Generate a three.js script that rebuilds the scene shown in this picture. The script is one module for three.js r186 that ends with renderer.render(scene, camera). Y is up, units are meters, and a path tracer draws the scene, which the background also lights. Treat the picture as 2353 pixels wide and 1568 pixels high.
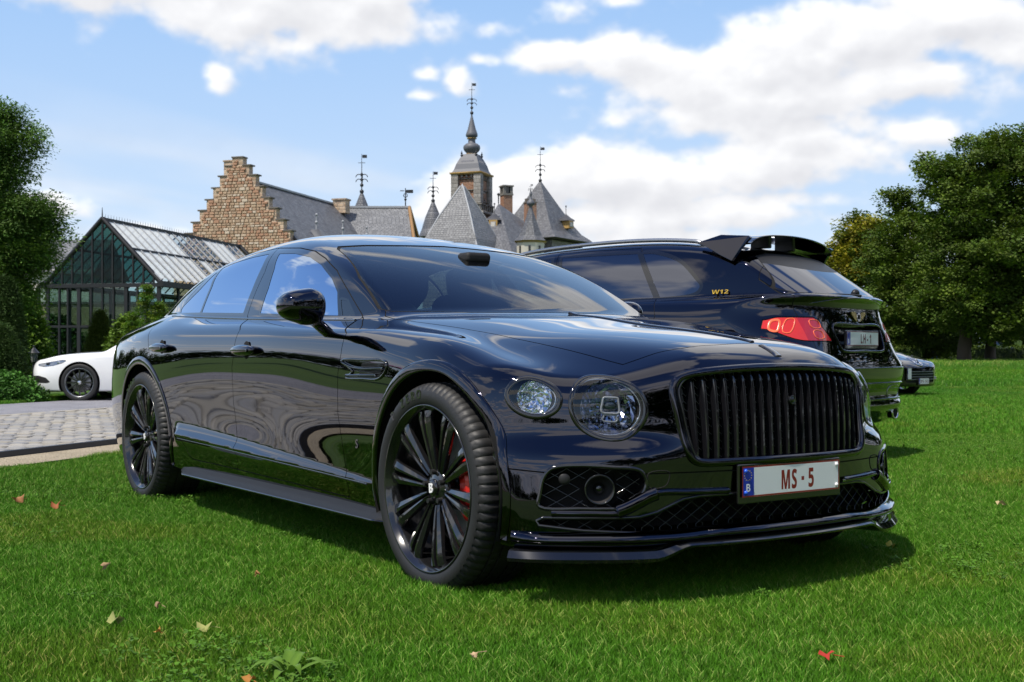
import * as THREE from 'three';
import { mergeGeometries, mergeVertices, toCreasedNormals } from 'three/addons/utils/BufferGeometryUtils.js';
import { RoundedBoxGeometry } from 'three/addons/geometries/RoundedBoxGeometry.js';
import { FontLoader } from 'three/addons/loaders/FontLoader.js';
import { TextGeometry } from 'three/addons/geometries/TextGeometry.js';

// ---------- camera, sky, sun, exposure ----------
const scene = new THREE.Scene();
const camera = new THREE.PerspectiveCamera(31.63, 1.5, 0.1, 3000);
camera.position.set(0, 0.837, 0);
camera.lookAt(0, 0.837, -10);
camera.focus = 4.8; camera.userData.fStop = 10;
camera.setViewOffset(2353, 1568, 0, -25.5, 2353, 1568);
// a summer sky: blue deepening upwards, cumulus banks; azimuth 0 is the way the camera looks, right positive
const hashS = (x, y) => { let h = Math.imul(x | 0, 374761393) + Math.imul(y | 0, 668265263); h = Math.imul(h ^ (h >>> 13), 1274126177); return ((h ^ (h >>> 16)) >>> 0) / 4294967296; };
const noiseS = (x, y) => { const i = Math.floor(x), j = Math.floor(y), u = x - i, v = y - j, a = u * u * u * (u * (u * 6 - 15) + 10), b = v * v * v * (v * (v * 6 - 15) + 10), p = hashS(i, j), q = hashS(i + 1, j), r = hashS(i, j + 1), s = hashS(i + 1, j + 1); return p + (q - p) * a + (r - p) * b + (p - q - r + s) * a * b; };
const cloudNoise = (x, y, o) => { let s = 0, a = 0.5; for (let k = 0; k < o; k++) { s += a * noiseS(x, y); a *= 0.52; const t = x * 1.63 - y * 1.21 + 7.7; y = x * 1.21 + y * 1.63 + 3.1; x = t; } return s; };
const sst = (a, b, x) => { const t = Math.min(Math.max((x - a) / (b - a), 0), 1); return t * t * (3 - 2 * t); };
// banks: azimuth, height, half width, half height (degrees), strength
const BANKS = [
  [-17, 16.4, 6, 1.9, 1.1], [-10.5, 16.2, 6, 2.6, 1.2], [-6.6, 16.6, 3, 2.6, 1.0], [-20, 15.8, 2.4, 1.3, 0.9], [-7.6, 14.7, 2.6, 0.9, 0.65], [-6.2, 14.4, 1.4, 0.5, 0.55], [-15, 14.9, 3.5, 0.7, 0.6],
  [-13.9, 12.4, 0.85, 0.8, 0.52], [-4.4, 16.6, 0.6, 0.5, 0.6],
  [-0.7, 15.0, 1.3, 0.6, 0.5], [2.3, 15.6, 1.6, 0.8, 0.5], [4.9, 16.2, 1.1, 0.4, 0.45], [-2.5, 12.7, 0.75, 0.95, 0.85], [-4.2, 12.0, 1.1, 0.4, 0.7], [-3.9, 12.9, 0.7, 0.4, 0.6], [-1.7, 13.6, 1.1, 0.4, 0.6],
  [1.8, 13.9, 1.9, 0.8, 0.9], [5.6, 13.7, 2.6, 1.3, 1.1], [7.6, 12.7, 3.2, 1.8, 1.1], [3.2, 12.2, 1.8, 0.5, 0.6], [12, 13.2, 4.2, 1.6, 1.2], [16.4, 14.2, 4.0, 1.7, 1.2], [20, 14.3, 3.2, 1.4, 1.15], [23.5, 13.4, 2.6, 1.4, 1.0], [26, 12.5, 2.5, 1.2, 1.0], [11.5, 11.4, 6, 1.7, 1.1], [17, 12.0, 6, 1.1, 0.9], [9, 10.9, 3, 1.2, 0.9], [13.5, 10.2, 5, 1.2, 0.95], [18, 10.0, 2.6, 1.0, 0.85],
  [-2.0, 7.4, 2.2, 1.3, 0.95], [0.8, 7.9, 2.6, 1.6, 1.2], [4.2, 8.3, 2.8, 1.7, 1.25], [7.2, 7.9, 2.8, 1.4, 1.1], [11.5, 8.6, 4.6, 1.5, 1.1], [15.8, 9.2, 2.8, 1.3, 1.0], [3, 6.4, 6, 1.2, 1.0], [9, 6.5, 5, 1.0, 1.0], [13, 7.0, 3.4, 0.6, 0.8], [6.5, 5.4, 4.5, 0.7, 0.85],
  [-21.5, 6.2, 2.2, 0.8, 0.85], [-18, 5.4, 3, 0.5, 0.6], [19, 4.8, 4, 0.9, 0.7],
];
{
  const W = 4096, H = 2048, data = new Float32Array(W * H * 4), rad = Math.PI / 180;
  const density = (a, e, far) => {
    let d = 0;
    if (a > -34 && a < 38 && e < 26) {
      for (const b of BANKS) { const x = (a - b[0]) / b[2], y = (e - b[1]) / b[3]; if (x > -2.2 && x < 2.2 && y > -2.4 && y < 2.4) { const q = x * x + y * y * (y < 0 ? 1.5 : 1); d = Math.max(d, b[4] * Math.exp(-q * 0.9)) + 0.12 * b[4] * Math.exp(-q * 0.9); } }
      d = d - 0.27 + (cloudNoise(a * 0.46 + 40, e * 0.74 + 9, 7) - 0.5) * (0.75 + 0.6 * sst(0.05, 0.35, d));
    }
    if (far > 0) {
      const t = 1 / Math.max(Math.sin(e * rad), 0.03), k = Math.cos(e * rad) * t, x = Math.sin(a * rad) * k, y = Math.cos(a * rad) * k, s = 1.5;
      const n = cloudNoise(x * s + 50, y * s + 80, 6) - 0.462 + 0.10 * (cloudNoise(x * 0.21 + 9, y * 0.21 + 4, 2) - 0.4) + 0.055 * sst(70, 45, Math.abs(a - 8)) * sst(24, 32, e) * sst(75, 60, e) - 0.16 * sst(-18, -35, a) * sst(-100, -80, a) * sst(60, 35, e);
      d = d * (1 - far) + n * 4.6 * far;
    }
    return d;
  };
  for (let j = 0; j < H; j++) {
    const e = (j + 0.5) / H * 180 - 90, up = Math.max(e, 0);
    const t = Math.pow(Math.sin(Math.min(up, 90) * rad), 0.62), lo = [0.72, 0.85, 0.97], mid = [0.31, 0.53, 0.89], hi = [0.075, 0.155, 0.43];
    const m1 = sst(0.04, 0.56, t), m2 = sst(0.40, 0.95, t), base = [0, 1, 2].map((c) => { const q = lo[c] + (mid[c] - lo[c]) * m1; return q + (hi[c] - q) * m2; });
    for (let i = 0; i < W; i++) {
      let a = ((i + 0.5) / W - 0.25) * 360; if (a > 180) a -= 360;
      let c = base;
      if (e > -1) {
        const far = Math.max(sst(25, 36, Math.abs(a - 1)), sst(18.5, 26, e)), ee = Math.max(e, 0.5), d = density(a, ee, far);
        // thin veil low on the left
        const veil = 0.62 * sst(0.36, 0.72, cloudNoise(a * 0.07 + 3, (e + a * 0.16) * 0.42 + 5, 4)) * sst(13, 5, e) * sst(6, -14, a);
        const al = Math.max(sst(-0.06, 0.55, d), veil);
        if (al > 0.002) {
          const s = 0.55, l = (d - density(a - s * 1.0, ee + s * 1.3, far)) * 0.9;      // lit from the upper left
          const sh = Math.min(Math.max(0.86 + l * 0.42 - 0.13 * sst(0.35, 1.3, d), 0.55), 1.06), w = veil > sst(-0.06, 0.55, d) ? 0.95 : 1;
          const cl = [0.60 + 0.40 * sh * sh, 0.61 + 0.395 * sh * sh, 0.66 + 0.36 * sh * sh].map((q) => q * w);
          c = [0, 1, 2].map((k) => base[k] + (cl[k] - base[k]) * al);
        }
      }
      const q = (j * W + i) * 4; data[q] = c[0] * 0.86; data[q + 1] = c[1] * 0.86; data[q + 2] = c[2] * 0.86; data[q + 3] = 1;
    }
  }
  const sky = new THREE.DataTexture(data, W, H, THREE.RGBAFormat, THREE.FloatType);
  sky.mapping = THREE.EquirectangularReflectionMapping; sky.magFilter = THREE.LinearFilter; sky.needsUpdate = true;
  scene.background = sky; scene.environment = sky;
}
const sun = new THREE.DirectionalLight(new THREE.Color().setRGB(1.0, 0.93, 0.82), 4.1);
sun.position.set(-34.5, 87.5, 34.0); sun.castShadow = true; sun.shadow.mapSize.set(4096, 4096); sun.shadow.radius = 1;
Object.assign(sun.shadow.camera, { left: -70, right: 70, top: 70, bottom: -70, near: 1, far: 320 });
scene.add(sun); scene.add(sun.target);
const renderer = new THREE.WebGLRenderer();
renderer.toneMapping = THREE.LinearToneMapping; renderer.toneMappingExposure = 1.24; renderer.shadowMap.enabled = true;
// ---------- smooth surfaces from tables ----------
function natural(xs, ys) {                       // natural cubic spline through (xs, ys)
  const n = xs.length, m = new Float64Array(n), u = new Float64Array(n);
  for (let i = 1; i < n - 1; i++) {
    const s = (xs[i] - xs[i - 1]) / (xs[i + 1] - xs[i - 1]), p = s * m[i - 1] + 2;
    m[i] = (s - 1) / p;
    u[i] = (6 * ((ys[i + 1] - ys[i]) / (xs[i + 1] - xs[i]) - (ys[i] - ys[i - 1]) / (xs[i] - xs[i - 1])) / (xs[i + 1] - xs[i - 1]) - s * u[i - 1]) / p;
  }
  for (let i = n - 2; i >= 0; i--) m[i] = m[i] * m[i + 1] + u[i];
  return (x) => {
    let i = 0;
    if (x <= xs[0]) { const h = xs[1] - xs[0], d = (ys[1] - ys[0]) / h - h * m[1] / 6; return ys[0] + d * (x - xs[0]); }
    if (x >= xs[n - 1]) { const h = xs[n - 1] - xs[n - 2], d = (ys[n - 1] - ys[n - 2]) / h + h * m[n - 2] / 6; return ys[n - 1] + d * (x - xs[n - 1]); }
    while (x > xs[i + 1]) i++;
    const h = xs[i + 1] - xs[i], a = (xs[i + 1] - x) / h, b = 1 - a;
    return a * ys[i] + b * ys[i + 1] + ((a * a * a - a) * m[i] + (b * b * b - b) * m[i + 1]) * h * h / 6;
  };
}
// table over (x, y): rows[i][j] is the value at xs[i], ys[j]; sampled finely, smoothed, read back with cubic weights
function sheet(xs, ys, rows, sx = 0.04, sy = 0.02, step = 0.02) {
  const x0 = xs[0] - 0.2, x1 = xs[xs.length - 1] + 0.2, y0 = ys[0] - 0.1, y1 = ys[ys.length - 1] + 0.1;
  const nx = Math.ceil((x1 - x0) / step) + 4, ny = Math.ceil((y1 - y0) / step) + 4;
  const mid = rows.map((r) => natural(ys, r));
  let a = new Float64Array(nx * ny);
  for (let j = 0; j < ny; j++) {
    const y = y0 + (j - 1) * step, f = natural(xs, mid.map((g) => g(y)));
    for (let i = 0; i < nx; i++) a[i * ny + j] = f(x0 + (i - 1) * step);
  }
  const blur = (s, di, dj) => {
    if (s <= 0) return;
    const r = Math.ceil(s / step * 2.5), w = []; let t = 0;
    for (let k = -r; k <= r; k++) { w.push(Math.exp(-0.5 * (k * step / s) ** 2)); t += w[k + r]; }
    const b = new Float64Array(nx * ny);
    for (let i = 0; i < nx; i++) for (let j = 0; j < ny; j++) {
      let v = 0;
      for (let k = -r; k <= r; k++) {            // odd reflection at the ends keeps slopes
        let ii = i + k * di, jj = j + k * dj, ci = Math.min(Math.max(ii, 0), nx - 1), cj = Math.min(Math.max(jj, 0), ny - 1);
        let q = a[ci * ny + cj];
        if (ci !== ii || cj !== jj) q = 2 * q - a[Math.min(Math.max(2 * ci - ii, 0), nx - 1) * ny + Math.min(Math.max(2 * cj - jj, 0), ny - 1)];
        v += w[k + r] * q;
      }
      b[i * ny + j] = v / t;
    }
    a = b;
  };
  blur(sx, 1, 0); blur(sy, 0, 1);
  const cr = (t) => [((-0.5 * t + 1) * t - 0.5) * t, (1.5 * t - 2.5) * t * t + 1, ((-1.5 * t + 2) * t + 0.5) * t, (0.5 * t - 0.5) * t * t];
  return (x, y) => {
    let u = (x - x0) / step + 1, v = (y - y0) / step + 1;
    u = Math.min(Math.max(u, 1), nx - 2.001); v = Math.min(Math.max(v, 1), ny - 2.001);
    const i = Math.floor(u), j = Math.floor(v), s = u - i, t = v - j;
    const a0 = ((-0.5 * s + 1) * s - 0.5) * s, a1 = (1.5 * s - 2.5) * s * s + 1, a2 = ((-1.5 * s + 2) * s + 0.5) * s, a3 = (0.5 * s - 0.5) * s * s;
    const b0 = ((-0.5 * t + 1) * t - 0.5) * t, b1 = (1.5 * t - 2.5) * t * t + 1, b2 = ((-1.5 * t + 2) * t + 0.5) * t, b3 = (0.5 * t - 0.5) * t * t;
    let p = (i - 1) * ny + j - 1, r = 0;
    r += a0 * (b0 * a[p] + b1 * a[p + 1] + b2 * a[p + 2] + b3 * a[p + 3]); p += ny;
    r += a1 * (b0 * a[p] + b1 * a[p + 1] + b2 * a[p + 2] + b3 * a[p + 3]); p += ny;
    r += a2 * (b0 * a[p] + b1 * a[p + 1] + b2 * a[p + 2] + b3 * a[p + 3]); p += ny;
    return r + a3 * (b0 * a[p] + b1 * a[p + 1] + b2 * a[p + 2] + b3 * a[p + 3]);
  };
}
const smax = (a, b, k) => { const h = Math.max(k - Math.abs(a - b), 0) / k; return Math.max(a, b) + h * h * k * 0.25; };
const smin = (a, b, k) => -smax(-a, -b, k);
const clamp = (x, a = 0, b = 1) => Math.min(Math.max(x, a), b);
const mix = (a, b, t) => a + (b - a) * t;
const smooth = (a, b, x) => { const t = clamp((x - a) / (b - a)); return t * t * (3 - 2 * t); };
// ---------- a skin f(x, y, z) = 0 as triangles: surface nets, each vertex then moved onto the skin ----------
function skin(f, lo, hi, h, opt = {}) {
  const n = [0, 1, 2].map((i) => Math.ceil((hi[i] - lo[i]) / h) + 1), B = 4;
  const val = new Float32Array(n[0] * n[1] * n[2]).fill(1);
  const at = (i, j, k) => (i * n[1] + j) * n[2] + k;
  const reach = opt.reach ?? B * h * 1.9;
  for (let i = 0; i < n[0]; i += B) for (let j = 0; j < n[1]; j += B) for (let k = 0; k < n[2]; k += B) {
    const c = f(lo[0] + (i + B / 2) * h, lo[1] + (j + B / 2) * h, lo[2] + (k + B / 2) * h), far = Math.abs(c) > reach;
    for (let a = i; a < Math.min(i + B, n[0]); a++) for (let b = j; b < Math.min(j + B, n[1]); b++) for (let d = k; d < Math.min(k + B, n[2]); d++)
      val[at(a, b, d)] = far ? c : f(lo[0] + a * h, lo[1] + b * h, lo[2] + d * h);
  }
  const id = new Int32Array(n[0] * n[1] * n[2]).fill(-1), pos = [], idx = [];
  const cell = (i, j, k) => {
    const q = at(i, j, k);
    if (id[q] >= 0) return id[q];
    let s = 0, x = 0, y = 0, z = 0;
    const v = (a, b, c) => val[at(i + a, j + b, k + c)];
    for (const [a, b, c, d, e, g] of EDGES) {
      const p = v(a, b, c), r = v(d, e, g);
      if (p < 0 === r < 0) continue;
      const t = p / (p - r); s++;
      x += a + (d - a) * t; y += b + (e - b) * t; z += c + (g - c) * t;
    }
    if (!s) { s = 1; x = y = z = 0.5; }
    pos.push(lo[0] + (i + x / s) * h, lo[1] + (j + y / s) * h, lo[2] + (k + z / s) * h);
    return (id[q] = pos.length / 3 - 1);
  };
  for (let i = 1; i < n[0] - 1; i++) for (let j = 1; j < n[1] - 1; j++) for (let k = 1; k < n[2] - 1; k++) {
    const a = val[at(i, j, k)] < 0;
    const quad = (q, w, e, r) => { if (a) idx.push(q, w, e, q, e, r); else idx.push(q, e, w, q, r, e); };
    if (a !== val[at(i + 1, j, k)] < 0) quad(cell(i, j - 1, k - 1), cell(i, j, k - 1), cell(i, j, k), cell(i, j - 1, k));
    if (a !== val[at(i, j + 1, k)] < 0) quad(cell(i - 1, j, k - 1), cell(i - 1, j, k), cell(i, j, k), cell(i, j, k - 1));
    if (a !== val[at(i, j, k + 1)] < 0) quad(cell(i - 1, j - 1, k), cell(i, j - 1, k), cell(i, j, k), cell(i - 1, j, k));
  }
  const m = { p: Float64Array.from(pos), n: new Float64Array(pos.length), i: idx, f };
  for (let v = 0; v < m.p.length; v += 3) settle(m, v, 4);
  return m;
}
const EDGES = [[0,0,0,1,0,0],[0,1,0,1,1,0],[0,0,1,1,0,1],[0,1,1,1,1,1],[0,0,0,0,1,0],[1,0,0,1,1,0],[0,0,1,0,1,1],[1,0,1,1,1,1],[0,0,0,0,0,1],[1,0,0,1,0,1],[0,1,0,0,1,1],[1,1,0,1,1,1]];
function grad(f, x, y, z, e = 0.0012) {
  const a = (f(x + e, y, z) - f(x - e, y, z)) / (2 * e), b = (f(x, y + e, z) - f(x, y - e, z)) / (2 * e), c = (f(x, y, z + e) - f(x, y, z - e)) / (2 * e);
  return [a, b, c, Math.hypot(a, b, c) || 1];
}
function settle(m, v, steps) {
  const f = m.f;
  let x = m.p[v], y = m.p[v + 1], z = m.p[v + 2], g;
  for (let s = 0; s < steps; s++) {
    g = grad(f, x, y, z);
    const d = clamp(f(x, y, z) / g[3], -0.01, 0.01) / g[3];
    x -= g[0] * d; y -= g[1] * d; z -= g[2] * d;
  }
  g = grad(f, x, y, z);
  m.p[v] = x; m.p[v + 1] = y; m.p[v + 2] = z;
  m.n[v] = g[0] / g[3]; m.n[v + 1] = g[1] / g[3]; m.n[v + 2] = g[2] / g[3];
}
// splits a triangle soup along s(x, y, z) = 0 -> [s < 0, s >= 0]
function cut(m, s) {
  const p = Array.from(m.p), n = Array.from(m.n), val = [], inn = [], out = [], made = new Map();
  for (let v = 0; v < p.length; v += 3) val.push(s(p[v], p[v + 1], p[v + 2], n[v], n[v + 1], n[v + 2]));
  const between = (a, b) => {
    const key = a < b ? a * 4194304 + b : b * 4194304 + a;
    if (made.has(key)) return made.get(key);
    const t = val[a] / (val[a] - val[b]), q = p.length / 3;
    let l = 0;
    for (let c = 0; c < 3; c++) p.push(mix(p[a * 3 + c], p[b * 3 + c], t));
    const w = [0, 1, 2].map((c) => mix(n[a * 3 + c], n[b * 3 + c], t)); l = Math.hypot(...w) || 1;
    n.push(w[0] / l, w[1] / l, w[2] / l); val.push(0);
    made.set(key, q); return q;
  };
  for (let i = 0; i < m.i.length; i += 3) {
    const t = [m.i[i], m.i[i + 1], m.i[i + 2]], neg = t.filter((v) => val[v] < 0).length;
    if (neg === 3) inn.push(...t); else if (neg === 0) out.push(...t);
    else {
      const k = t.findIndex((v) => (val[v] < 0) === (neg === 1)), a = t[k], b = t[(k + 1) % 3], c = t[(k + 2) % 3], ab = between(a, b), ac = between(a, c);
      const one = neg === 1 ? inn : out, two = neg === 1 ? out : inn;
      one.push(a, ab, ac); two.push(ab, b, c, ab, c, ac);
    }
  }
  const P = Float64Array.from(p), N = Float64Array.from(n);
  return [pack({ p: P, n: N, i: inn, f: m.f }), pack({ p: P, n: N, i: out, f: m.f })];
}
function pack(m) {
  const to = new Map(), p = [], n = [], i = new Array(m.i.length);
  for (let k = 0; k < m.i.length; k++) {
    const v = m.i[k]; let q = to.get(v);
    if (q === undefined) { q = p.length / 3; to.set(v, q); p.push(m.p[v * 3], m.p[v * 3 + 1], m.p[v * 3 + 2]); n.push(m.n[v * 3], m.n[v * 3 + 1], m.n[v * 3 + 2]); }
    i[k] = q;
  }
  return { p: Float64Array.from(p), n: Float64Array.from(n), i, f: m.f };
}
const join = (...ms) => { const p = [], n = [], i = []; for (const m of ms) { const o = p.length / 3; for (const v of m.p) p.push(v); for (const v of m.n) n.push(v); for (const v of m.i) i.push(v + o); } return { p: Float64Array.from(p), n: Float64Array.from(n), i, f: ms[0].f }; };
const mirror = (m) => { const p = m.p.slice(), n = m.n.slice(), i = m.i.slice(); for (let v = 2; v < p.length; v += 3) { p[v] *= -1; n[v] *= -1; } for (let k = 0; k < i.length; k += 3) { const t = i[k]; i[k] = i[k + 1]; i[k + 1] = t; } return { p, n, i, f: m.f }; };
const push = (m, d) => { const p = m.p.slice(); for (let v = 0; v < p.length; v++) p[v] += m.n[v] * d; return { p, n: m.n, i: m.i, f: m.f }; };
function solid(m) {
  const g = new THREE.BufferGeometry();
  g.setAttribute('position', new THREE.BufferAttribute(Float32Array.from(m.p), 3));
  g.setAttribute('normal', new THREE.BufferAttribute(Float32Array.from(m.n), 3));
  g.setIndex(m.i);
  return g;
}
// signed distance to a closed outline in a plane (negative inside); corners may be rounded by r
function outline(pts, r = 0) {
  const n = pts.length;
  return (x, y) => {
    let d = 1e9, inside = false;
    for (let i = 0, j = n - 1; i < n; j = i++) {
      const [ax, ay] = pts[j], [bx, by] = pts[i], ex = bx - ax, ey = by - ay, t = clamp(((x - ax) * ex + (y - ay) * ey) / (ex * ex + ey * ey || 1));
      d = Math.min(d, Math.hypot(x - ax - ex * t, y - ay - ey * t));
      if (ay > y !== by > y && x < ax + (bx - ax) * (y - ay) / (by - ay)) inside = !inside;
    }
    return (inside ? -d : d) - r;
  };
}
// a smooth closed curve through points (Catmull-Rom), k steps a span
function curved(pts, k = 6, closed = true) {
  const c = new THREE.CatmullRomCurve3(pts.map((p) => new THREE.Vector3(p[0], p[1], p[2] ?? 0)), closed, 'centripetal');
  return c.getPoints(pts.length * k).slice(0, closed ? -1 : undefined).map((v) => [v.x, v.y, v.z]);
}
// distance to an open line, positive on its left
function line(pts) {
  return (x, y) => {
    let d = 1e9, sg = 1;
    for (let i = 1; i < pts.length; i++) {
      const [ax, ay] = pts[i - 1], [bx, by] = pts[i], ex = bx - ax, ey = by - ay;
      let t = ((x - ax) * ex + (y - ay) * ey) / (ex * ex + ey * ey);
      t = clamp(t, i === 1 ? -1e9 : 0, i === pts.length - 1 ? 1e9 : 1);
      const dd = Math.hypot(x - ax - ex * t, y - ay - ey * t);
      if (dd < d - 1e-9) { d = dd; sg = Math.sign(ex * (y - ay) - ey * (x - ax)) || 1; }
    }
    return d * sg;
  };
}
// ---------- kit: naming, parts, sweeps, random, noise ----------
const taken = {};
const numbered = (n) => { const k = (taken[n] = (taken[n] ?? -1) + 1); return k ? `${n}_${String(k).padStart(3, '0')}` : n; };
function tag(o, label, category, group, kind) { if (label) o.userData.label = label; if (category) o.userData.category = category; if (group) o.userData.group = group; if (kind) o.userData.kind = kind; return o; }
function thing(name, label, category, pos = [0, 0, 0], turn = 0, group) {
  const o = new THREE.Group(); o.name = numbered(name); o.position.set(...pos); o.rotation.y = turn; scene.add(o);
  return tag(o, label, category, group);
}
function part(name, geo, mat, parent, label) {
  const o = new THREE.Mesh(geo, mat); o.name = parent === scene ? numbered(name) : name; o.castShadow = o.receiveShadow = true;
  if (label) o.userData.label = label;
  parent.add(o); return o;
}
function sub(name, parent, pos = [0, 0, 0]) { const g = new THREE.Group(); g.name = name; g.position.set(...pos); parent.add(g); return g; }
const setting = (name, geo, mat) => tag(part(name, geo, mat, scene), null, null, null, 'structure');
function copyOf(o, label, pos, turn) { const c = o.clone(); c.name = numbered(o.name.replace(/_\d{3}$/, '')); c.userData = { ...o.userData }; if (label) c.userData.label = label; if (pos) c.position.set(...pos); if (turn !== undefined) c.rotation.y = turn; scene.add(c); return c; }
function rng(seed) { let s = seed >>> 0; return () => { s = (s + 0x6D2B79F5) >>> 0; let t = Math.imul(s ^ (s >>> 15), 1 | s); t = (t + Math.imul(t ^ (t >>> 7), 61 | t)) ^ t; return ((t ^ (t >>> 14)) >>> 0) / 4294967296; }; }
const hash2 = (x, y) => { let h = Math.imul(x | 0, 374761393) + Math.imul(y | 0, 668265263); h = Math.imul(h ^ (h >>> 13), 1274126177); return ((h ^ (h >>> 16)) >>> 0) / 4294967296; };
function noise2(x, y) { const i = Math.floor(x), j = Math.floor(y), u = x - i, v = y - j, a = u * u * u * (u * (u * 6 - 15) + 10), b = v * v * v * (v * (v * 6 - 15) + 10); return mix(mix(hash2(i, j), hash2(i + 1, j), a), mix(hash2(i, j + 1), hash2(i + 1, j + 1), a), b); }
const fbm = (x, y, o = 4) => { let s = 0, a = 0.5, t = 0; for (let k = 0; k < o; k++) { s += a * noise2(x + k * 17.3, y - k * 9.1); t += a; a *= 0.5; x *= 2.03; y *= 2.03; } return s / t; };
const wrapNoise = (x, y, p) => { const i = Math.floor(x), j = Math.floor(y), u = x - i, v = y - j, a = u * u * (3 - 2 * u), b = v * v * (3 - 2 * v), m = (q) => ((q % p) + p) % p; return mix(mix(hash2(m(i), m(j)), hash2(m(i + 1), m(j)), a), mix(hash2(m(i), m(j + 1)), hash2(m(i + 1), m(j + 1)), a), b); };
const wrapFbm = (u, v, p, o = 4) => { let s = 0, a = 0.5, t = 0; for (let k = 0; k < o; k++) { s += a * wrapNoise(u * p + k * 5, v * p + k * 3, p); t += a; a *= 0.5; p *= 2; } return s / t; };
const rgb = (r, g, b) => new THREE.Color().setRGB(r, g, b);
const std = (c, roughness = 0.8, more = {}) => new THREE.MeshStandardMaterial({ color: rgb(...c), roughness, ...more });
const phys = (c, roughness = 0.5, more = {}) => new THREE.MeshPhysicalMaterial({ color: rgb(...c), roughness, ...more });
function texture(w, h, fn, srgb = false) {            // fn(u, v) -> [r, g, b] linear 0..1, or a height
  const d = new Uint8Array(w * h * 4), enc = (x) => srgb ? (x <= 0.0031308 ? 12.92 * x : 1.055 * Math.pow(x, 1 / 2.4) - 0.055) : x;
  for (let j = 0; j < h; j++) for (let i = 0; i < w; i++) {
    let c = fn((i + 0.5) / w, (j + 0.5) / h, i, j); if (typeof c === 'number') c = [c, c, c];
    const q = (j * w + i) * 4; for (let k = 0; k < 3; k++) d[q + k] = Math.round(255 * clamp(enc(c[k]))); d[q + 3] = 255;
  }
  const t = new THREE.DataTexture(d, w, h, THREE.RGBAFormat); t.wrapS = t.wrapT = THREE.RepeatWrapping; t.magFilter = THREE.LinearFilter; t.minFilter = THREE.LinearMipmapLinearFilter;
  if (srgb) t.colorSpace = THREE.SRGBColorSpace; t.needsUpdate = true; return t;
}
// cross-section rings along a path -> one mesh; ring(i) gives an array of [x, y, z]
function rings(list, closedRing = true, closedPath = false, caps = true) {
  const m = list[0].length, p = [], idx = [];
  for (const r of list) for (const q of r) p.push(...q);
  const n = list.length, last = closedPath ? n : n - 1;
  for (let i = 0; i < last; i++) for (let j = 0; j < (closedRing ? m : m - 1); j++) {
    const a = i * m + j, b = i * m + (j + 1) % m, c = ((i + 1) % n) * m + j, d = ((i + 1) % n) * m + (j + 1) % m;
    idx.push(a, c, b, b, c, d);
  }
  if (caps && closedRing && !closedPath) for (const e of [0, n - 1]) for (let j = 1; j < m - 1; j++) e ? idx.push(e * m, e * m + j, e * m + j + 1) : idx.push(0, j + 1, j);
  const g = new THREE.BufferGeometry(); g.setAttribute('position', new THREE.Float32BufferAttribute(p, 3)); g.setIndex(idx); g.computeVertexNormals(); return g;
}
const crisp = (g, deg = 35) => toCreasedNormals(g.index ? g.toNonIndexed() : g, deg * Math.PI / 180);
function mergeAll(gs) { const l = gs.map((g) => { const q = g.index ? g.toNonIndexed() : g.clone(); for (const k of Object.keys(q.attributes)) if (k !== 'position' && k !== 'normal') q.deleteAttribute(k); if (!q.attributes.normal) q.computeVertexNormals(); return q; }); return mergeGeometries(l); }
function mergeUv(gs) { const l = gs.map((g) => { const q = g.index ? g.toNonIndexed() : g.clone(); for (const k of Object.keys(q.attributes)) if (!['position', 'normal', 'uv', 'color'].includes(k)) q.deleteAttribute(k); return q; }); return mergeGeometries(l); }
// half-round bead lying on a skin along pts; w wide, h proud
function bead(f, pts, w, h, closed = false, seg = 8, lift = 0) {
  const n = pts.length, out = [];
  for (let i = 0; i < n; i++) {
    const a = pts[closed ? (i + n - 1) % n : Math.max(i - 1, 0)], b = pts[closed ? (i + 1) % n : Math.min(i + 1, n - 1)];
    const t = new THREE.Vector3(b[0] - a[0], b[1] - a[1], b[2] - a[2]).normalize(), g = grad(f, ...pts[i], 0.004), N = new THREE.Vector3(g[0], g[1], g[2]).normalize();
    const B = new THREE.Vector3().crossVectors(t, N).normalize(); N.crossVectors(B, t).normalize();
    const r = [];
    for (let k = 0; k <= seg; k++) { const th = Math.PI * k / seg, c = -Math.cos(th) * w / 2, s = Math.sin(th) * h + lift; r.push([0, 1, 2].map((q) => pts[i][q] + B.getComponent(q) * c + N.getComponent(q) * s)); }
    r.push([0, 1, 2].map((q) => pts[i][q] - N.getComponent(q) * 0.012));
    out.push(r);
  }
  return rings(out, true, closed);
}
function box(w, h, d, x = 0, y = 0, z = 0, r = 0) { const g = r ? new RoundedBoxGeometry(w, h, d, 2, r) : new THREE.BoxGeometry(w, h, d); return g.translate(x, y, z); }
function rod(a, b, r0, r1 = r0, n = 8) { const v = new THREE.Vector3(b[0] - a[0], b[1] - a[1], b[2] - a[2]), g = new THREE.CylinderGeometry(r1, r0, v.length(), n, 1); g.translate(0, v.length() / 2, 0); g.applyQuaternion(new THREE.Quaternion().setFromUnitVectors(new THREE.Vector3(0, 1, 0), v.normalize())); return g.translate(...a); }
const plan = (pts, depth, bevel = 0, holes = []) => { const s = new THREE.Shape(pts.map((p) => new THREE.Vector2(p[0], p[1]))); for (const h of holes) s.holes.push(new THREE.Path(h.map((p) => new THREE.Vector2(p[0], p[1])))); return new THREE.ExtrudeGeometry(s, { depth, bevelEnabled: bevel > 0, bevelSize: bevel, bevelThickness: bevel, bevelOffset: -bevel, bevelSegments: 2, steps: 1, curveSegments: 8 }); };
const F_ = 2768.3, at = (px, py, d) => [(px - 1176) / F_ * d, 0.837 + (809.5 - py) / F_ * d, -d];   // a point of the place, d metres ahead
const font = await new FontLoader().loadAsync('fonts/droid/droid_sans_bold.typeface.json');
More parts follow.
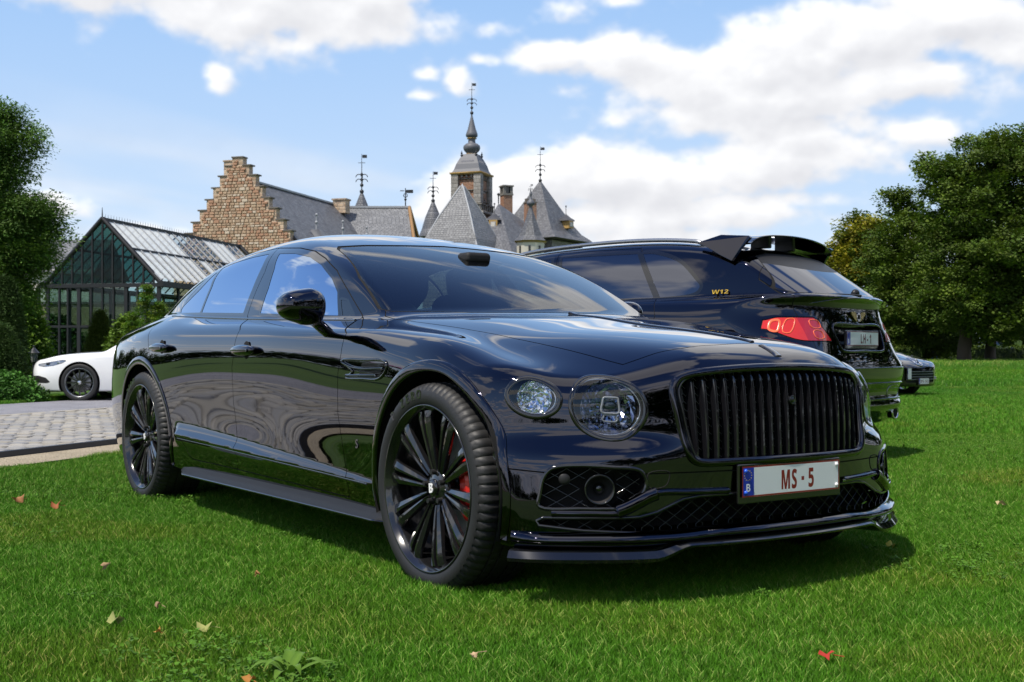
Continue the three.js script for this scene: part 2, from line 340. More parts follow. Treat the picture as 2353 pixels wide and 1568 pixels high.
const words = (s, size, depth = 0.004) => { const g = new TextGeometry(s, { font, size, depth, curveSegments: 3, bevelEnabled: false }); g.computeBoundingBox(); const b = g.boundingBox; g.translate(-(b.min.x + b.max.x) / 2, -(b.min.y + b.max.y) / 2, 0); return g; };
// ---------- materials and pieces that the cars share ----------
const M = {
  blackPaint: phys([0.030, 0.029, 0.044], 0.03, { metalness: 1, clearcoat: 1, clearcoatRoughness: 0.008 }),
  gloss: phys([0.006, 0.006, 0.007], 0.08, { clearcoat: 1, clearcoatRoughness: 0.02 }),
  vane: phys([0.008, 0.008, 0.010], 0.10, { clearcoat: 1, clearcoatRoughness: 0.03 }),
  carbon: phys([0.005, 0.005, 0.006], 0.12, { clearcoat: 1, clearcoatRoughness: 0.02 }),
  bowl: std([0.03, 0.03, 0.032], 0.42),
  gap: std([0.003, 0.003, 0.003], 0.9),
  dark: std([0.008, 0.008, 0.009], 0.7),
  trim: std([0.014, 0.014, 0.015], 0.45),
  rubber: std([0.017, 0.017, 0.018], 0.55),
  skirt: std([0.0055, 0.0055, 0.006], 0.5),
  rim: phys([0.010, 0.010, 0.011], 0.16, { clearcoat: 1, clearcoatRoughness: 0.03 }),
  chrome: std([0.75, 0.75, 0.77], 0.06, { metalness: 1 }),
  satin: std([0.42, 0.43, 0.45], 0.28, { metalness: 1 }),
  steel: std([0.32, 0.32, 0.33], 0.35, { metalness: 1 }),
  red: phys([0.55, 0.012, 0.008], 0.3, { clearcoat: 0.8 }),
  tint: phys([0.42, 0.54, 0.73], 0.015, { metalness: 1 }),
  smoke: phys([0.16, 0.165, 0.19], 0.015, { metalness: 1 }),
  screen: phys([0.34, 0.42, 0.40], 0.0, { transmission: 1, thickness: 0, ior: 1.9 }),
  wire: std([0.09, 0.09, 0.095], 0.35),
  lens: phys([0.97, 0.98, 1.0], 0.0, { transmission: 1, thickness: 0, ior: 1.6 }),
  white: phys([0.80, 0.81, 0.82], 0.35, { clearcoat: 1, clearcoatRoughness: 0.02 }),
  hide: std([0.02, 0.019, 0.018], 0.55),
  plateWhite: std([0.74, 0.75, 0.74], 0.4),
};
// finds the skin along one axis
const seek = (f, axis, p, from, to) => { let a = from, b = to, q = [...p]; const v = (t) => { q[axis] = t; return f(...q); }; const n = 60; let prev = from; for (let k = 1; k <= n; k++) { const t = mix(from, to, k / n); if (v(t) < 0) { a = prev; b = t; for (let j = 0; j < 34; j++) { const m = (a + b) / 2; if (v(m) < 0) b = m; else a = m; } q[axis] = a; return q; } prev = t; } return null; };
const frontX = (f, y, z, from = 1.2) => seek(f, 0, [0, y, z], from, from - 1.6);
const rearX = (f, y, z, from = -0.6) => seek(f, 0, [0, y, z], from, from + 1.8);
const sideZ = (f, x, y, side = 1) => seek(f, 2, [x, y, 0], 1.25 * side, 0.2 * side);
const topY = (f, x, z, from = 1.9) => seek(f, 1, [x, 0, z], from, 0.1);
const thin = (gap) => ({ gap, strips: [] });
// takes the piece s < 0 out of a skin with a seam all round; returns [piece, rest]
function panel(m, s, seams, g = 0.0022) {
  const [a, b] = cut(m, (...q) => s(...q) + g), [c, d] = cut(b, (...q) => s(...q) - g);
  const [, u] = cut(a, (...q) => s(...q) + g + 0.007), [v] = cut(d, (...q) => s(...q) - g - 0.007);   // a lap behind both edges keeps light out
  seams.push(c, u, v); return [a, d];
}
function plate(parent, name, w, h, text, color, opt = {}) {      // number plate facing +z at its own origin
  const g = sub(name, parent);
  part('plate_holder', box(w + 0.025, h + 0.03, 0.012, 0, -0.008, -0.008, 0.005), M.gloss, g);
  const W = 1024, H = Math.round(W * h / w), cv = document.createElement('canvas'); cv.width = W; cv.height = H; const c = cv.getContext('2d');
  c.fillStyle = '#fafbf9'; c.fillRect(0, 0, W, H);
  c.fillStyle = '#1732b4'; c.fillRect(0, 0, W * 0.115, H);
  c.strokeStyle = color; c.lineWidth = 11; c.strokeRect(6, 6, W - 12, H - 12);
  c.fillStyle = '#f4d22c'; for (let k = 0; k < 12; k++) { const t = k / 12 * Math.PI * 2; c.beginPath(); c.arc(W * 0.057 + Math.cos(t) * W * 0.035, H * 0.3 + Math.sin(t) * W * 0.035, 4.2, 0, 7); c.fill(); }
  c.fillStyle = '#ffffff'; c.font = `bold ${Math.round(H * 0.36)}px sans-serif`; c.textAlign = 'center'; c.textBaseline = 'middle'; c.fillText('B', W * 0.058, H * 0.70);
  c.fillStyle = color; c.font = `bold ${Math.round(H * (opt.size ?? 0.82))}px sans-serif`;
  const each = [...text], pitch = W * (opt.pitch ?? 0.118), x0 = W * (opt.centre ?? 0.575) - pitch * (each.length - 1) / 2;
  each.forEach((ch, k) => { c.save(); c.translate(x0 + pitch * k, H * 0.53); if (ch === '-' && opt.dot) { c.fillRect(-14, -14, 28, 28); } else { c.scale(opt.narrow ?? 0.72, 1); c.fillText(ch, 0, 0); c.strokeStyle = color; c.lineWidth = 5; c.lineJoin = 'round'; c.strokeText(ch, 0, 0); } c.restore(); });
  const t = new THREE.CanvasTexture(cv); t.colorSpace = THREE.SRGBColorSpace;
  const face = new THREE.PlaneGeometry(w, h); face.translate(0, 0, 0.0035);
  part('plate_face', face, phys([1, 1, 1], 0.35, { map: t, clearcoat: 0.4 }), g);
  if (opt.screws) for (const [x, y, blue] of [[-1, 1, 1], [-1, -1, 1], [1, 1, 0], [1, -1, 0]]) part('plate_screw', new THREE.SphereGeometry(0.0075, 10, 6, 0, Math.PI * 2, 0, Math.PI / 2).rotateX(Math.PI / 2).translate(x * (w / 2 - 0.016), y * (h / 2 - 0.016), 0.004), blue ? phys([0.03, 0.12, 0.7], 0.2) : phys([0.85, 0.85, 0.85], 0.2), g);
  return g;
}
// a tyre with tread, axis z, outer face at +z
function tyreGeo(R, rimR, w, blocks = 72, n = 288) {
  const prof = [];   // [radius, z, groove class]
  const s = R - rimR;
  for (const [r, z] of [[0, 0.40], [0.06, 0.455], [0.2, 0.485], [0.40, 0.5], [0.56, 0.497], [0.66, 0.486]]) prof.push([rimR + s * r, z * w, 0]);
  for (const [r, z, c] of [[0.71, 0.474, 1], [0.83, 0.448, 1], [0.92, 0.41, 1], [0.975, 0.36, 1], [0.993, 0.30, 1], [0.998, 0.262, 1], [0.93, 0.26, 3], [0.93, 0.235, 3], [1, 0.233, 2], [1, 0.12, 2], [0.93, 0.118, 3], [0.93, 0.085, 3], [1, 0.083, 0], [1, -0.083, 0]]) prof.push([rimR + s * r, z * w, c]);
  const half = prof.length; for (let i = half - 3; i >= 0; i--) prof.push([prof[i][0], -prof[i][1], prof[i][2]]);
  const list = [];
  for (let k = 0; k < n; k++) {
    const t = k / n * Math.PI * 2, ph = (k % (n / blocks)) / (n / blocks);
    list.push(prof.map(([r, z, c]) => { const d = c === 1 && ph < 0.22 ? 0.006 : c === 2 && Math.abs(((k + 2) % (n / blocks)) / (n / blocks)) < 0.2 ? 0.004 : 0; return [Math.cos(t) * (r - d), Math.sin(t) * (r - d), z]; }));
  }
  const g = rings(list, false, true, false); return crisp(g, 40);
}
const lathe = (pts, n = 64) => new THREE.LatheGeometry(pts.map((p) => new THREE.Vector2(p[0], p[1])), n).rotateX(Math.PI / 2);   // (radius, z) about z
// ---------- the black saloon's skin (x forward from the front axle, y up, z to its right) ----------
const SAL = (() => {
  const X = [-4.35, -4.15, -3.9, -3.6, -3.2, -2.7, -2.2, -1.7, -1.2, -0.7, -0.4, 0, 0.3, 0.55, 0.8];
  const Y = [0.15, 0.28, 0.4, 0.52, 0.65, 0.78, 0.87, 0.94, 1.0, 1.06];
  const W = sheet(X, Y, [
    [0.70, 0.76, 0.78, 0.79, 0.785, 0.77, 0.75, 0.72, 0.68, 0.62],
    [0.80, 0.85, 0.87, 0.88, 0.88, 0.87, 0.85, 0.82, 0.77, 0.70],
    [0.86, 0.90, 0.918, 0.93, 0.935, 0.93, 0.915, 0.89, 0.84, 0.77],
    [0.91, 0.94, 0.955, 0.965, 0.972, 0.972, 0.962, 0.935, 0.88, 0.80],
    [0.93, 0.955, 0.968, 0.978, 0.986, 0.988, 0.98, 0.958, 0.90, 0.82],
    [0.92, 0.945, 0.953, 0.960, 0.971, 0.978, 0.972, 0.95, 0.90, 0.83],
    [0.905, 0.935, 0.938, 0.939, 0.947, 0.957, 0.954, 0.930, 0.88, 0.825],
    [0.90, 0.933, 0.936, 0.933, 0.941, 0.950, 0.947, 0.922, 0.875, 0.82],
    [0.90, 0.933, 0.934, 0.936, 0.942, 0.949, 0.945, 0.917, 0.87, 0.82],
    [0.905, 0.933, 0.937, 0.945, 0.951, 0.953, 0.942, 0.91, 0.86, 0.80],
    [0.92, 0.943, 0.950, 0.957, 0.962, 0.963, 0.949, 0.912, 0.86, 0.80],
    [0.93, 0.955, 0.968, 0.976, 0.98, 0.976, 0.955, 0.92, 0.87, 0.81],
    [0.935, 0.96, 0.972, 0.978, 0.976, 0.958, 0.93, 0.90, 0.85, 0.79],
    [0.93, 0.96, 0.972, 0.975, 0.965, 0.94, 0.91, 0.87, 0.82, 0.76],
    [0.92, 0.95, 0.965, 0.965, 0.95, 0.92, 0.89, 0.85, 0.80, 0.74]], 0.20, 0.02);
  const TZ = [0, 0.2, 0.4, 0.5, 0.6, 0.7, 0.76, 0.84, 0.9, 0.96, 1.02];
  const TX = [-4.45, -4.2, -3.9, -3.6, -3.2, -2.7, -1.9, -0.9, -0.6, -0.3, 0, 0.24, 0.45, 0.6, 0.74, 0.86];
  const T = sheet(TX, TZ, [
    [0.97, 0.968, 0.96, 0.95, 0.935, 0.91, 0.885, 0.84, 0.79, 0.73, 0.66],
    [1.01, 1.008, 1.0, 0.995, 0.985, 0.965, 0.948, 0.91, 0.87, 0.81, 0.74],
    [1.06, 1.058, 1.052, 1.045, 1.038, 1.02, 0.995, 0.955, 0.918, 0.865, 0.80],
    [1.09, 1.09, 1.085, 1.08, 1.07, 1.05, 1.025, 0.99, 0.96, 0.915, 0.86],
    [1.10, 1.10, 1.10, 1.095, 1.09, 1.078, 1.062, 1.034, 1.005, 0.962, 0.91],
    [1.07, 1.07, 1.07, 1.07, 1.065, 1.058, 1.045, 1.015, 0.988, 0.955, 0.91],
    [1.04, 1.04, 1.04, 1.04, 1.035, 1.028, 1.02, 0.993, 0.966, 0.93, 0.89],
    [1.03, 1.03, 1.025, 1.02, 1.013, 0.998, 0.982, 0.957, 0.935, 0.905, 0.87],
    [1.005, 1.003, 0.998, 0.994, 0.988, 0.976, 0.960, 0.944, 0.928, 0.893, 0.84],
    [0.988, 0.985, 0.979, 0.974, 0.962, 0.94, 0.925, 0.920, 0.905, 0.865, 0.81],
    [0.950, 0.947, 0.936, 0.926, 0.912, 0.892, 0.882, 0.882, 0.866, 0.82, 0.76],
    [0.925, 0.921, 0.906, 0.890, 0.864, 0.835, 0.824, 0.820, 0.800, 0.750, 0.68],
    [0.902, 0.896, 0.870, 0.840, 0.803, 0.775, 0.765, 0.755, 0.725, 0.66, 0.57],
    [0.880, 0.873, 0.838, 0.793, 0.752, 0.715, 0.69, 0.66, 0.61, 0.54, 0.45],
    [0.836, 0.828, 0.786, 0.735, 0.69, 0.65, 0.62, 0.58, 0.53, 0.46, 0.37],
    [0.74, 0.735, 0.69, 0.64, 0.59, 0.55, 0.52, 0.48, 0.43, 0.36, 0.27]], 0.05, 0.022);
  const FY = [0.15, 0.25, 0.35, 0.43, 0.475, 0.515, 0.56, 0.62, 0.7, 0.8, 0.9];
  const FZ = [0, 0.2, 0.38, 0.45, 0.52, 0.6, 0.68, 0.75, 0.85, 0.92, 0.98, 1.04];
  const F = sheet(FY, FZ, [
    [0.8, 0.795, 0.77, 0.755, 0.735, 0.712, 0.671, 0.624, 0.551, 0.474, 0.36, 0.1],
    [0.8, 0.795, 0.77, 0.755, 0.735, 0.712, 0.671, 0.624, 0.551, 0.474, 0.36, 0.1],
    [0.8, 0.795, 0.77, 0.755, 0.737, 0.714, 0.671, 0.624, 0.551, 0.474, 0.36, 0.1],
    [0.805, 0.8, 0.773, 0.757, 0.737, 0.712, 0.666, 0.619, 0.541, 0.464, 0.35, 0.09],
    [0.81, 0.803, 0.775, 0.758, 0.738, 0.713, 0.665, 0.615, 0.533, 0.456, 0.342, 0.08],
    [0.81, 0.803, 0.775, 0.756, 0.732, 0.701, 0.648, 0.596, 0.512, 0.434, 0.32, 0.06],
    [0.808, 0.801, 0.772, 0.742, 0.7, 0.656, 0.603, 0.554, 0.471, 0.395, 0.275, 0.01],
    [0.806, 0.799, 0.768, 0.734, 0.69, 0.644, 0.59, 0.541, 0.458, 0.38, 0.26, -0.005],
    [0.8, 0.792, 0.758, 0.722, 0.677, 0.63, 0.575, 0.525, 0.442, 0.358, 0.238, -0.025],
    [0.782, 0.773, 0.736, 0.698, 0.652, 0.603, 0.545, 0.493, 0.407, 0.316, 0.191, -0.08],
    [0.745, 0.735, 0.694, 0.655, 0.605, 0.553, 0.493, 0.438, 0.349, 0.253, 0.128, -0.14]], 0.012, 0.03, 0.01);
  const CY = [0.95, 1.05, 1.15, 1.25, 1.35, 1.45, 1.55];
  const CX = [-4.3, -3.8, -3.3, -2.8, -2.2, -1.6, -1.0, -0.5, -0.1];
  const WC = sheet(CX, CY, [
    [0.62, 0.58, 0.53, 0.47, 0.41, 0.34, 0.26],
    [0.70, 0.66, 0.61, 0.555, 0.49, 0.42, 0.34],
    [0.80, 0.765, 0.72, 0.67, 0.61, 0.535, 0.445],
    [0.834, 0.804, 0.762, 0.716, 0.660, 0.586, 0.495],
    [0.835, 0.805, 0.765, 0.715, 0.655, 0.58, 0.49],
    [0.83, 0.80, 0.757, 0.705, 0.645, 0.57, 0.48],
    [0.772, 0.735, 0.688, 0.632, 0.566, 0.487, 0.385],
    [0.73, 0.682, 0.625, 0.563, 0.492, 0.402, 0.29],
    [0.74, 0.69, 0.63, 0.56, 0.48, 0.38, 0.26]], 0.12, 0.03);
  const yr = natural([-4.3, -4.0, -3.75, -3.5, -3.2, -2.9, -2.6, -2.3, -2.0, -1.7, -1.45, -1.2, -0.9], [0.96, 1.07, 1.165, 1.255, 1.345, 1.41, 1.45, 1.472, 1.475, 1.457, 1.425, 1.38, 1.30]);
  const lower = (x, y, z) => {
    z = Math.abs(z);
    const run = clamp((-x - 0.45) / 2.0), yc = 0.330 + 0.0345 * clamp(-x - 0.5, 0, 2.5), u = y - yc, am = mix(0.006, 0.034, run) * smooth(-0.40, -0.5, x) * smooth(-2.72, -2.6, x), reach = 0.018 + 0.047 * run;
    const blade = am * (u >= 0 ? Math.pow(clamp(1 - u / reach), 1.6) : Math.exp(-((u / 0.03) ** 2)));
    const s = (z - W(x, y) - blade) * 0.98;
    const kt = mix(0.016, 0.06, smooth(-0.75, -0.2, x)) + 0.035 * smooth(-2.9, -3.4, x);
    let f = smax(s, (y - T(x, z)) * 0.96, kt);
    const fr = (x - F(y, z)) * mix(0.9, 0.45, smooth(0.6, 1.0, z));
    f = smax(f, fr, mix(0.05, 0.03, smooth(0.3, 0, z)));
    const r = -4.40 + 0.10 * z * z + 0.12 * Math.pow(clamp(z / 0.8), 6) + 0.35 * Math.max(0, 0.42 - y) - 0.05 * smooth(0.75, 0.95, y) + 0.06 * smooth(0.62, 0.75, y) ;
    f = smax(f, (r - x) * 0.95, 0.07);
    return smax(f, 0.2 - y, 0.02);
  };
  const cabin = (x, y, z) => {
    z = Math.abs(z);
    let f = (z - WC(x, y)) * 0.88;
    f = smax(f, (y - yr(x) + 0.17 * z * z + 0.20 * z ** 4) * 0.95, 0.07);
    const q = (z / 0.72) ** 2, s = (x + 0.45 + 0.30 * q) / (-1.0 + 0.22 * q);     // 0 at the scuttle, 1 at the header
    f = smax(f, (y - (1.0 + 0.415 * s - 0.055 * s * s - 0.03 * q * s + 0.09 * s * (1 - s) * 0.6)) * 0.88, 0.03);
    return smax(smax(f, 0.85 - y, 0.02), -4.25 - x, 0.05);
  };
  const f = (x, y, z) => smin(lower(x, y, z), cabin(x, y, z), 0.012 + 0.03 * smooth(-3.25, -3.5, x) + 0.02 * smooth(-0.95, -0.7, x));
  return { W, T, F, WC, lower, cabin, f };
})();
// ---------- the black off-roader's skin (x forward from its tail, y up, z across) ----------
const SUV = (() => {
  const X = [-0.15, 0, 0.15, 0.35, 0.6, 1.0, 1.5, 2.2, 3.2, 4.1, 4.6, 5.1];
  const Y = [0.2, 0.4, 0.6, 0.8, 0.95, 1.05, 1.13, 1.19, 1.25, 1.32];
  const W = sheet(X, Y, [
    [0.84, 0.92, 0.945, 0.90, 0.83, 0.79, 0.76, 0.73, 0.69, 0.64],
    [0.88, 0.955, 0.97, 0.94, 0.89, 0.865, 0.84, 0.81, 0.77, 0.72],
    [0.89, 0.95, 0.967, 0.955, 0.935, 0.915, 0.89, 0.86, 0.82, 0.78],
    [0.91, 0.955, 0.97, 0.97, 0.965, 0.955, 0.935, 0.905, 0.865, 0.82],
    [0.93, 0.97, 0.985, 0.99, 0.99, 0.982, 0.96, 0.925, 0.88, 0.84],
    [0.93, 0.97, 0.988, 0.995, 0.997, 0.99, 0.965, 0.93, 0.89, 0.85],
    [0.92, 0.96, 0.975, 0.982, 0.985, 0.98, 0.96, 0.93, 0.895, 0.86],
    [0.91, 0.95, 0.962, 0.968, 0.97, 0.967, 0.95, 0.925, 0.89, 0.86],
    [0.91, 0.95, 0.962, 0.968, 0.97, 0.965, 0.945, 0.915, 0.88, 0.84],
    [0.92, 0.96, 0.975, 0.98, 0.97, 0.94, 0.91, 0.88, 0.84, 0.8],
    [0.90, 0.94, 0.95, 0.94, 0.92, 0.89, 0.86, 0.83, 0.79, 0.75],
    [0.78, 0.82, 0.83, 0.82, 0.80, 0.77, 0.74, 0.71, 0.67, 0.63]], 0.08, 0.02);
  const WC = sheet([-0.3, 0.2, 0.6, 1.0, 1.5, 2.2, 3.0, 3.8], [1.15, 1.25, 1.35, 1.45, 1.55, 1.65, 1.75], [
    [0.70, 0.66, 0.62, 0.575, 0.53, 0.48, 0.41], [0.765, 0.73, 0.69, 0.65, 0.61, 0.555, 0.485], [0.86, 0.825, 0.79, 0.75, 0.705, 0.65, 0.58], [0.89, 0.855, 0.82, 0.78, 0.735, 0.68, 0.61],
    [0.90, 0.868, 0.833, 0.793, 0.748, 0.693, 0.62], [0.90, 0.868, 0.833, 0.793, 0.748, 0.693, 0.62], [0.88, 0.845, 0.81, 0.77, 0.725, 0.66, 0.58], [0.84, 0.80, 0.76, 0.72, 0.67, 0.6, 0.52]], 0.12, 0.03);
  const yr = natural([0, 0.4, 0.7, 1.0, 1.4, 1.8, 2.2, 2.6, 3.0], [1.56, 1.60, 1.645, 1.695, 1.728, 1.733, 1.722, 1.695, 1.63]);
  const rx = natural([0.2, 0.34, 0.44, 0.47, 0.6, 0.72, 0.76, 0.9, 1.02, 1.12, 1.2, 1.245, 1.3], [0.02, -0.04, -0.10, -0.085, -0.10, -0.12, -0.115, -0.075, -0.042, -0.022, -0.03, -0.06, -0.08]);
  const rear = (y, z) => rx(y) + 0.06 * z * z + mix(0.04, 0.20, smooth(0.7, 0.95, y)) * Math.pow(Math.abs(z) / 0.9, 7) + 0.26 * z ** 4 * smooth(0.9, 1.2, y);
  const lower = (x, y, z) => {
    z = Math.abs(z);
    let f = (z - W(x, y)) * 0.97;
    const top = 1.255 - 0.02 * z * z - 0.35 * Math.max(0, z - 0.84) - 0.03 * smooth(3.2, 4.0, x) - 0.10 * smooth(3.9, 4.9, x) * (0.6 + z * z) + 0.0 * x;
    f = smax(f, y - top, 0.035);
    f = smax(f, (rear(y, z) - x) * 0.93, 0.05);
    f = smax(f, (x - 5.05 + 0.25 * z * z) * 0.95, 0.1);
    return smax(f, 0.28 - y, 0.04);
  };
  const cabin = (x, y, z) => {
    z = Math.abs(z);
    let f = (z - WC(x, y)) * 0.88;
    f = smax(f, (y - yr(x) + 0.10 * z * z) * 0.97, 0.09);
    const bx = mix(-0.06, 0.50, (y - 1.24) / 0.37) + 0.16 * z * z + 0.08 * Math.pow(z / 0.7, 6);
    f = smax(f, (bx - x) * 0.55, 0.03);
    f = smax(f, (y - 1.24 - (3.75 - 0.25 * z * z - x) * 0.47) * 0.9, 0.04);
    return smax(f, 1.235 - y, 0.01);
  };
  return { lower, cabin, rear, f: (x, y, z) => smin(lower(x, y, z), cabin(x, y, z), 0.02) };
})();
// ---------- the place: lawn, drive, gravel ----------
const DIR = [0.3, 0.954];                                       // the way the drive runs (to the right, ahead)
const across_ = (x, z) => x * 0.954 + z * 0.3;                  // signed distance across the drive; z is -ahead
const onDrive = (q, s) => [q * 0.954 + s * 0.3, q * 0.3 - s * 0.954];   // (across, along) -> (x, z)
const EDGE = -6.60, SAND = -6.02, COB = -10.85, GRAV = -13.4;
{
  const soil = texture(512, 512, (u, v) => { const n = wrapFbm(u, v, 4, 5), k = wrapFbm(u + 0.3, v + 0.1, 32, 3); return [0.028 + 0.02 * n + 0.02 * k, 0.068 + 0.03 * n + 0.03 * k, 0.005 + 0.005 * k]; }, true);
  const bumps = texture(512, 512, (u, v) => wrapFbm(u, v, 48, 3));
  soil.repeat.set(1, 1); const g = new THREE.PlaneGeometry(2400, 2400, 1, 1); g.rotateX(-Math.PI / 2); const uv = g.attributes.uv; for (let i = 0; i < 4; i++) uv.setXY(i, uv.getX(i) * 600, uv.getY(i) * 600);
  setting('lawn_ground', g, new THREE.MeshStandardMaterial({ map: soil, bumpMap: bumps, bumpScale: 0.03, roughness: 0.95 }));
  const strip = (q0, q1, s0, s1, y, name, mat, n = 60) => {
    const p = [], uv2 = [], idx = []; for (let k = 0; k <= n; k++) { const s = mix(s0, s1, k / n); for (const [q, w] of [[q0, 0], [q1, 1]]) { const j = 0.10 * (noise2(s * 0.9 + w * 50, q) - 0.5) * (name === 'sand_strip' && w ? 3 : 0), [x, z] = onDrive(q + j, s); p.push(x, y, z); uv2.push(q * 0.5, s * 0.5); } if (k) { const a = k * 2; idx.push(a - 2, a - 1, a, a - 1, a + 1, a); } }
    const g2 = new THREE.BufferGeometry(); g2.setAttribute('position', new THREE.Float32BufferAttribute(p, 3)); g2.setAttribute('uv', new THREE.Float32BufferAttribute(uv2, 2)); g2.setIndex(idx); g2.computeVertexNormals(); return setting(name, g2, mat);
  };
  const grit = (c0, c1, seed) => texture(512, 512, (u, v) => { const n = wrapFbm(u + seed, v, 8, 4), k = hash2(Math.floor(u * 170) + seed * 99, Math.floor(v * 170)); const t = 0.5 * n + 0.5 * k; return [0, 1, 2].map((i) => mix(c0[i], c1[i], t)); }, true);
  const gb = texture(512, 512, (u, v) => hash2(Math.floor(u * 170), Math.floor(v * 170)));
  strip(COB - 0.1, GRAV, -40, 75, 0.012, 'gravel_road', new THREE.MeshStandardMaterial({ map: grit([0.17, 0.17, 0.19], [0.36, 0.36, 0.40], 1), bumpMap: gb, bumpScale: 0.02, roughness: 0.95 }));
  strip(SAND, EDGE - 0.02, -40, 75, 0.018, 'sand_strip', new THREE.MeshStandardMaterial({ map: grit([0.22, 0.18, 0.12], [0.46, 0.39, 0.28], 2), bumpMap: gb, bumpScale: 0.012, roughness: 0.95 }), 300);
  strip(EDGE - 0.02, COB - 0.1, -40, 75, 0.004, 'drive_bed', new THREE.MeshStandardMaterial({ map: grit([0.16, 0.15, 0.13], [0.34, 0.31, 0.26], 3), bumpMap: gb, bumpScale: 0.01, roughness: 0.95 }));
  // metal edging and a kerb of flat stones in the sand
  const lineBox = (q, w, h, s0, s1, y0) => { const [x0, z0] = onDrive(q, s0), [x1, z1] = onDrive(q, s1); const g2 = new THREE.BoxGeometry(w, h, Math.hypot(x1 - x0, z1 - z0)); g2.rotateY(Math.atan2(x1 - x0, z1 - z0)); return g2.translate((x0 + x1) / 2, y0 + h / 2, (z0 + z1) / 2); };
  setting('edging_rail', lineBox(EDGE, 0.05, 0.075, -40, 75, -0.01), std([0.035, 0.038, 0.05], 0.5));
  // cobbles: the nearest three hundred in view are single stones, the rest one mass
  const drive = setting('cobbled_drive', lineBox(COB, 0.12, 0.05, -40, 75, -0.02), std([0.36, 0.33, 0.27], 0.9)), rnd = rng(11), stones = [];
  const mats = [[0.25, 0.245, 0.235], [0.29, 0.275, 0.25], [0.22, 0.22, 0.225], [0.33, 0.31, 0.275], [0.27, 0.25, 0.21]].map((c) => std(c, 0.75));
  const shapes = Array.from({ length: 5 }, (_, k) => { const g2 = new RoundedBoxGeometry(1, 1, 1, 1, 0.14); const p = g2.attributes.position, r = rng(40 + k); const w = [r(), r(), r(), r()]; for (let i = 0; i < p.count; i++) { const x = p.getX(i), z = p.getZ(i); p.setX(i, x * (0.92 + 0.1 * w[z > 0 ? 0 : 1])); p.setZ(i, z * (0.92 + 0.1 * w[x > 0 ? 2 : 3])); } g2.computeVertexNormals(); return g2; });
  for (let s = -16, row = 0; s < 26; s += 0.112, row++) for (let q = COB + 0.08 + (row % 2) * 0.085; q < EDGE - 0.05; q += 0.17) { const [x, z] = onDrive(q + (rnd() - 0.5) * 0.02, s + (rnd() - 0.5) * 0.02); const d = -z, vis = d > 5 && Math.abs(x / d) < 0.46 && x / d < -0.30 ? d : 1e3 + Math.hypot(x, z); stones.push({ x, z, vis, w: 0.145 + rnd() * 0.022, l: 0.092 + rnd() * 0.014, t: (rnd() - 0.5) * 0.12, m: Math.floor(rnd() * 5), g: Math.floor(rnd() * 5), y: -0.016 + rnd() * 0.016 }); }
  stones.sort((a, b) => a.vis - b.vis);
  const turn = Math.atan2(0.3, 0.954) * -1, rest = [[], [], [], [], []];
  stones.forEach((c, i) => {
    if (i < 300) { const o = part('cobblestone', shapes[c.g], mats[c.m], drive); o.scale.set(c.w, 0.07, c.l); o.position.set(c.x, c.y, c.z); o.rotation.y = turn + c.t; }
    else rest[c.m].push(c);
  });
  rest.forEach((l, k) => { const im = new THREE.InstancedMesh(shapes[k], mats[k], l.length), o = new THREE.Object3D(); l.forEach((c, i) => { o.position.set(c.x, c.y, c.z); o.rotation.set(0, turn + c.t, 0); o.scale.set(c.w, 0.07, c.l); o.updateMatrix(); im.setMatrixAt(i, o.matrix); }); im.name = 'cobblestones'; im.userData.kind = 'stuff'; im.castShadow = im.receiveShadow = true; drive.add(im); });
}
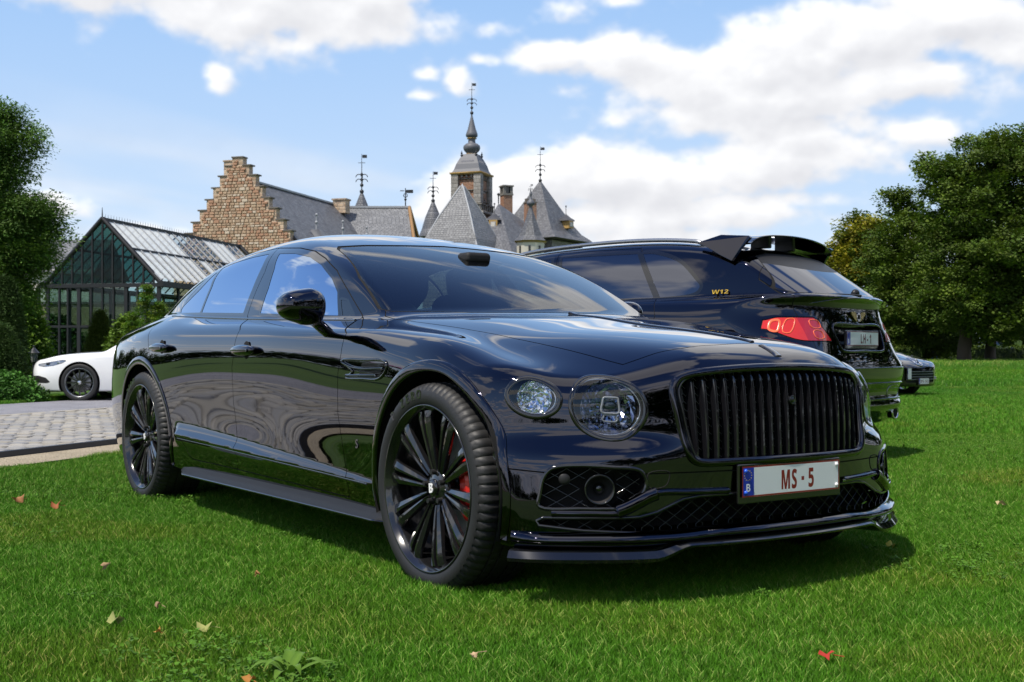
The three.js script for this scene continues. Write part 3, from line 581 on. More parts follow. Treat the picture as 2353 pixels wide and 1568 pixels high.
// ---------- grass ----------
{
  const rnd = rng(5);
  const tuft = (n, seed, wide) => {
    const r = rng(seed), p = [], c = [], idx = [];
    for (let k = 0; k < n; k++) {
      const a = r() * 6.283, d = Math.sqrt(r()) * wide, x = Math.cos(a) * d, z = Math.sin(a) * d, h = 0.5 + r() * 0.6, w = 0.018 + r() * 0.022, lean = (0.08 + r() * 0.5) * h, la = r() * 6.283, f = r() * 6.283, lx = Math.cos(la) * lean, lz = Math.sin(la) * lean, fx = Math.cos(f) * w, fz = Math.sin(f) * w;
      const dry = r() < 0.09, base = p.length / 3;
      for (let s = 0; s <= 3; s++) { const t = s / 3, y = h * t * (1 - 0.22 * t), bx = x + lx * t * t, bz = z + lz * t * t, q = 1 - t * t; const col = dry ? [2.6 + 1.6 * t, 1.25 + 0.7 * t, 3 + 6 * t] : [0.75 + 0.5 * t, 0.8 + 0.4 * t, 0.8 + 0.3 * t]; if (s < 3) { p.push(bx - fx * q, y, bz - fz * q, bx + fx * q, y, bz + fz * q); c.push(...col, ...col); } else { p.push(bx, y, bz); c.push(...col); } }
      for (let s = 0; s < 2; s++) { const b = base + s * 2; idx.push(b, b + 1, b + 2, b + 1, b + 3, b + 2); } idx.push(base + 4, base + 5, base + 6);
    }
    const g = new THREE.BufferGeometry(); g.setAttribute('position', new THREE.Float32BufferAttribute(p, 3)); g.setAttribute('color', new THREE.Float32BufferAttribute(c, 3)); g.setIndex(idx); g.computeVertexNormals(); return g;
  };
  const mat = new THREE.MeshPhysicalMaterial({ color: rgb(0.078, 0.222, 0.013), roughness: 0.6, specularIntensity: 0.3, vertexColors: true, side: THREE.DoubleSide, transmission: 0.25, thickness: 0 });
  const zones = [[2.4, 6.5, 0.0185, 0.046, 18], [6.5, 12, 0.034, 0.053, 20], [12, 28, 0.085, 0.085, 20], [28, 62, 0.26, 0.16, 20], [62, 118, 0.62, 0.34, 20]];
  zones.forEach(([d0, d1, step, size, blades], zi) => {
    const kinds = [0, 1, 2].map((k) => tuft(blades, 100 + zi * 10 + k, 0.55)), list = [[], [], []];
    for (let d = d0; d < d1; d += step) for (let x = -0.45 * d - 0.5; x < 0.45 * d + 0.5; x += step) {
      const px = x + (rnd() - 0.5) * step, pz = -(d + (rnd() - 0.5) * step), q = across_(px, pz);
      if (q < SAND + 0.06 * Math.sin(pz * 5 + px) + 0.25 * (noise2(px * 1.7, pz * 1.7) - 0.5) && q > GRAV - 0.2) continue;
      if (q < GRAV && d > 23) continue;
      list[Math.floor(rnd() * 3)].push([px, pz]);
    }
    list.forEach((l, k) => {
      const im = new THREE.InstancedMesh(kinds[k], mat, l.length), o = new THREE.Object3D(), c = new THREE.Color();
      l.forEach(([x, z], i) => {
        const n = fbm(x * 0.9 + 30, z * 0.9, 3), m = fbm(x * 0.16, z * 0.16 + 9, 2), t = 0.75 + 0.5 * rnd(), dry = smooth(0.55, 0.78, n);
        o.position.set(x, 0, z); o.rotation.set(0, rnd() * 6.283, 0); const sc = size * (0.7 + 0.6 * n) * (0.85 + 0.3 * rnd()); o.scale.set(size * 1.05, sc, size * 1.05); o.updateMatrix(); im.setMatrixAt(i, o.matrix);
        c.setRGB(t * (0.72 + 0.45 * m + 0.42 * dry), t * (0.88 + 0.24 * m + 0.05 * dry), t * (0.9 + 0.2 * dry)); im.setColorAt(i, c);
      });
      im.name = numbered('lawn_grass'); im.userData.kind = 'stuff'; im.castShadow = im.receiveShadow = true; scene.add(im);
    });
  });
}
// ---------- buildings ----------
const mat2 = (tex, bump, scale, more = {}) => new THREE.MeshStandardMaterial({ map: tex, bumpMap: bump, bumpScale: scale, roughness: 0.85, ...more });
// gives a geometry uv in metres from its own faces (a side of the box each face looks to most)
function metres(g, k = 1) {
  g = g.index ? g.toNonIndexed() : g; g.computeVertexNormals(); const p = g.attributes.position, uv = new Float32Array(p.count * 2), a = new THREE.Vector3(), b = new THREE.Vector3(), c = new THREE.Vector3(), n = new THREE.Vector3(), up = new THREE.Vector3(), r = new THREE.Vector3();
  for (let i = 0; i < p.count; i += 3) { a.fromBufferAttribute(p, i); b.fromBufferAttribute(p, i + 1); c.fromBufferAttribute(p, i + 2); n.crossVectors(b.clone().sub(a), c.clone().sub(a)).normalize(); up.set(0, 1, 0).addScaledVector(n, -n.y); if (up.lengthSq() < 1e-4) up.set(0, 0, 1); up.normalize(); r.crossVectors(up, n); [a, b, c].forEach((v, j) => { uv[(i + j) * 2] = v.dot(r) * k; uv[(i + j) * 2 + 1] = v.dot(up) * k; }); }
  g.setAttribute('uv', new THREE.BufferAttribute(uv, 2)); return g;
}
const coursed = (rows, cols, c, vary, mortar, seed) => { const pick = (u, v) => { const y = v * rows, j = Math.floor(y), x = u * cols + (j % 2) * 0.5 + hash2(j, seed) * 0.7, i = Math.floor(x), f = Math.min(x - i, 1 - x + i) * (rows / cols), g = Math.min(y - j, 1 - y + j); return [((i % cols) + cols) % cols, j, Math.min(f * 1.0, g)]; }; return [texture(512, 512, (u, v) => { const [i, j, e] = pick(u, v), t = hash2(i * 7 + seed, j * 13), s = hash2(i + 91, j * 5 + seed), q = smooth(0.05, 0.12, e), n = wrapFbm(u, v, 24, 3); return [0, 1, 2].map((k) => mix(mortar[k], c[k] + vary[k] * (t - 0.5) * 2 + 0.05 * (s - 0.5), q) * (0.8 + 0.4 * n)); }, true), texture(512, 512, (u, v) => { const [i, j, e] = pick(u, v); return smooth(0.03, 0.14, e) * (0.7 + 0.3 * hash2(i, j * 3 + seed)); })]; };
const BM = {};
{
  let [a, b] = coursed(24, 16, [0.115, 0.12, 0.135], [0.03, 0.03, 0.032], [0.06, 0.062, 0.07], 3); a.repeat.set(0.22, 0.22); b.repeat.set(0.22, 0.22); BM.slate = mat2(a, b, 0.02, { roughness: 0.5 });
  [a, b] = coursed(24, 16, [0.175, 0.18, 0.19], [0.035, 0.035, 0.035], [0.11, 0.112, 0.12], 5); a.repeat.set(0.22, 0.22); b.repeat.set(0.22, 0.22); BM.paleSlate = mat2(a, b, 0.02, { roughness: 0.5 });
  [a, b] = coursed(14, 8, [0.46, 0.34, 0.24], [0.08, 0.07, 0.05], [0.52, 0.43, 0.33], 8); a.repeat.set(0.28, 0.28); b.repeat.set(0.28, 0.28); BM.stone = mat2(a, b, 0.03);
  [a, b] = coursed(20, 9, [0.31, 0.15, 0.085], [0.08, 0.05, 0.03], [0.34, 0.30, 0.25], 9); a.repeat.set(0.7, 0.7); b.repeat.set(0.7, 0.7); BM.brick = mat2(a, b, 0.012);
  [a, b] = coursed(20, 9, [0.36, 0.27, 0.14], [0.07, 0.06, 0.04], [0.42, 0.36, 0.24], 10); a.repeat.set(0.7, 0.7); b.repeat.set(0.7, 0.7); BM.ochre = mat2(a, b, 0.012);
  [a, b] = coursed(10, 6, [0.27, 0.255, 0.235], [0.05, 0.05, 0.05], [0.20, 0.19, 0.17], 12); a.repeat.set(0.3, 0.3); b.repeat.set(0.3, 0.3); BM.greyStone = mat2(a, b, 0.02);
}
Object.assign(BM, { lead: std([0.105, 0.11, 0.128], 0.55), iron: std([0.02, 0.022, 0.028], 0.5), gold: std([0.42, 0.27, 0.09], 0.6), plaster: std([0.66, 0.62, 0.54], 0.9), coping: std([0.14, 0.125, 0.11], 0.85), white: std([0.62, 0.60, 0.54], 0.7), pane: phys([0.02, 0.025, 0.03], 0.05), zinc: std([0.34, 0.355, 0.38], 0.5), wood: std([0.30, 0.17, 0.07], 0.7) });
const D_ = (d) => d / F_, wx = (px, d) => (px - 1176) * D_(d), wy = (py, d) => 0.837 + (809.5 - py) * D_(d);
// four-sided or many-sided roof: ring of half width w at each [height, half width], turned by a
function stack(levels, n, turn = 0, squash = 1) { return rings(levels.map(([y, r]) => Array.from({ length: n }, (_, k) => { const t = turn - (k + 0.5) / n * Math.PI * 2, q = r / Math.cos(Math.PI / n); return [Math.cos(t) * q, y, Math.sin(t) * q * squash]; })), true, false, true); }
const roofGeo = (levels, n, turn, squash) => metres(stack(levels, n, turn, squash));
function finial(y0, h, parent, s = 1) { // wrought iron finial with balls and scrolls
  const gs = [rod([0, y0, 0], [0, y0 + h, 0], 0.045 * s, 0.018 * s, 6)];
  for (const t of [0.06, 0.22, 0.36, 0.5]) gs.push(new THREE.SphereGeometry(0.13 * s * (1.2 - t), 10, 8).translate(0, y0 + h * t, 0));
  for (let k = 0; k < 4; k++) for (const t of [0.3, 0.42]) gs.push(new THREE.TorusGeometry(0.2 * s, 0.03 * s, 5, 12, 4).translate(0.2 * s, 0, 0).rotateY(k * Math.PI / 2).translate(0, y0 + h * t, 0));
  gs.push(rod([-0.25 * s, y0 + h * 0.78, 0], [0.25 * s, y0 + h * 0.78, 0], 0.02 * s), box(0.32 * s, 0.22 * s, 0.02, 0.2 * s, y0 + h * 0.94, 0));
  return part('finial', mergeAll(gs), BM.iron, parent);
}
function dormer(parent, x, y, z, w, h, turn, mat = BM.slate) {
  const g = sub('dormer', parent, [x, y, z]); g.rotation.y = turn;
  part('dormer_frame', mergeAll([box(w, h, 0.06, 0, h / 2, 0.5), box(w, h, 1.4, 0, h / 2, -0.25)]), BM.gold, g);
  part('window', mergeAll([box(w * 0.62, h * 0.62, 0.04, 0, h * 0.5, 0.545)]), BM.zinc, g); part('pane', box(w * 0.45, h * 0.48, 0.04, 0, h * 0.5, 0.56), BM.white, g);
  part('dormer_roof', stack([[h, w * 0.86], [h + 0.12, w * 0.82], [h + w * 0.5, w * 0.42], [h + w * 0.95, 0.02]], 4, 0, 1).translate(0, 0, -0.1), mat, g);
  part('dormer_spike', mergeAll([rod([0, h + w * 0.9, -0.1], [0, h + w * 0.95 + 0.7, -0.1], 0.03), new THREE.SphereGeometry(0.08, 8, 6).translate(0, h + w * 0.95 + 0.75, -0.1)]), BM.iron, g);
}
// the wing with the stepped gable
{
  const d = 75, b = thing('stepped_gable_house', 'tan stone building with a stepped gable and long grey slate roof', 'building', [wx(545, d), 0, -d]);
  b.rotation.y = -Math.asin(0.274);
  const steps = [[0.37, 12.94], [0.79, 12.42], [1.24, 11.8], [1.70, 11.08], [2.16, 10.36], [2.65, 9.7], [3.14, 8.97], [3.60, 8.28], [4.05, 7.6], [4.5, 6.9]];
  const half = []; steps.forEach(([u, v], i) => { half.push([u, v], [u, i < steps.length - 1 ? steps[i + 1][1] : 0]); });
  const prof = [...half, ...half.slice().reverse().map(([u, v]) => [-u, v])];
  part('gable_wall', metres(plan(prof, 0.5)).translate(0, 0, -0.5), BM.stone, b);
  const rnd = rng(21), S = outline(prof), list = [], cols = [[0.48, 0.35, 0.24], [0.44, 0.31, 0.21], [0.53, 0.41, 0.30], [0.42, 0.24, 0.155], [0.38, 0.27, 0.185], [0.58, 0.48, 0.38], [0.47, 0.29, 0.19]].map((c) => std(c, 0.9));
  const shapes = Array.from({ length: 4 }, (_, k) => { const g = new RoundedBoxGeometry(1, 1, 1, 1, 0.13), r = rng(60 + k), p = g.attributes.position, w = [r(), r(), r(), r()]; for (let i = 0; i < p.count; i++) { const x = p.getX(i), y = p.getY(i); p.setX(i, x * (0.88 + 0.14 * w[y > 0 ? 0 : 1])); p.setY(i, y * (0.86 + 0.16 * w[x > 0 ? 2 : 3])); } g.computeVertexNormals(); return g; });
  for (let y = 7.0; y < 12.9;) { const h = 0.13 + rnd() * 0.10; for (let x = -4.5; x < 4.5;) { const w = 0.16 + rnd() * 0.27; if (S(x + w / 2, y + h / 2) < -0.1 && S(x + 0.02, y + h / 2) < -0.02 && S(x + w - 0.02, y + h / 2) < -0.02) list.push([x + w / 2, y + h / 2, w - 0.03, h - 0.03, rnd()]); x += w; } y += h; }
  // quoins of red brick at the steps sit among the stones; nearest the eye first
  list.sort((p, q) => q[1] + 0.1 * q[0] - p[1] - 0.1 * p[0]);
  const rest = [];
  list.forEach(([x, y, w, h, t], i) => { const edge = S(x, y) > -0.42, m = edge && t > 0.3 ? cols[t > 0.65 ? 3 : 6] : cols[Math.floor(t * 6.99)], g = shapes[i % 4]; if (i < 298) { const o = part('stone', g, m, b); o.scale.set(w, h, 0.12); o.position.set(x, y, 0.005 + 0.03 * t); } else rest.push([g, m, x, y, w, h, t]); });
  const byM = new Map(); for (const r of rest) { if (!byM.has(r[1])) byM.set(r[1], []); byM.get(r[1]).push(r[0].clone().scale(r[4], r[5], 0.12).translate(r[2], r[3], 0.005 + 0.03 * r[6])); }
  for (const [m, gs] of byM) tag(part('stones', mergeAll(gs), m, b), null, null, null, 'stuff');
  let prev = 0; steps.forEach(([u, v], i) => { if (i === 0) part('coping_stone', box(0.84, 0.09, 0.62, 0, v + 0.045, -0.25, 0.02), BM.coping, b); else if (i < 9) for (const s of [1, -1]) part('coping_stone', box(u - prev + 0.18, 0.09, 0.62, s * ((u + prev) / 2 + 0.05), v + 0.045, -0.25, 0.02), BM.coping, b); prev = u; });
  part('chimney', metres(mergeAll([box(0.75, 1.6, 0.6, -0.72, 12.0, -0.55), box(0.85, 0.1, 0.7, -0.72, 12.82, -0.55)])), BM.stone, b);
  const L = 17, ridge = 11.74, eave = 7.4, w = 4.25;
  part('roof', metres(rings([[[0, ridge, -0.4], [w, eave, -0.4], [w, eave - 0.15, -0.4], [0, ridge - 0.2, -0.4], [-w, eave - 0.15, -0.4], [-w, eave, -0.4]], [[0, ridge, -L], [w, eave, -L], [w, eave - 0.15, -L], [0, ridge - 0.2, -L], [-w, eave - 0.15, -L], [-w, eave, -L]]])), BM.slate, b);
  part('ridge_tiles', box(0.3, 0.12, L - 0.4, 0, ridge + 0.02, -L / 2 - 0.2), BM.zinc, b);
  part('wall', metres(box(7.9, eave, L - 0.8, 0, eave / 2, -L / 2 - 0.2)), BM.stone, b);
  for (const [z, y] of [[-4.6, 8.6], [-8.8, 8.6], [-13, 8.6]]) { const q = sub('roof_hood', b, [3.2, y - 0.55, z]); part('hood_top', stack([[0, 0.75], [0.1, 0.78], [0.75, 0.3], [0.8, 0.04]], 4), BM.paleSlate, q); part('hood_spike', mergeAll([rod([0, 0.7, 0], [0, 1.7, 0], 0.06, 0.04), new THREE.SphereGeometry(0.11, 8, 6).translate(0, 1.25, 0), new THREE.SphereGeometry(0.09, 8, 6).translate(0, 1.75, 0)]), BM.zinc, q); part('hood_wall', box(1.0, 0.9, 1.0, 0, -0.42, 0), BM.coping, q); }
  part('stack', metres(mergeAll([box(1.0, 1.0, 0.8, 0.6, 11.55, -14.4), box(1.15, 0.12, 0.95, 0.6, 12.05, -14.4)])), BM.stone, b);
}
// lower wing that crosses in front of its far end
{
  const d = 90, b = thing('cross_wing', 'low slate roofed wing with timber gable edge left of the castle turrets', 'building', [wx(885, d), 0, -d]);
  const x0 = wx(815, d) - wx(885, d), x1 = wx(946, d) - wx(885, d), r = wy(477, d), e = wy(560, d);
  part('roof', metres(rings([[[x0 - 1.5, r, 0], [x0 + 0.8, e, 3.2], [x0 + 0.8, e, -3.2]], [[x1 - 0.2, r, 0], [x1 + 0.25, e, 3.2], [x1 + 0.25, e, -3.2]]])), BM.paleSlate, b);
  part('gable_edge', mergeAll([rod([x1 - 0.2, r + 0.05, 0.0], [x1 + 0.42, e, 3.2], 0.13, 0.13, 5), rod([x1 - 0.2, r + 0.05, 0.0], [x1 + 0.42, e, -3.2], 0.13, 0.13, 5)]), BM.wood, b);
  part('ridge_tiles', box(x1 - x0 + 1.4, 0.14, 0.3, (x0 + x1) / 2 - 0.8, r + 0.03, 0), BM.zinc, b);
  part('wall', metres(box(x1 - x0 - 0.6, e, 5.6, (x0 + x1) / 2, e / 2, 0)), BM.stone, b);
  const g = new THREE.BufferGeometry(); part('gable_wall', metres(rings([[[x1 - 0.15, r - 0.3, 0], [x1 + 0.12, e, 2.9], [x1 + 0.12, e, -2.9]], [[x1 - 0.05, r - 0.3, 0], [x1 + 0.2, e, 2.9], [x1 + 0.2, e, -2.9]]])), BM.ochre, b);
  part('window', box(0.1, 0.9, 0.5, x1 + 0.16, e + 0.5, 0.5), BM.pane, b);
  const v = sub('weathervane', b, [wx(931, d) - wx(885, d), r, 0]); part('vane_rod', rod([0, 0, 0], [0, 1.45, 0], 0.05, 0.03), BM.iron, v); part('vane_flag', mergeAll([box(0.55, 0.24, 0.04, 0.3, 1.2, 0), box(0.3, 0.06, 0.04, -0.25, 1.25, 0), new THREE.SphereGeometry(0.1, 8, 6).translate(0, 0.6, 0), new THREE.TorusGeometry(0.14, 0.03, 5, 12).translate(0, 0.9, 0)]), BM.iron, v);
}
function turret(name, label, px, d, levels, wallR, n, mat, fin, more) {
  const b = thing(name, label, 'tower', [wx(px, d), 0, -d]);
  part('roof', roofGeo(levels, n, more?.turn ?? 0), mat, b);
  if (wallR) part('wall', metres(stack([[0, wallR], [levels[0][0] + 0.02, wallR]], n, more?.turn ?? 0)), more?.wall ?? BM.greyStone, b);
  if (fin) finial(fin[0], fin[1], b, fin[2] ?? 1);
  return b;
}
{ const d = 104, y = (p) => wy(p, d), r = (p) => p * D_(d); turret('cone_turret', 'slim slate turret tip with tall iron finial behind the long roof', 830.5, d, [[y(520), r(31)], [y(482), r(18)], [y(441), r(2)]], r(26), 12, BM.slate, [y(446), y(354) - y(446), 1.25]); }
{ const d = 106, y = (p) => wy(p, d), r = (p) => p * D_(d); turret('round_turret', 'round slate cone turret just left of the pale pyramid roof', 994.5, d, [[y(545), r(33)], [y(526), r(25.5)], [y(500), r(18)], [y(464), r(3)]], r(24), 24, BM.slate, [y(466), y(394) - y(466), 1.15]); }
// pale pyramid in front
{ const d = 100, y = (p) => wy(p, d), r = (p) => p * D_(d), b = turret('pale_pyramid_tower', 'broad pale slate pyramid roof in front of the spire tower', 1062, d, [[y(585), r(76)], [y(555), r(66)], [y(500), r(40)], [y(428), r(3)]], r(66), 4, BM.paleSlate, null, { turn: 0.42, wall: BM.greyStone });
  part('lead_tip', stack([[y(436), r(6)], [y(426), r(2.5)], [y(422), r(0.5)]], 6), BM.zinc, b); const a = 0.42; for (const k of [0, 1, 2, 3]) { const t = a - (k + 0.5) / 4 * Math.PI * 2; const c = (yy, rr) => [Math.cos(t) * rr * 1.4142, yy, Math.sin(t) * rr * 1.4142]; part('hip', rod(c(y(585), r(76)), c(y(500), r(40)), 0.09, 0.08, 5), BM.zinc, b); part('hip', rod(c(y(500), r(40)), c(y(428), r(3)), 0.08, 0.07, 5), BM.zinc, b); } }
// the spire tower
{
  const d = 112, y = (p) => wy(p, d), r = (p) => p * D_(d), b = thing('spire_tower', 'tall brick and stone tower with onion spire and weathervane', 'tower', [wx(1083.5, d), 0, -d]), tu = 0.36;
  part('shaft', metres(stack([[0, r(33)], [y(500), r(33)], [y(494), r(29)], [y(408), r(29)]], 4, tu)), BM.brick, b);
  const post = []; for (let k = 0; k < 4; k++) { const t = tu - (k + 0.5) / 4 * Math.PI * 2, q = r(28) * 1.4142; post.push(box(r(17), y(404) - y(500), r(17), 0, (y(404) + y(500)) / 2, 0).rotateY(-t + Math.PI / 4).translate(Math.cos(t) * q, 0, Math.sin(t) * q)); }
  part('corner_pier', metres(mergeAll(post)), BM.greyStone, b);
  for (const yy of [494, 465, 440, 414]) part('string_course', stack([[y(yy + 2.2), r(30.5)], [y(yy + 1.5), r(32.5)], [y(yy), r(32.5)], [y(yy - 0.6), r(30.5)]], 4, tu), BM.greyStone, b);
  for (let k = 0; k < 4; k++) { const t = tu - k / 4 * Math.PI * 2, q = sub('window', b, [Math.cos(t) * r(29.5), y(460), Math.sin(t) * r(29.5)]); q.rotation.y = -t + Math.PI / 2; part('frame', box(r(17), r(33), 0.1, 0, 0, 0), BM.greyStone, q); part('shutter', box(r(11), r(27), 0.12, 0, 0, 0.03), BM.brick, q); part('pane', box(r(5), r(12), 0.14, 0, -r(4), 0.05), BM.pane, q);
    for (let j = -2; j <= 2; j++) part('corbel', box(r(4), r(7), r(5), Math.cos(t) * r(31) - Math.sin(t) * j * r(12), y(408), Math.sin(t) * r(31) + Math.cos(t) * j * r(12)), BM.greyStone, b); }
  part('cornice', stack([[y(406), r(33)], [y(404), r(38.5)], [y(400.5), r(39.5)], [y(399.5), r(37)]], 4, tu), BM.gold, b);
  part('roof', metres(stack([[y(400), r(35)], [y(392), r(31)], [y(380), r(27.5)], [y(366), r(21)], [y(356), r(15.5)]], 4, tu)), BM.lead, b);
  for (let k = 0; k < 4; k++) { const t = tu - k / 4 * Math.PI * 2; dormer(b, Math.cos(t) * (r(23) - 0.45), y(391), Math.sin(t) * (r(23) - 0.45), r(19), r(15), -t + Math.PI / 2, BM.lead); }
  part('neck', new THREE.LatheGeometry([[0.4, 358], [13, 357.5], [13.5, 354.5], [11, 353], [14, 350.5], [18, 346], [19.6, 340.5], [18.8, 335], [14, 331], [9, 329.5], [8.4, 325], [8.0, 320.5], [9.6, 319.6], [9.6, 318], [8.4, 317.2], [13, 314.5], [13.9, 310.5], [12.9, 306.5], [9.4, 297], [6.6, 286], [4.2, 276], [2.2, 268], [1.6, 264], [2.8, 262.8], [1.4, 261], [0.01, 260]].map(([q, p]) => new THREE.Vector2(r(q), y(p))), 12), BM.lead, b);
  part('gilt_ring', new THREE.TorusGeometry(r(10.4), r(1.0), 6, 20).rotateX(Math.PI / 2).translate(0, y(318.6), 0), BM.gold, b); part('gilt_ring', new THREE.TorusGeometry(r(13), r(1), 6, 20).rotateX(Math.PI / 2).translate(0, y(354.6), 0), BM.gold, b);
  finial(y(264), y(190) - y(264), b, 1.1);
  for (let k = 0; k < 4; k++) { const t = tu - (k + 0.5) / 4 * Math.PI * 2; part('corner_spike', mergeAll([rod([0, 0, 0], [0, r(20), 0], 0.05, 0.03), new THREE.SphereGeometry(0.12, 8, 6).translate(0, r(9), 0), new THREE.SphereGeometry(0.1, 8, 6).translate(0, r(14), 0)]).translate(Math.cos(t) * r(25), y(368), Math.sin(t) * r(25)), BM.iron, b); }
  const bal = []; for (let k = 0; k < 28; k++) { const s = Math.floor(k / 7), j = (k % 7) - 3, t = tu - s / 4 * Math.PI * 2; bal.push(new THREE.CylinderGeometry(r(1.6), r(2.2), r(14), 8).translate(Math.cos(t) * r(38) - Math.sin(t) * j * r(12), y(482), Math.sin(t) * r(38) + Math.cos(t) * j * r(12))); }
  part('balustrade', mergeAll([...bal, stack([[y(475), r(41)], [y(472), r(41)]], 4, tu), stack([[y(494), r(42)], [y(489), r(42)], [y(488), r(38)]], 4, tu)]), BM.greyStone, b);
}
// middle roof with dormer and chimneys
{
  const d = 105, y = (p) => wy(p, d), r = (p) => p * D_(d), b = thing('hipped_house', 'slate hipped roof with a yellow framed dormer between pale pyramid and small turret', 'building', [wx(1150, d), 0, -d]);
  const A = [r(-5), y(468), 0], B = [r(72), y(503), -6], yb = y(600), F = (px, z) => [r(px), yb, z];
  const p = [A, B, F(-72, 5.5), F(28, 6.5), F(110, 1), F(100, -12), F(-60, -10)], ix = [[0, 2, 3], [0, 3, 4], [0, 4, 1], [1, 4, 5], [0, 1, 5], [0, 5, 6], [0, 6, 2]];
  const g = new THREE.BufferGeometry(); g.setAttribute('position', new THREE.Float32BufferAttribute(ix.flat().flatMap((i) => p[i]), 3)); part('roof', metres(g), BM.slate, b);
  part('wall', metres(box(r(150), yb, 12, r(20), yb / 2, -4)), BM.greyStone, b);
  dormer(b, r(-14), y(533), 2.1, r(19), r(20), -0.18); part('roof_spike', mergeAll([rod(A, [A[0], A[1] + 0.7, 0], 0.05), new THREE.SphereGeometry(0.13, 8, 6).translate(A[0], A[1] + 0.8, 0)]), BM.iron, b);
}
{ const d = 111, y = (p) => wy(p, d), r = (p) => p * D_(d), b = thing('brick_chimney', 'tall square brick chimney with dark cap right of the spire', 'chimney', [wx(1163, d), 0, -d], 0.4);
  part('shaft', metres(box(r(22), y(450), r(22), 0, y(450) / 2, 0)), BM.brick, b); part('cap', mergeAll([box(r(25), r(4), r(25), 0, y(448), 0), box(r(27), r(3), r(27), 0, y(428.5), 0), ...[[-1, -1], [-1, 1], [1, -1], [1, 1]].map(([a, c]) => box(r(6), r(16), r(6), a * r(8.5), y(438), c * r(8.5)))]), BM.greyStone, b); part('flue', box(r(14), r(14), r(14), 0, y(438), 0), BM.pane, b); }
{ const d = 108, y = (p) => wy(p, d), r = (p) => p * D_(d), b = thing('short_chimney', 'short brick chimney half hidden behind the small white turret', 'chimney', [wx(1218, d), 0, -d], 0.3);
  part('shaft', metres(box(r(24), y(467), r(20), 0, y(467) / 2, 0)), BM.brick, b); part('cap', mergeAll([box(r(27), r(3), r(23), 0, y(466), 0), box(r(8), r(8), r(8), r(-8), y(461), 0), box(r(8), r(8), r(8), r(8), y(461), 0)]), BM.coping, b); }
// small white turret with onion tip
{ const d = 98, y = (p) => wy(p, d), r = (p) => p * D_(d), b = thing('white_turret', 'small six sided white turret with slate cone and onion tip', 'tower', [wx(1219, d), 0, -d]);
  part('wall', stack([[0, r(31)], [y(557), r(31)]], 8, 0.1), BM.plaster, b); part('cornice', stack([[y(559), r(32)], [y(557), r(36)], [y(554.5), r(36)]], 8, 0.1), BM.gold, b);
  part('roof', metres(stack([[y(554.5), r(36)], [y(545), r(27)], [y(520), r(17)], [y(480), r(4)], [y(477), r(3)]], 8, 0.1)), BM.slate, b);
  part('onion_tip', new THREE.LatheGeometry([[4, 482], [5.5, 480], [3, 477], [5, 473], [9, 470], [9.4, 466], [7, 462], [3.4, 458], [2, 450], [4, 448], [3, 444], [1, 438], [0.01, 437]].map(([q, p]) => new THREE.Vector2(r(q), y(p))), 10), BM.lead, b); finial(y(445), y(424) - y(445), b, 0.5);
  for (let k = 0; k < 8; k++) { const t = 0.1 - k / 8 * Math.PI * 2; part('window_slit', box(r(5), r(17), 0.1, 0, 0, 0).rotateY(Math.PI / 2 - t).translate(Math.cos(t) * r(31), y(575), Math.sin(t) * r(31)), BM.pane, b); } }
// big pyramid on the right
{ const d = 116, y = (p) => wy(p, d), r = (p) => p * D_(d), b = turret('great_pyramid_tower', 'large dark slate pyramid roof with iron finial at the right end of the castle', 1241, d, [[y(556), r(91)], [y(549), r(84)], [y(538), r(70)], [y(520), r(58)], [y(470), r(30)], [y(417), r(1.5)]], r(72), 4, BM.slate, [y(420), y(337) - y(420), 1.15], { turn: 0.55, wall: BM.greyStone });
  part('eaves', stack([[y(560), r(74)], [y(557), r(90)], [y(556), r(91)]], 4, 0.55), BM.coping, b);
  dormer(b, r(60), y(528), 1.0, r(17), r(17), 0.9); }
// far left house behind the trees
{ const d = 85, y = (p) => wy(p, d), b = thing('grey_roof_house', 'pale house with a plain grey roof behind the left tree', 'building', [wx(110, d), 0, -d]);
  part('roof', metres(rings([[[-4.5, y(551), 0], [-4.5, y(628), 4], [-4.5, y(628), -4]], [[4.5, y(551), 0], [4.5, y(640), 4], [4.5, y(640), -4]]])), BM.paleSlate, b); part('wall', metres(box(8.6, y(628), 7.4, 0, y(628) / 2, 0)), BM.plaster, b);
  for (const x of [-2.6, 0, 2.6]) { const q = sub('window', b, [x, 3.4, 3.72]); part('frame', box(1.1, 1.5, 0.06), BM.white, q); part('pane', box(0.9, 1.3, 0.09), BM.pane, q); } }
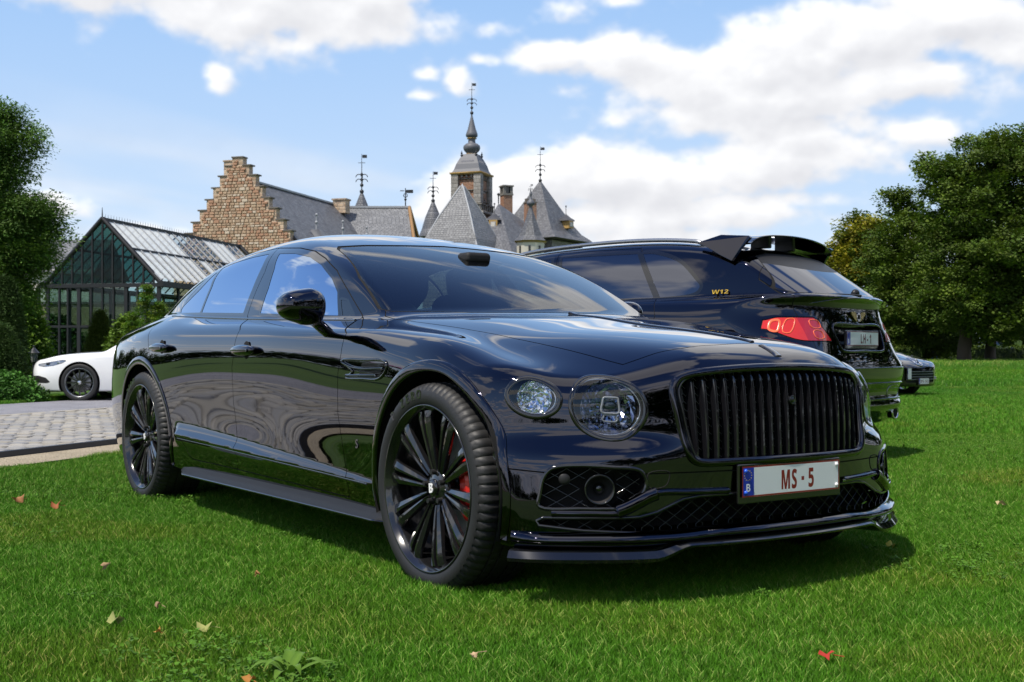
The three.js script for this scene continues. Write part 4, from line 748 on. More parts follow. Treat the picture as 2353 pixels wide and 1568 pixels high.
// ---------- the glass pavilion ----------
{
  const d = 44, b = thing('glass_pavilion', 'black metal framed glass pavilion with pitched glazed roof', 'pavilion', [wx(234.5, d), 0, -d]);
  b.rotation.y = -Math.atan2(0.21, 0.978);
  const W = 2.25, L = 11.6, R = 5.70, E = 3.49, metal = std([0.010, 0.011, 0.015], 0.55), ridge = (t) => mix(R, E, Math.abs(t)), glass = phys([0.62, 0.72, 0.70], 0.0, { transmission: 1, thickness: 0, ior: 1.3 }), roofGlass = phys([0.88, 0.88, 0.84], 0.0, { transmission: 1, thickness: 0, ior: 1.25 }), tealGlass = phys([0.16, 0.32, 0.31], 0.0, { transmission: 1, thickness: 0, ior: 1.25 });
  for (const z of [0, -L]) {
    for (const s of [1, -1]) part('gable_rafter', mergeAll([rod([0, R + 0.02, z], [s * (W + 0.16), E - 0.22, z], 0.10, 0.10, 4)]), metal, b);
    part('tie_beam', box(2 * W + 0.3, 0.14, 0.14, 0, E - 0.22, z), metal, b);
  }
  const cols = []; for (let k = -5; k <= 5; k++) cols.push(k * W / 5.5);
  for (const x of cols) { part('gable_bar', box(0.055, ridge(x / W) - E + 0.18, 0.07, x, (ridge(x / W) + E - 0.18) / 2, 0), metal, b); }
  for (let k = 0; k < cols.length - 1; k++) { const x0 = cols[k] + 0.03, x1 = cols[k + 1] - 0.03; part('pane', plan([[x0, E - 0.14], [x1, E - 0.14], [x1, ridge(x1 / W) - 0.06], [x0, ridge(x0 / W) - 0.06]], 0.006), tealGlass, b); }
  // front wall: posts, transom, panes
  const xs = [-2.62, -2.2, -1.75, -1.4, -0.95, -0.45, 0.0, 0.45, 0.95, 1.4, 1.75, 2.25];
  xs.forEach((x, k) => part('post', box(k % 4 === 0 || k === xs.length - 1 ? 0.13 : 0.06, E - 0.22, 0.09, x, (E - 0.22) / 2, 0), metal, b));
  for (const y of [0.12, 1.78]) part('transom', box(4.9, 0.08, 0.08, -0.18, y, 0.003), metal, b);
  for (let k = 0; k < xs.length - 1; k++) for (const [y0, y1] of [[0.17, 1.73], [1.83, 3.18]]) part('pane', box(xs[k + 1] - xs[k] - 0.07, y1 - y0, 0.006, (xs[k] + xs[k + 1]) / 2, (y0 + y1) / 2, -0.02), glass, b);
  part('door_panel', box(0.8, 1.6, 0.05, -0.23 + 0.4, 0.9, 0.02), metal, b);
  // side walls and the back
  for (const s of [1, -1]) { for (let k = 0; k <= 8; k++) part('post', box(0.09, E - 0.2, 0.09, s * W, (E - 0.2) / 2, -k * L / 8 - 0.001), metal, b); part('transom', box(0.07, 0.07, L, s * W, 1.78, -L / 2), metal, b); part('gutter', box(0.22, 0.2, L + 0.3, s * (W + 0.12), E - 0.19, -L / 2), metal, b); for (let k = 0; k < 8; k++) part('pane', box(0.006, E - 0.4, L / 8 - 0.1, s * W, E / 2, -(k + 0.5) * L / 8), glass, b); }
  for (const x of xs) part('post', box(0.07, E - 0.2, 0.08, x, (E - 0.2) / 2, -L), metal, b);
  // roof: bars and panes, two rows a side
  const n = 18; for (const s of [1, -1]) {
    for (let k = 0; k <= n; k++) part('roof_bar', rod([0, R, -k * L / n], [s * (W + 0.1), E - 0.05, -k * L / n], 0.034, 0.034, 4), s > 0 ? BM.zinc : metal, b);
    part('purlin', rod([s * W * 0.5, (R + E) / 2 + 0.01, 0], [s * W * 0.5, (R + E) / 2 + 0.01, -L], 0.05, 0.05, 5), metal, b);
    for (let k = 0; k < n; k++) for (const [t0, t1] of [[0.03, 0.49], [0.51, 0.99]]) { const z0 = -(k + 0.06) * L / n, z1 = -(k + 0.94) * L / n, q = (t, z) => [s * W * t, mix(R, E, t), z], g = new THREE.BufferGeometry(); g.setAttribute('position', new THREE.Float32BufferAttribute([q(t0, z0), q(t1, z0), q(t1, z1), q(t0, z0), q(t1, z1), q(t0, z1)].flat(), 3)); g.computeVertexNormals(); part('roof_pane', g, s > 0 && (k < 7 || hash2(k, t0 * 9) > 0.80) ? (BM.milk ??= phys([0.80, 0.82, 0.79], 0.35, { transmission: 0.25, thickness: 0 })) : roofGlass, b); }
  }
  const spikes = []; for (let k = 0; k < 60; k++) spikes.push(rod([0, R, -k * L / 60], [0, R + 0.2, -k * L / 60], 0.012, 0.005, 4)); spikes.push(box(0.12, 0.12, L, 0, R, -L / 2)); part('ridge_cresting', mergeAll(spikes), metal, b);
  part('apex_spike', rod([0, R, 0.02], [0, R + 0.42, 0.02], 0.03, 0.01), metal, b);
  setting('pavilion_floor', new THREE.BoxGeometry(6, 0.06, 13).rotateY(b.rotation.y).translate(wx(234.5, d) + 1.2, 0.03, -d - 5.6), std([0.25, 0.24, 0.22], 0.9));
}
{ const d = 62, w = thing('ochre_garden_wall', 'long ochre brick wall seen through the glass pavilion', 'wall', [wx(300, d), 0, -d]); part('brickwork', metres(box(15, 3.3, 0.5, 0, 1.65, 0)), BM.ochre, w); part('coping', box(15.1, 0.12, 0.62, 0, 3.36, 0), BM.coping, w); for (const x of [-3.6, 1.2]) { const q = sub('window', w, [x, 1.9, 0.26]); part('frame', box(0.9, 1.1, 0.06), BM.greyStone, q); part('pane', box(0.7, 0.9, 0.09), BM.pane, q); } }
// ---------- trees, hedges, shrubs ----------
const leafMat = (c, t = 0.3) => new THREE.MeshPhysicalMaterial({ color: rgb(...c), roughness: 0.75, specularIntensity: 0.35, side: THREE.DoubleSide, transmission: t, thickness: 0, vertexColors: true });
// a clump of folded leaves in a ball of radius 1
function clump(n, size, seed, narrow = 0.5) {
  const r = rng(seed), p = [], c = [], v = new THREE.Vector3(), d = new THREE.Vector3(), s = new THREE.Vector3(), u = new THREE.Vector3();
  for (let k = 0; k < n; k++) {
    do v.set(r() * 2 - 1, r() * 2 - 1, r() * 2 - 1); while (v.lengthSq() > 1);
    d.set(r() * 2 - 1, r() * 1.0 - 0.75, r() * 2 - 1).addScaledVector(v, 0.7).normalize(); s.crossVectors(d, u.set(r() - 0.5, 1, r() - 0.5)).normalize(); u.crossVectors(s, d);
    const l = size * (0.7 + r() * 0.6), w = l * narrow, q = 0.75 + r() * 0.5, a = v.clone(), m = v.clone().addScaledVector(d, l * 0.5), e = v.clone().addScaledVector(d, l), L = m.clone().addScaledVector(s, w * 0.5).addScaledVector(u, w * 0.16), R = m.clone().addScaledVector(s, -w * 0.5).addScaledVector(u, w * 0.16);
    for (const t of [a, L, e, a, e, R]) { p.push(t.x, t.y, t.z); c.push(q, q, q); }
  }
  const g = new THREE.BufferGeometry(); g.setAttribute('position', new THREE.Float32BufferAttribute(p, 3)); g.setAttribute('color', new THREE.Float32BufferAttribute(c, 3)); g.computeVertexNormals(); return g;
}
// spots: [x, y, z, scale, tint r, g, b]
function foliage(name, parent, kinds, mat, spots, seed) {
  const r = rng(seed), lists = kinds.map(() => []); spots.forEach((s) => lists[Math.floor(r() * kinds.length)].push(s));
  lists.forEach((l, k) => { if (!l.length) return; const im = new THREE.InstancedMesh(kinds[k], mat, l.length), o = new THREE.Object3D(), c = new THREE.Color(); l.forEach((s, i) => { o.position.set(s[0], s[1], s[2]); o.rotation.set((r() - 0.5) * 0.9, r() * 6.283, (r() - 0.5) * 0.9); o.scale.set(s[3], s[3] * (s[7] ?? 0.7), s[3]); o.updateMatrix(); im.setMatrixAt(i, o.matrix); im.setColorAt(i, c.setRGB(s[4], s[5], s[6])); }); im.name = name; im.userData.kind = 'stuff'; im.castShadow = im.receiveShadow = true; parent.add(im); });
}
const bark = std([0.075, 0.06, 0.045], 0.95);
function limb(pts, r0, r1, n = 8) { const c = new THREE.CatmullRomCurve3(pts.map((p) => new THREE.Vector3(...p))), m = 10, list = []; for (let i = 0; i <= m; i++) { const t = i / m, p = c.getPoint(t), q = c.getTangent(t), s = new THREE.Vector3().crossVectors(q, new THREE.Vector3(0.3, 0.1, 1)).normalize(), u = new THREE.Vector3().crossVectors(s, q), r = mix(r0, r1, t); list.push(Array.from({ length: n }, (_, k) => { const a = k / n * 6.283, w = r * (1 + 0.12 * Math.sin(a * 3 + i)); return [p.x + (s.x * Math.cos(a) + u.x * Math.sin(a)) * w, p.y + (s.y * Math.cos(a) + u.y * Math.sin(a)) * w, p.z + (s.z * Math.cos(a) + u.z * Math.sin(a)) * w]; })); } return rings(list); }
// a broad tree: pads of leaves hung on limbs inside the lobes (each [x, y, z, rx, ry, rz])
function tree(label, x, z, o) {
  const t = thing(o.name ?? 'broadleaf_tree', label, 'tree', [x, 0, z], 0, o.group), r = rng(o.seed), gs = [limb([[0, -0.1, 0], [0.1, o.trunk * 0.4, 0.05], [0, o.trunk, 0]], o.tr, o.tr * 0.62, 12)];
  const spots = [];
  for (const [lx, ly, lz, rx, ry, rz, n, tint] of o.lobes) {
    gs.push(limb([[0, o.trunk * 0.75, 0], [lx * 0.4, mix(o.trunk, ly, 0.55), lz * 0.4], [lx * 0.85, ly, lz * 0.85]], o.tr * 0.4, o.tr * 0.1, 6));
    for (let k = 0; k < n; k++) {
      const a = r() * 6.283, h = r() * 2 - 1, q = Math.sqrt(1 - h * h), rad = 0.62 + 0.42 * Math.pow(r(), 0.7), px = lx + Math.cos(a) * q * rx * rad, py = ly + h * ry * rad, pz = lz + Math.sin(a) * q * rz * rad;
      const big = o.pad * (0.7 + 0.6 * r()), m = o.per, c = (0.72 + 0.5 * r()), T = tint && r() < tint[3] ? tint : [1, 1, 1];
      for (let j = 0; j < m; j++) { const b = r() * 6.283, e = Math.sqrt(r()) * big; spots.push([px + Math.cos(b) * e, py + (r() - 0.5) * big * 0.42 - e * e / big * 0.32, pz + Math.sin(b) * e, o.leafBall * (0.75 + 0.5 * r()), c * T[0] * (0.85 + 0.3 * r()), c * T[1], c * T[2]]); }
    }
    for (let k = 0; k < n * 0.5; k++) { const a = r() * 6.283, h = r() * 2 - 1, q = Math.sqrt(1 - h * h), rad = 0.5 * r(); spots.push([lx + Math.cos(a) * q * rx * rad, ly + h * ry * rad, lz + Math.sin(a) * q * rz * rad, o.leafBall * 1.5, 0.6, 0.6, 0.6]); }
  }
  part('trunk', mergeAll(gs), bark, t); foliage('crown', t, o.kinds, o.mat, spots, o.seed + 1); return t;
}
const lime = leafMat([0.092, 0.155, 0.011], 0.35), limeKinds = [0, 1, 2].map((k) => clump(34, 0.42, 300 + k, 0.75));
{
  const d = 100, X = (p, dd = d) => wx(p, dd), Y = (p, dd = d) => wy(p, dd), r = (p, dd = d) => p * D_(dd), cx = X(2215);
  tree('huge dark green lime tree at the right edge of the lawn', cx, -d, { seed: 401, trunk: Y(700), tr: r(17), pad: 1.25, per: 7, leafBall: 0.62, kinds: limeKinds, mat: lime, lobes: [[X(2290) - cx, Y(400), 0, r(120), r(95), 4.6, 85], [X(2370) - cx, Y(430), 1, r(110), r(120), 5, 70], [X(2205) - cx, Y(480), 1, r(85), r(75), 4, 70], [X(2230) - cx, Y(600), 2, r(115), r(85), 5.2, 100], [X(2350) - cx, Y(600), 2, r(120), r(95), 5, 95], [X(2180) - cx, Y(690), 1.6, r(80), r(62), 4.2, 60], [X(2290) - cx, Y(715), 2.5, r(110), r(58), 4.4, 75], [X(2180) - cx, Y(390), -0.5, r(48), r(52), 2.4, 26], [X(2330) - cx, Y(345), 0, r(70), r(58), 3, 36]] });
  const d2 = 108, c2 = X(2075, d2); tree('mid green lime tree left of the huge one', c2, -d2, { seed: 411, trunk: Y(720, d2), tr: r(12, d2), pad: 1.25, per: 7, leafBall: 0.62, kinds: limeKinds, mat: lime, lobes: [[X(2080, d2) - c2, Y(580, d2), 0, r(85, d2), r(85, d2), 4.2, 90], [X(2075, d2) - c2, Y(690, d2), 1, r(80, d2), r(80, d2), 4.2, 85], [X(2064, d2) - c2, Y(465, d2), 0, r(17, d2), r(45, d2), 0.9, 11], [X(2092, d2) - c2, Y(490, d2), 0, r(22, d2), r(30, d2), 1.1, 9], [X(2030, d2) - c2, Y(770, d2), 1, r(70, d2), r(45, d2), 3, 40], [X(2130, d2) - c2, Y(765, d2), 1, r(70, d2), r(45, d2), 3, 40]] });
  const d3 = 122, c3 = X(1975, d3); tree('yellow brown flowering tree at the left end of the tree group', c3, -d3, { seed: 421, trunk: Y(740, d3), tr: r(10, d3), pad: 1.3, per: 7, leafBall: 0.7, kinds: limeKinds, mat: lime, lobes: [[X(1985, d3) - c3, Y(560, d3), 0, r(62, d3), r(72, d3), 4, 60, [2.8, 1.6, 1.2, 0.55]], [X(1945, d3) - c3, Y(605, d3), 0, r(40, d3), r(70, d3), 3, 40, [3.1, 1.75, 1.2, 0.65]], [X(2000, d3) - c3, Y(690, d3), 0, r(70, d3), r(80, d3), 4, 60, [2.2, 1.4, 1, 0.2]], [X(1960, d3) - c3, Y(740, d3), 0, r(60, d3), r(60, d3), 3, 40]] });
  const d4 = 112; for (const [px, tr, lab] of [[2275, 12, 'second thick trunk right of the huge lime with dark crown merged above']]) { const cc = X(px, d4); tree(lab, cc, -d4, { seed: 431, trunk: Y(700, d4), tr: r(13, d4), pad: 1.3, per: 6, leafBall: 0.7, kinds: limeKinds, mat: lime, lobes: [[0, Y(700, d4), 0, r(95, d4), r(80, d4), 4, 60], [r(60, d4), Y(590, d4), -1, r(110, d4), r(110, d4), 4, 60]] }); }
}
// left tree with feathery leaves
{
  const d = 27, X = (p) => wx(p, d), Y = (p) => wy(p, d), r = (p) => p * D_(d), cx = X(-60), kinds = [0, 1, 2].map((k) => clump(46, 0.34, 320 + k, 0.36));
  tree('tall feathery green tree at the left edge beside the pavilion', cx, -d, { name: 'ash_tree', seed: 451, trunk: Y(620), tr: 0.2, pad: 0.42, per: 7, leafBall: 0.26, kinds, mat: leafMat([0.10, 0.20, 0.024], 0.4), lobes: [[X(2) - cx, Y(300), 0, r(64), r(58), 0.8, 46], [X(-22) - cx, Y(390), 0, r(66), r(60), 0.8, 44], [X(28) - cx, Y(492), 0, r(86), r(52), 0.9, 70], [X(72) - cx, Y(540), 0, r(52), r(44), 0.6, 26], [X(-70) - cx, Y(420), 0.2, r(90), r(160), 1.1, 80], [X(56) - cx, Y(588), 0.1, r(62), r(30), 0.7, 36], [X(0) - cx, Y(640), 0.3, r(80), r(75), 0.9, 80], [X(-60) - cx, Y(700), 0, r(90), r(90), 0.9, 50]] });
}
function shrub(label, name, x, z, h, w, o) {   // a bush from the ground up: profile(t) gives its half width
  const t = thing(name, label, o.category ?? 'shrub', [x, 0, z], 0, o.group), r = rng(o.seed), spots = [], gs = [limb([[0, -0.05, 0], [0.02, h * 0.4, 0], [0, h * 0.85, 0]], 0.05 + 0.02 * h, 0.015, 6)];
  for (let k = 0; k < o.n; k++) { const y = Math.pow(r(), o.low ?? 0.8), a = r() * 6.283, R = w * o.profile(y) * (0.55 + 0.5 * Math.sqrt(r())), c = 0.7 + 0.6 * r(); spots.push([Math.cos(a) * R, y * h, Math.sin(a) * R, o.ball * (0.7 + 0.6 * r()), c, c, c, o.flat ?? 1]); }
  part('stem', mergeAll(gs), bark, t); foliage('leaves', t, o.kinds, o.mat, spots, o.seed + 1); return t;
}
const thuja = leafMat([0.045, 0.092, 0.016], 0.2), scale = [0, 1].map((k) => clump(60, 0.5, 340 + k, 0.22)), fresh = leafMat([0.13, 0.24, 0.015], 0.4), broad = [0, 1].map((k) => clump(34, 0.5, 350 + k, 0.7));
{
  const X = wx, egg = (t) => Math.sqrt(Math.max(0, 1 - t)) * (0.75 + 0.35 * Math.sin(t * 3)), cone = (t) => Math.pow(1 - t, 0.7) + 0.06;
  shrub('dark column shaped conifer at the lower left edge', 'column_conifer', X(8, 22.5), -22.5, 2.15, 0.42, { seed: 501, n: 900, ball: 0.13, kinds: scale, mat: thuja, profile: (t) => Math.pow(1 - t, 0.45), category: 'conifer' });
  shrub('low dark conifer hedge clump in front of the white car nose', 'column_conifer', X(-5, 21), -21, 1.25, 0.5, { seed: 503, n: 700, ball: 0.12, kinds: scale, mat: thuja, profile: (t) => Math.pow(1 - t, 0.4), category: 'conifer' });
  shrub('bright yellow green bush between dark conifer and pavilion', 'leafy_bush', X(48, 30), -30, 2.3, 0.75, { seed: 505, n: 420, ball: 0.2, kinds: broad, mat: fresh, profile: egg });
  shrub('small cone shaped dark thuja in front of the pavilion door', 'cone_thuja', X(229, 29), -29, 1.75, 0.44, { seed: 507, n: 900, ball: 0.11, kinds: scale, mat: leafMat([0.08, 0.12, 0.01], 0.25), profile: cone, category: 'conifer' });
  const fern = thing('feathery_sapling', 'bright green feathery sapling behind the saloon tail', 'sapling', [X(335, 25), 0, -25]); { const r = rng(509), spots = []; for (const [ox, h, n] of [[0, 2.28, 60], [-0.3, 1.62, 34], [0.26, 1.9, 40]]) for (let k = 0; k < n; k++) { const t = Math.pow(r(), 0.75), y = h * (0.25 + 0.75 * t), R = 0.34 * Math.pow(1 - t, 0.8) + 0.03, a = r() * 6.283, m = 5; for (let j = 0; j < m; j++) { const q = (j + 0.5) / m; spots.push([ox + Math.cos(a) * R * q * 1.5, y - 0.12 * q * q + 0.06 * q, Math.sin(a) * R * q * 1.5, 0.10 * (1.15 - 0.4 * q), 0.7 + 0.7 * r(), 0.75 + 0.55 * r(), 0.8, 0.3]); } } part('stem', mergeAll([limb([[0, 0, 0], [0.01, 1, 0], [0, 2.25, 0]], 0.03, 0.006, 6), limb([[0, 0.2, 0], [-0.25, 0.8, 0], [-0.3, 1.6, 0]], 0.02, 0.005, 5), limb([[0, 0.2, 0], [0.2, 0.9, 0], [0.26, 1.85, 0]], 0.02, 0.005, 5)]), bark, fern); foliage('leaves', fern, [0, 1].map((k) => clump(30, 0.7, 360 + k, 0.3)), fresh, spots, 510); }
  shrub('round green bush left of the feathery sapling', 'leafy_bush', X(292, 26), -26, 1.5, 0.55, { seed: 511, n: 420, ball: 0.15, kinds: broad, mat: leafMat([0.10, 0.18, 0.015], 0.35), profile: egg });
  for (const [px, d, h, w, s, lab] of [[130, 52, 2.1, 1.5, 521, 'dark green bush inside the pavilion on the left'], [260, 53, 1.9, 1.6, 523, 'dark green bush inside the pavilion behind its door'], [400, 50, 1.6, 1.4, 525, 'dark green bush at the right side of the pavilion']]) shrub(lab, 'leafy_bush', X(px, d), -d, h, w, { seed: s, n: 420, ball: 0.3, kinds: broad, mat: leafMat([0.06, 0.12, 0.02], 0.3), profile: egg });
  shrub('low ground cover plant at the foot of the left conifer', 'leafy_bush', X(15, 20.4), -20.4, 0.42, 0.7, { seed: 527, n: 260, ball: 0.1, kinds: broad, mat: leafMat([0.06, 0.17, 0.02], 0.3), profile: egg });
}
// clipped hedges beyond the lawn
function hedge(label, pts, h, w, seed) {
  const t = thing('clipped_hedge', label, 'hedge'), r = rng(seed), spots = [], gs = [];
  for (let i = 1; i < pts.length; i++) { const [ax, az] = pts[i - 1], [bx, bz] = pts[i], L = Math.hypot(bx - ax, bz - az), n = Math.ceil(L * h * 14); gs.push(new THREE.BoxGeometry(L, h - 0.2, w - 0.3).rotateY(-Math.atan2(bz - az, bx - ax)).translate((ax + bx) / 2, (h - 0.2) / 2, (az + bz) / 2)); for (let k = 0; k < n; k++) { const q = r(), c = 0.7 + 0.5 * r(), f = r() < 0.35; const nx = -(bz - az) / L, nz = (bx - ax) / L, o = f ? (r() - 0.5) * w : (r() < 0.8 ? 1 : -1) * w * 0.46 * Math.sign(nz || 1), y = f ? h - 0.08 + r() * 0.14 : r() * h; spots.push([ax + (bx - ax) * q + nx * o, y, az + (bz - az) * q + nz * o, 0.26, c * (f ? 1.7 : 1), c * (f ? 1.5 : 1), c, 0.8]); } }
  part('core', mergeAll(gs), std([0.012, 0.025, 0.006], 0.95), t); foliage('leaves', t, broad, leafMat([0.06, 0.11, 0.013], 0.25), spots, seed + 1); return t;
}
{ const p = (px, d) => [wx(px, d), -d];
  hedge('tall clipped hedge just right of the off-road car', [p(2030, 104), p(2113, 104)], 1.3, 1.6, 601);
  hedge('lower clipped hedge behind the blue folding chair', [p(2108, 118), p(2178, 118)], 1.05, 1.4, 603);
  hedge('long dark clipped hedge behind the tree trunks', [p(2176, 122), p(2420, 122)], 1.4, 1.6, 605); }
// the wood that closes the view all round
{
  const r = rng(701), spots = [], core = []; const dark = leafMat([0.032, 0.062, 0.012], 0.15);
  for (let k = 0; k < 5200; k++) { const a = mix(-3.25, 3.05, r()), tall = a > 0.66, R = (a > 0.30 && a < 0.62 ? 150 : a > -0.62 && a <= 0.30 ? 190 : a < 0 ? 150 : 58) + r() * 12, top = (a > 0.28 && a < 0.7 ? 7.5 : a > -0.62 && a <= 0.28 ? 5 : a < 0 ? 8 : 25) * (0.55 + 0.6 * noise2(a * 14 + 40, 3)) * (1 + 0.4 * smooth(0.6, 0.9, noise2(a * 40, 9))), y = Math.pow(r(), 0.7) * top; const c = 0.7 + 0.5 * r(); spots.push([Math.sin(a) * R, y, -Math.cos(a) * R, 2.2 + r() * 1.2, c, c, c, 0.8]); }
  const g = new THREE.Group(); const o = { add: (m) => { m.name = numbered('far_wood'); scene.add(m); } }; foliage('far_wood', o, limeKinds, dark, spots, 702);
}
// ---------- the black saloon ----------
function wheelProto() {
  const w = new THREE.Group(); w.name = 'wheel';
  part('tyre', tyreGeo(0.3755, 0.287, 0.272), M.rubber, w);
  const lip = lathe([[0.262, -0.10], [0.272, 0.06], [0.276, 0.108], [0.288, 0.112], [0.2965, 0.122], [0.2985, 0.128], [0.2960, 0.133], [0.291, 0.131], [0.283, 0.117], [0.2745, 0.108], [0.268, 0.08], [0.262, 0.04], [0.258, -0.10]].map(([r, z]) => [r, z]), 128);
  part('rim', lip, M.rim, w);
  { const gs = []; [...'P ZERO'].forEach((ch, k) => { if (ch !== ' ') gs.push(words(ch, 0.032, 0.002).scale(1.1, 1, 1).translate(0, 0.334, 0.1345).rotateZ(0.62 - k * 0.125)); }); part('tyre_lettering', mergeAll(gs), M.vane, w); }
  for (let k = 0; k < 20; k++) {
    const pair = Math.floor(k / 2), side = k % 2 ? 1 : -1, base = (pair + 0.5) / 10 * Math.PI * 2 + 0.05;
    const list = [];
    for (let i = 0; i <= 9; i++) {
      const t = i / 9, r = mix(0.062, 0.274, t), c = side * mix(0.0085, 0.0285, t), hw = mix(0.0070, 0.0185, t) * (t > 0.94 ? 1.06 : 1), z = 0.088 + 0.030 * Math.pow(t, 0.8) - 0.008 * Math.max(0, t - 0.85) / 0.15, dp = mix(0.024, 0.014, t);
      const tilt = side * 0.22 * hw;      // the face leans away from its twin
      list.push([[r, c - hw, z - dp], [r, c - hw, z - 0.006 + tilt * 0.9], [r, c - hw + 0.0018, z - 0.001 + tilt * 0.9], [r, c - side * hw * 0.25, z + 0.0035], [r, c + hw - 0.0018, z - 0.001 - tilt * 0.9], [r, c + hw, z - 0.006 - tilt * 0.9], [r, c + hw, z - dp]]);
    }
    part('spoke', crisp(rings(list), 28).rotateZ(base), M.rim, w);
  }
  part('hub', lathe([[0.0, 0.094], [0.03, 0.094], [0.036, 0.09], [0.05, 0.086], [0.066, 0.084], [0.07, 0.06], [0.07, 0.0], [0, 0]], 40), M.rim, w);
  for (let k = 0; k < 5; k++) { const a = k / 5 * Math.PI * 2 + 0.31; part('wheel_bolt', new THREE.CylinderGeometry(0.009, 0.0105, 0.026, 12).rotateX(Math.PI / 2).translate(Math.cos(a) * 0.056, Math.sin(a) * 0.056, 0.092), M.trim, w); }
  const cap = part('hub_cap', lathe([[0, 0.107], [0.02, 0.106], [0.0285, 0.102], [0.031, 0.096], [0.031, 0.08]], 32), M.gloss, w);
  part('hub_letter', words('B', 0.034, 0.004).translate(0, 0, 0.105), std([0.85, 0.85, 0.85], 0.4), w);
  part('brake_disc', lathe([[0.08, -0.03], [0.2, -0.03], [0.2, -0.055], [0.08, -0.055]], 64), M.steel, w);
  part('brake_drum', lathe([[0, 0.01], [0.085, 0.0], [0.09, -0.03], [0.05, -0.06]], 32), M.dark, w);
  return w;
}
const wheelA = wheelProto();
{
  const car = thing('saloon_car', 'glossy black luxury saloon in the foreground with a tall black vane grille and round headlamps', 'car');
  const th = 34.683 * Math.PI / 180;
  car.rotation.y = Math.atan2(-Math.cos(th), Math.sin(th));
  car.position.set(-0.2854 + 0.955 * Math.cos(th), 0, -4.271 - 0.955 * Math.sin(th));
  const f = SAL.f, seams = [];
  let m = skin(f, [-4.6, 0.1, -0.04], [1.0, 1.56, 1.1], 0.0088), a;
  m = cut(m, (x, y, z) => z)[1];
  // openings
  const grille = [[0, 0.786], [0.2, 0.782], [0.34, 0.772], [0.405, 0.762], [0.438, 0.747], [0.456, 0.718], [0.452, 0.65], [0.440, 0.56], [0.430, 0.508], [0.415, 0.485], [0.385, 0.474], [0.3, 0.472], [0, 0.472]];
  const both = (h) => [...h, ...h.slice().reverse().filter((p) => p[0] > 0).map((p) => [-p[0], p[1]])];
  const grilleS = outline(both(grille));
  const upper = curved([[0.868, 0.338], [0.866, 0.376], [0.852, 0.436], [0.83, 0.462], [0.76, 0.471], [0.68, 0.465], [0.60, 0.455], [0.578, 0.423], [0.585, 0.387], [0.645, 0.335], [0.70, 0.331], [0.77, 0.332]], 5).map((p) => [p[0], p[1]]);
  const lowHalf = [[0, 0.366], [0.25, 0.365], [0.39, 0.364], [0.45, 0.356], [0.54, 0.318], [0.60, 0.304], [0.66, 0.302], [0.86, 0.303], [0.874, 0.293], [0.87, 0.278], [0.76, 0.262], [0.6, 0.252], [0.4, 0.243], [0, 0.239]];
  const upperS = outline(upper), lowS = outline(both(lowHalf));
  const archs = [0, -3.194];
  const archS = (x, y) => Math.min(...archs.map((q) => Math.hypot(x - q, y - 0.355) - 0.432));
  const lamp1 = [0.655, 0.643, 0.098], lamp2 = [0.688, 0.834, 0.0605];
  const lampS = (l) => (x, y, z) => x > 0.1 ? Math.hypot(y - l[0], z - l[1]) - l[2] : 1;
  [, m] = cut(m, (x, y, z) => z > 0.5 ? archS(x, y) : 1);
  [, m] = cut(m, (x, y, z) => x > 0.5 ? grilleS(z, y) : 1);
  [, m] = cut(m, (x, y, z) => x > 0.2 ? upperS(z, y) : 1);
  [, m] = cut(m, (x, y, z) => x > 0.2 ? lowS(z, y) : 1);
  let lens1, lens2; [lens1, m] = cut(m, lampS(lamp1)); [lens2, m] = cut(m, lampS(lamp2));
  // glass
  const wsS = outline([[-0.5, 1.372], [0, 1.366], [0.44, 1.350], [0.57, 1.338], [0.598, 1.32], [0.682, 1.164], [0.721, 1.02], [0.70, 1.008], [0.45, 1.004], [0, 1.006], [-0.5, 1.004]]);
  let ws; [ws, m] = panel(m, (x, y, z, a1, b1, c1) => x > -1.75 && x < -0.2 ? wsS(z, y) : 1, seams, 0.003);
  let bl; [bl, m] = panel(m, (x, y, z) => x < -2.4 ? outline([[-1, 1.38], [0.3, 1.38], [0.5, 1.35], [0.58, 1.16], [0.5, 1.12], [-1, 1.12]])(z, y) : 1, seams, 0.003);
  const glassFrame = [], sideGlass = [];
  const pane = (pts) => { const s = outline(pts), sd = (x, y, z) => z > 0.5 && y > 0.97 ? s(x, y) : 1; let g, fr; [g, m] = cut(m, sd); [fr, m] = cut(m, (x, y, z) => sd(x, y, z) - 0.011); glassFrame.push(fr); return push(g, -0.0015); };
  const gq = pane(curved([[-3.085, 1.062], [-3.105, 1.085], [-3.01, 1.136], [-2.885, 1.197], [-2.80, 1.268], [-2.775, 1.285]], 4, false).concat([[-2.73, 1.2], [-2.722, 1.054]]).map((p) => [p[0], p[1]]));
  const gr = pane([[-2.695, 1.053], [-2.705, 1.2], [-2.745, 1.305], [-2.6, 1.325], [-2.34, 1.34], [-2.145, 1.343], [-2.11, 1.28], [-2.09, 1.15], [-2.088, 1.034]]);
  const gf = pane([[-1.868, 1.027], [-1.885, 1.15], [-1.93, 1.25], [-2.0, 1.335], [-1.8, 1.322], [-1.605, 1.292], [-1.44, 1.243], [-1.28, 1.17], [-1.185, 1.105], [-1.11, 0.998]]);
  const gs = pane([[-1.075, 0.997], [-1.135, 1.07], [-1.08, 1.06], [-0.99, 0.993]]);
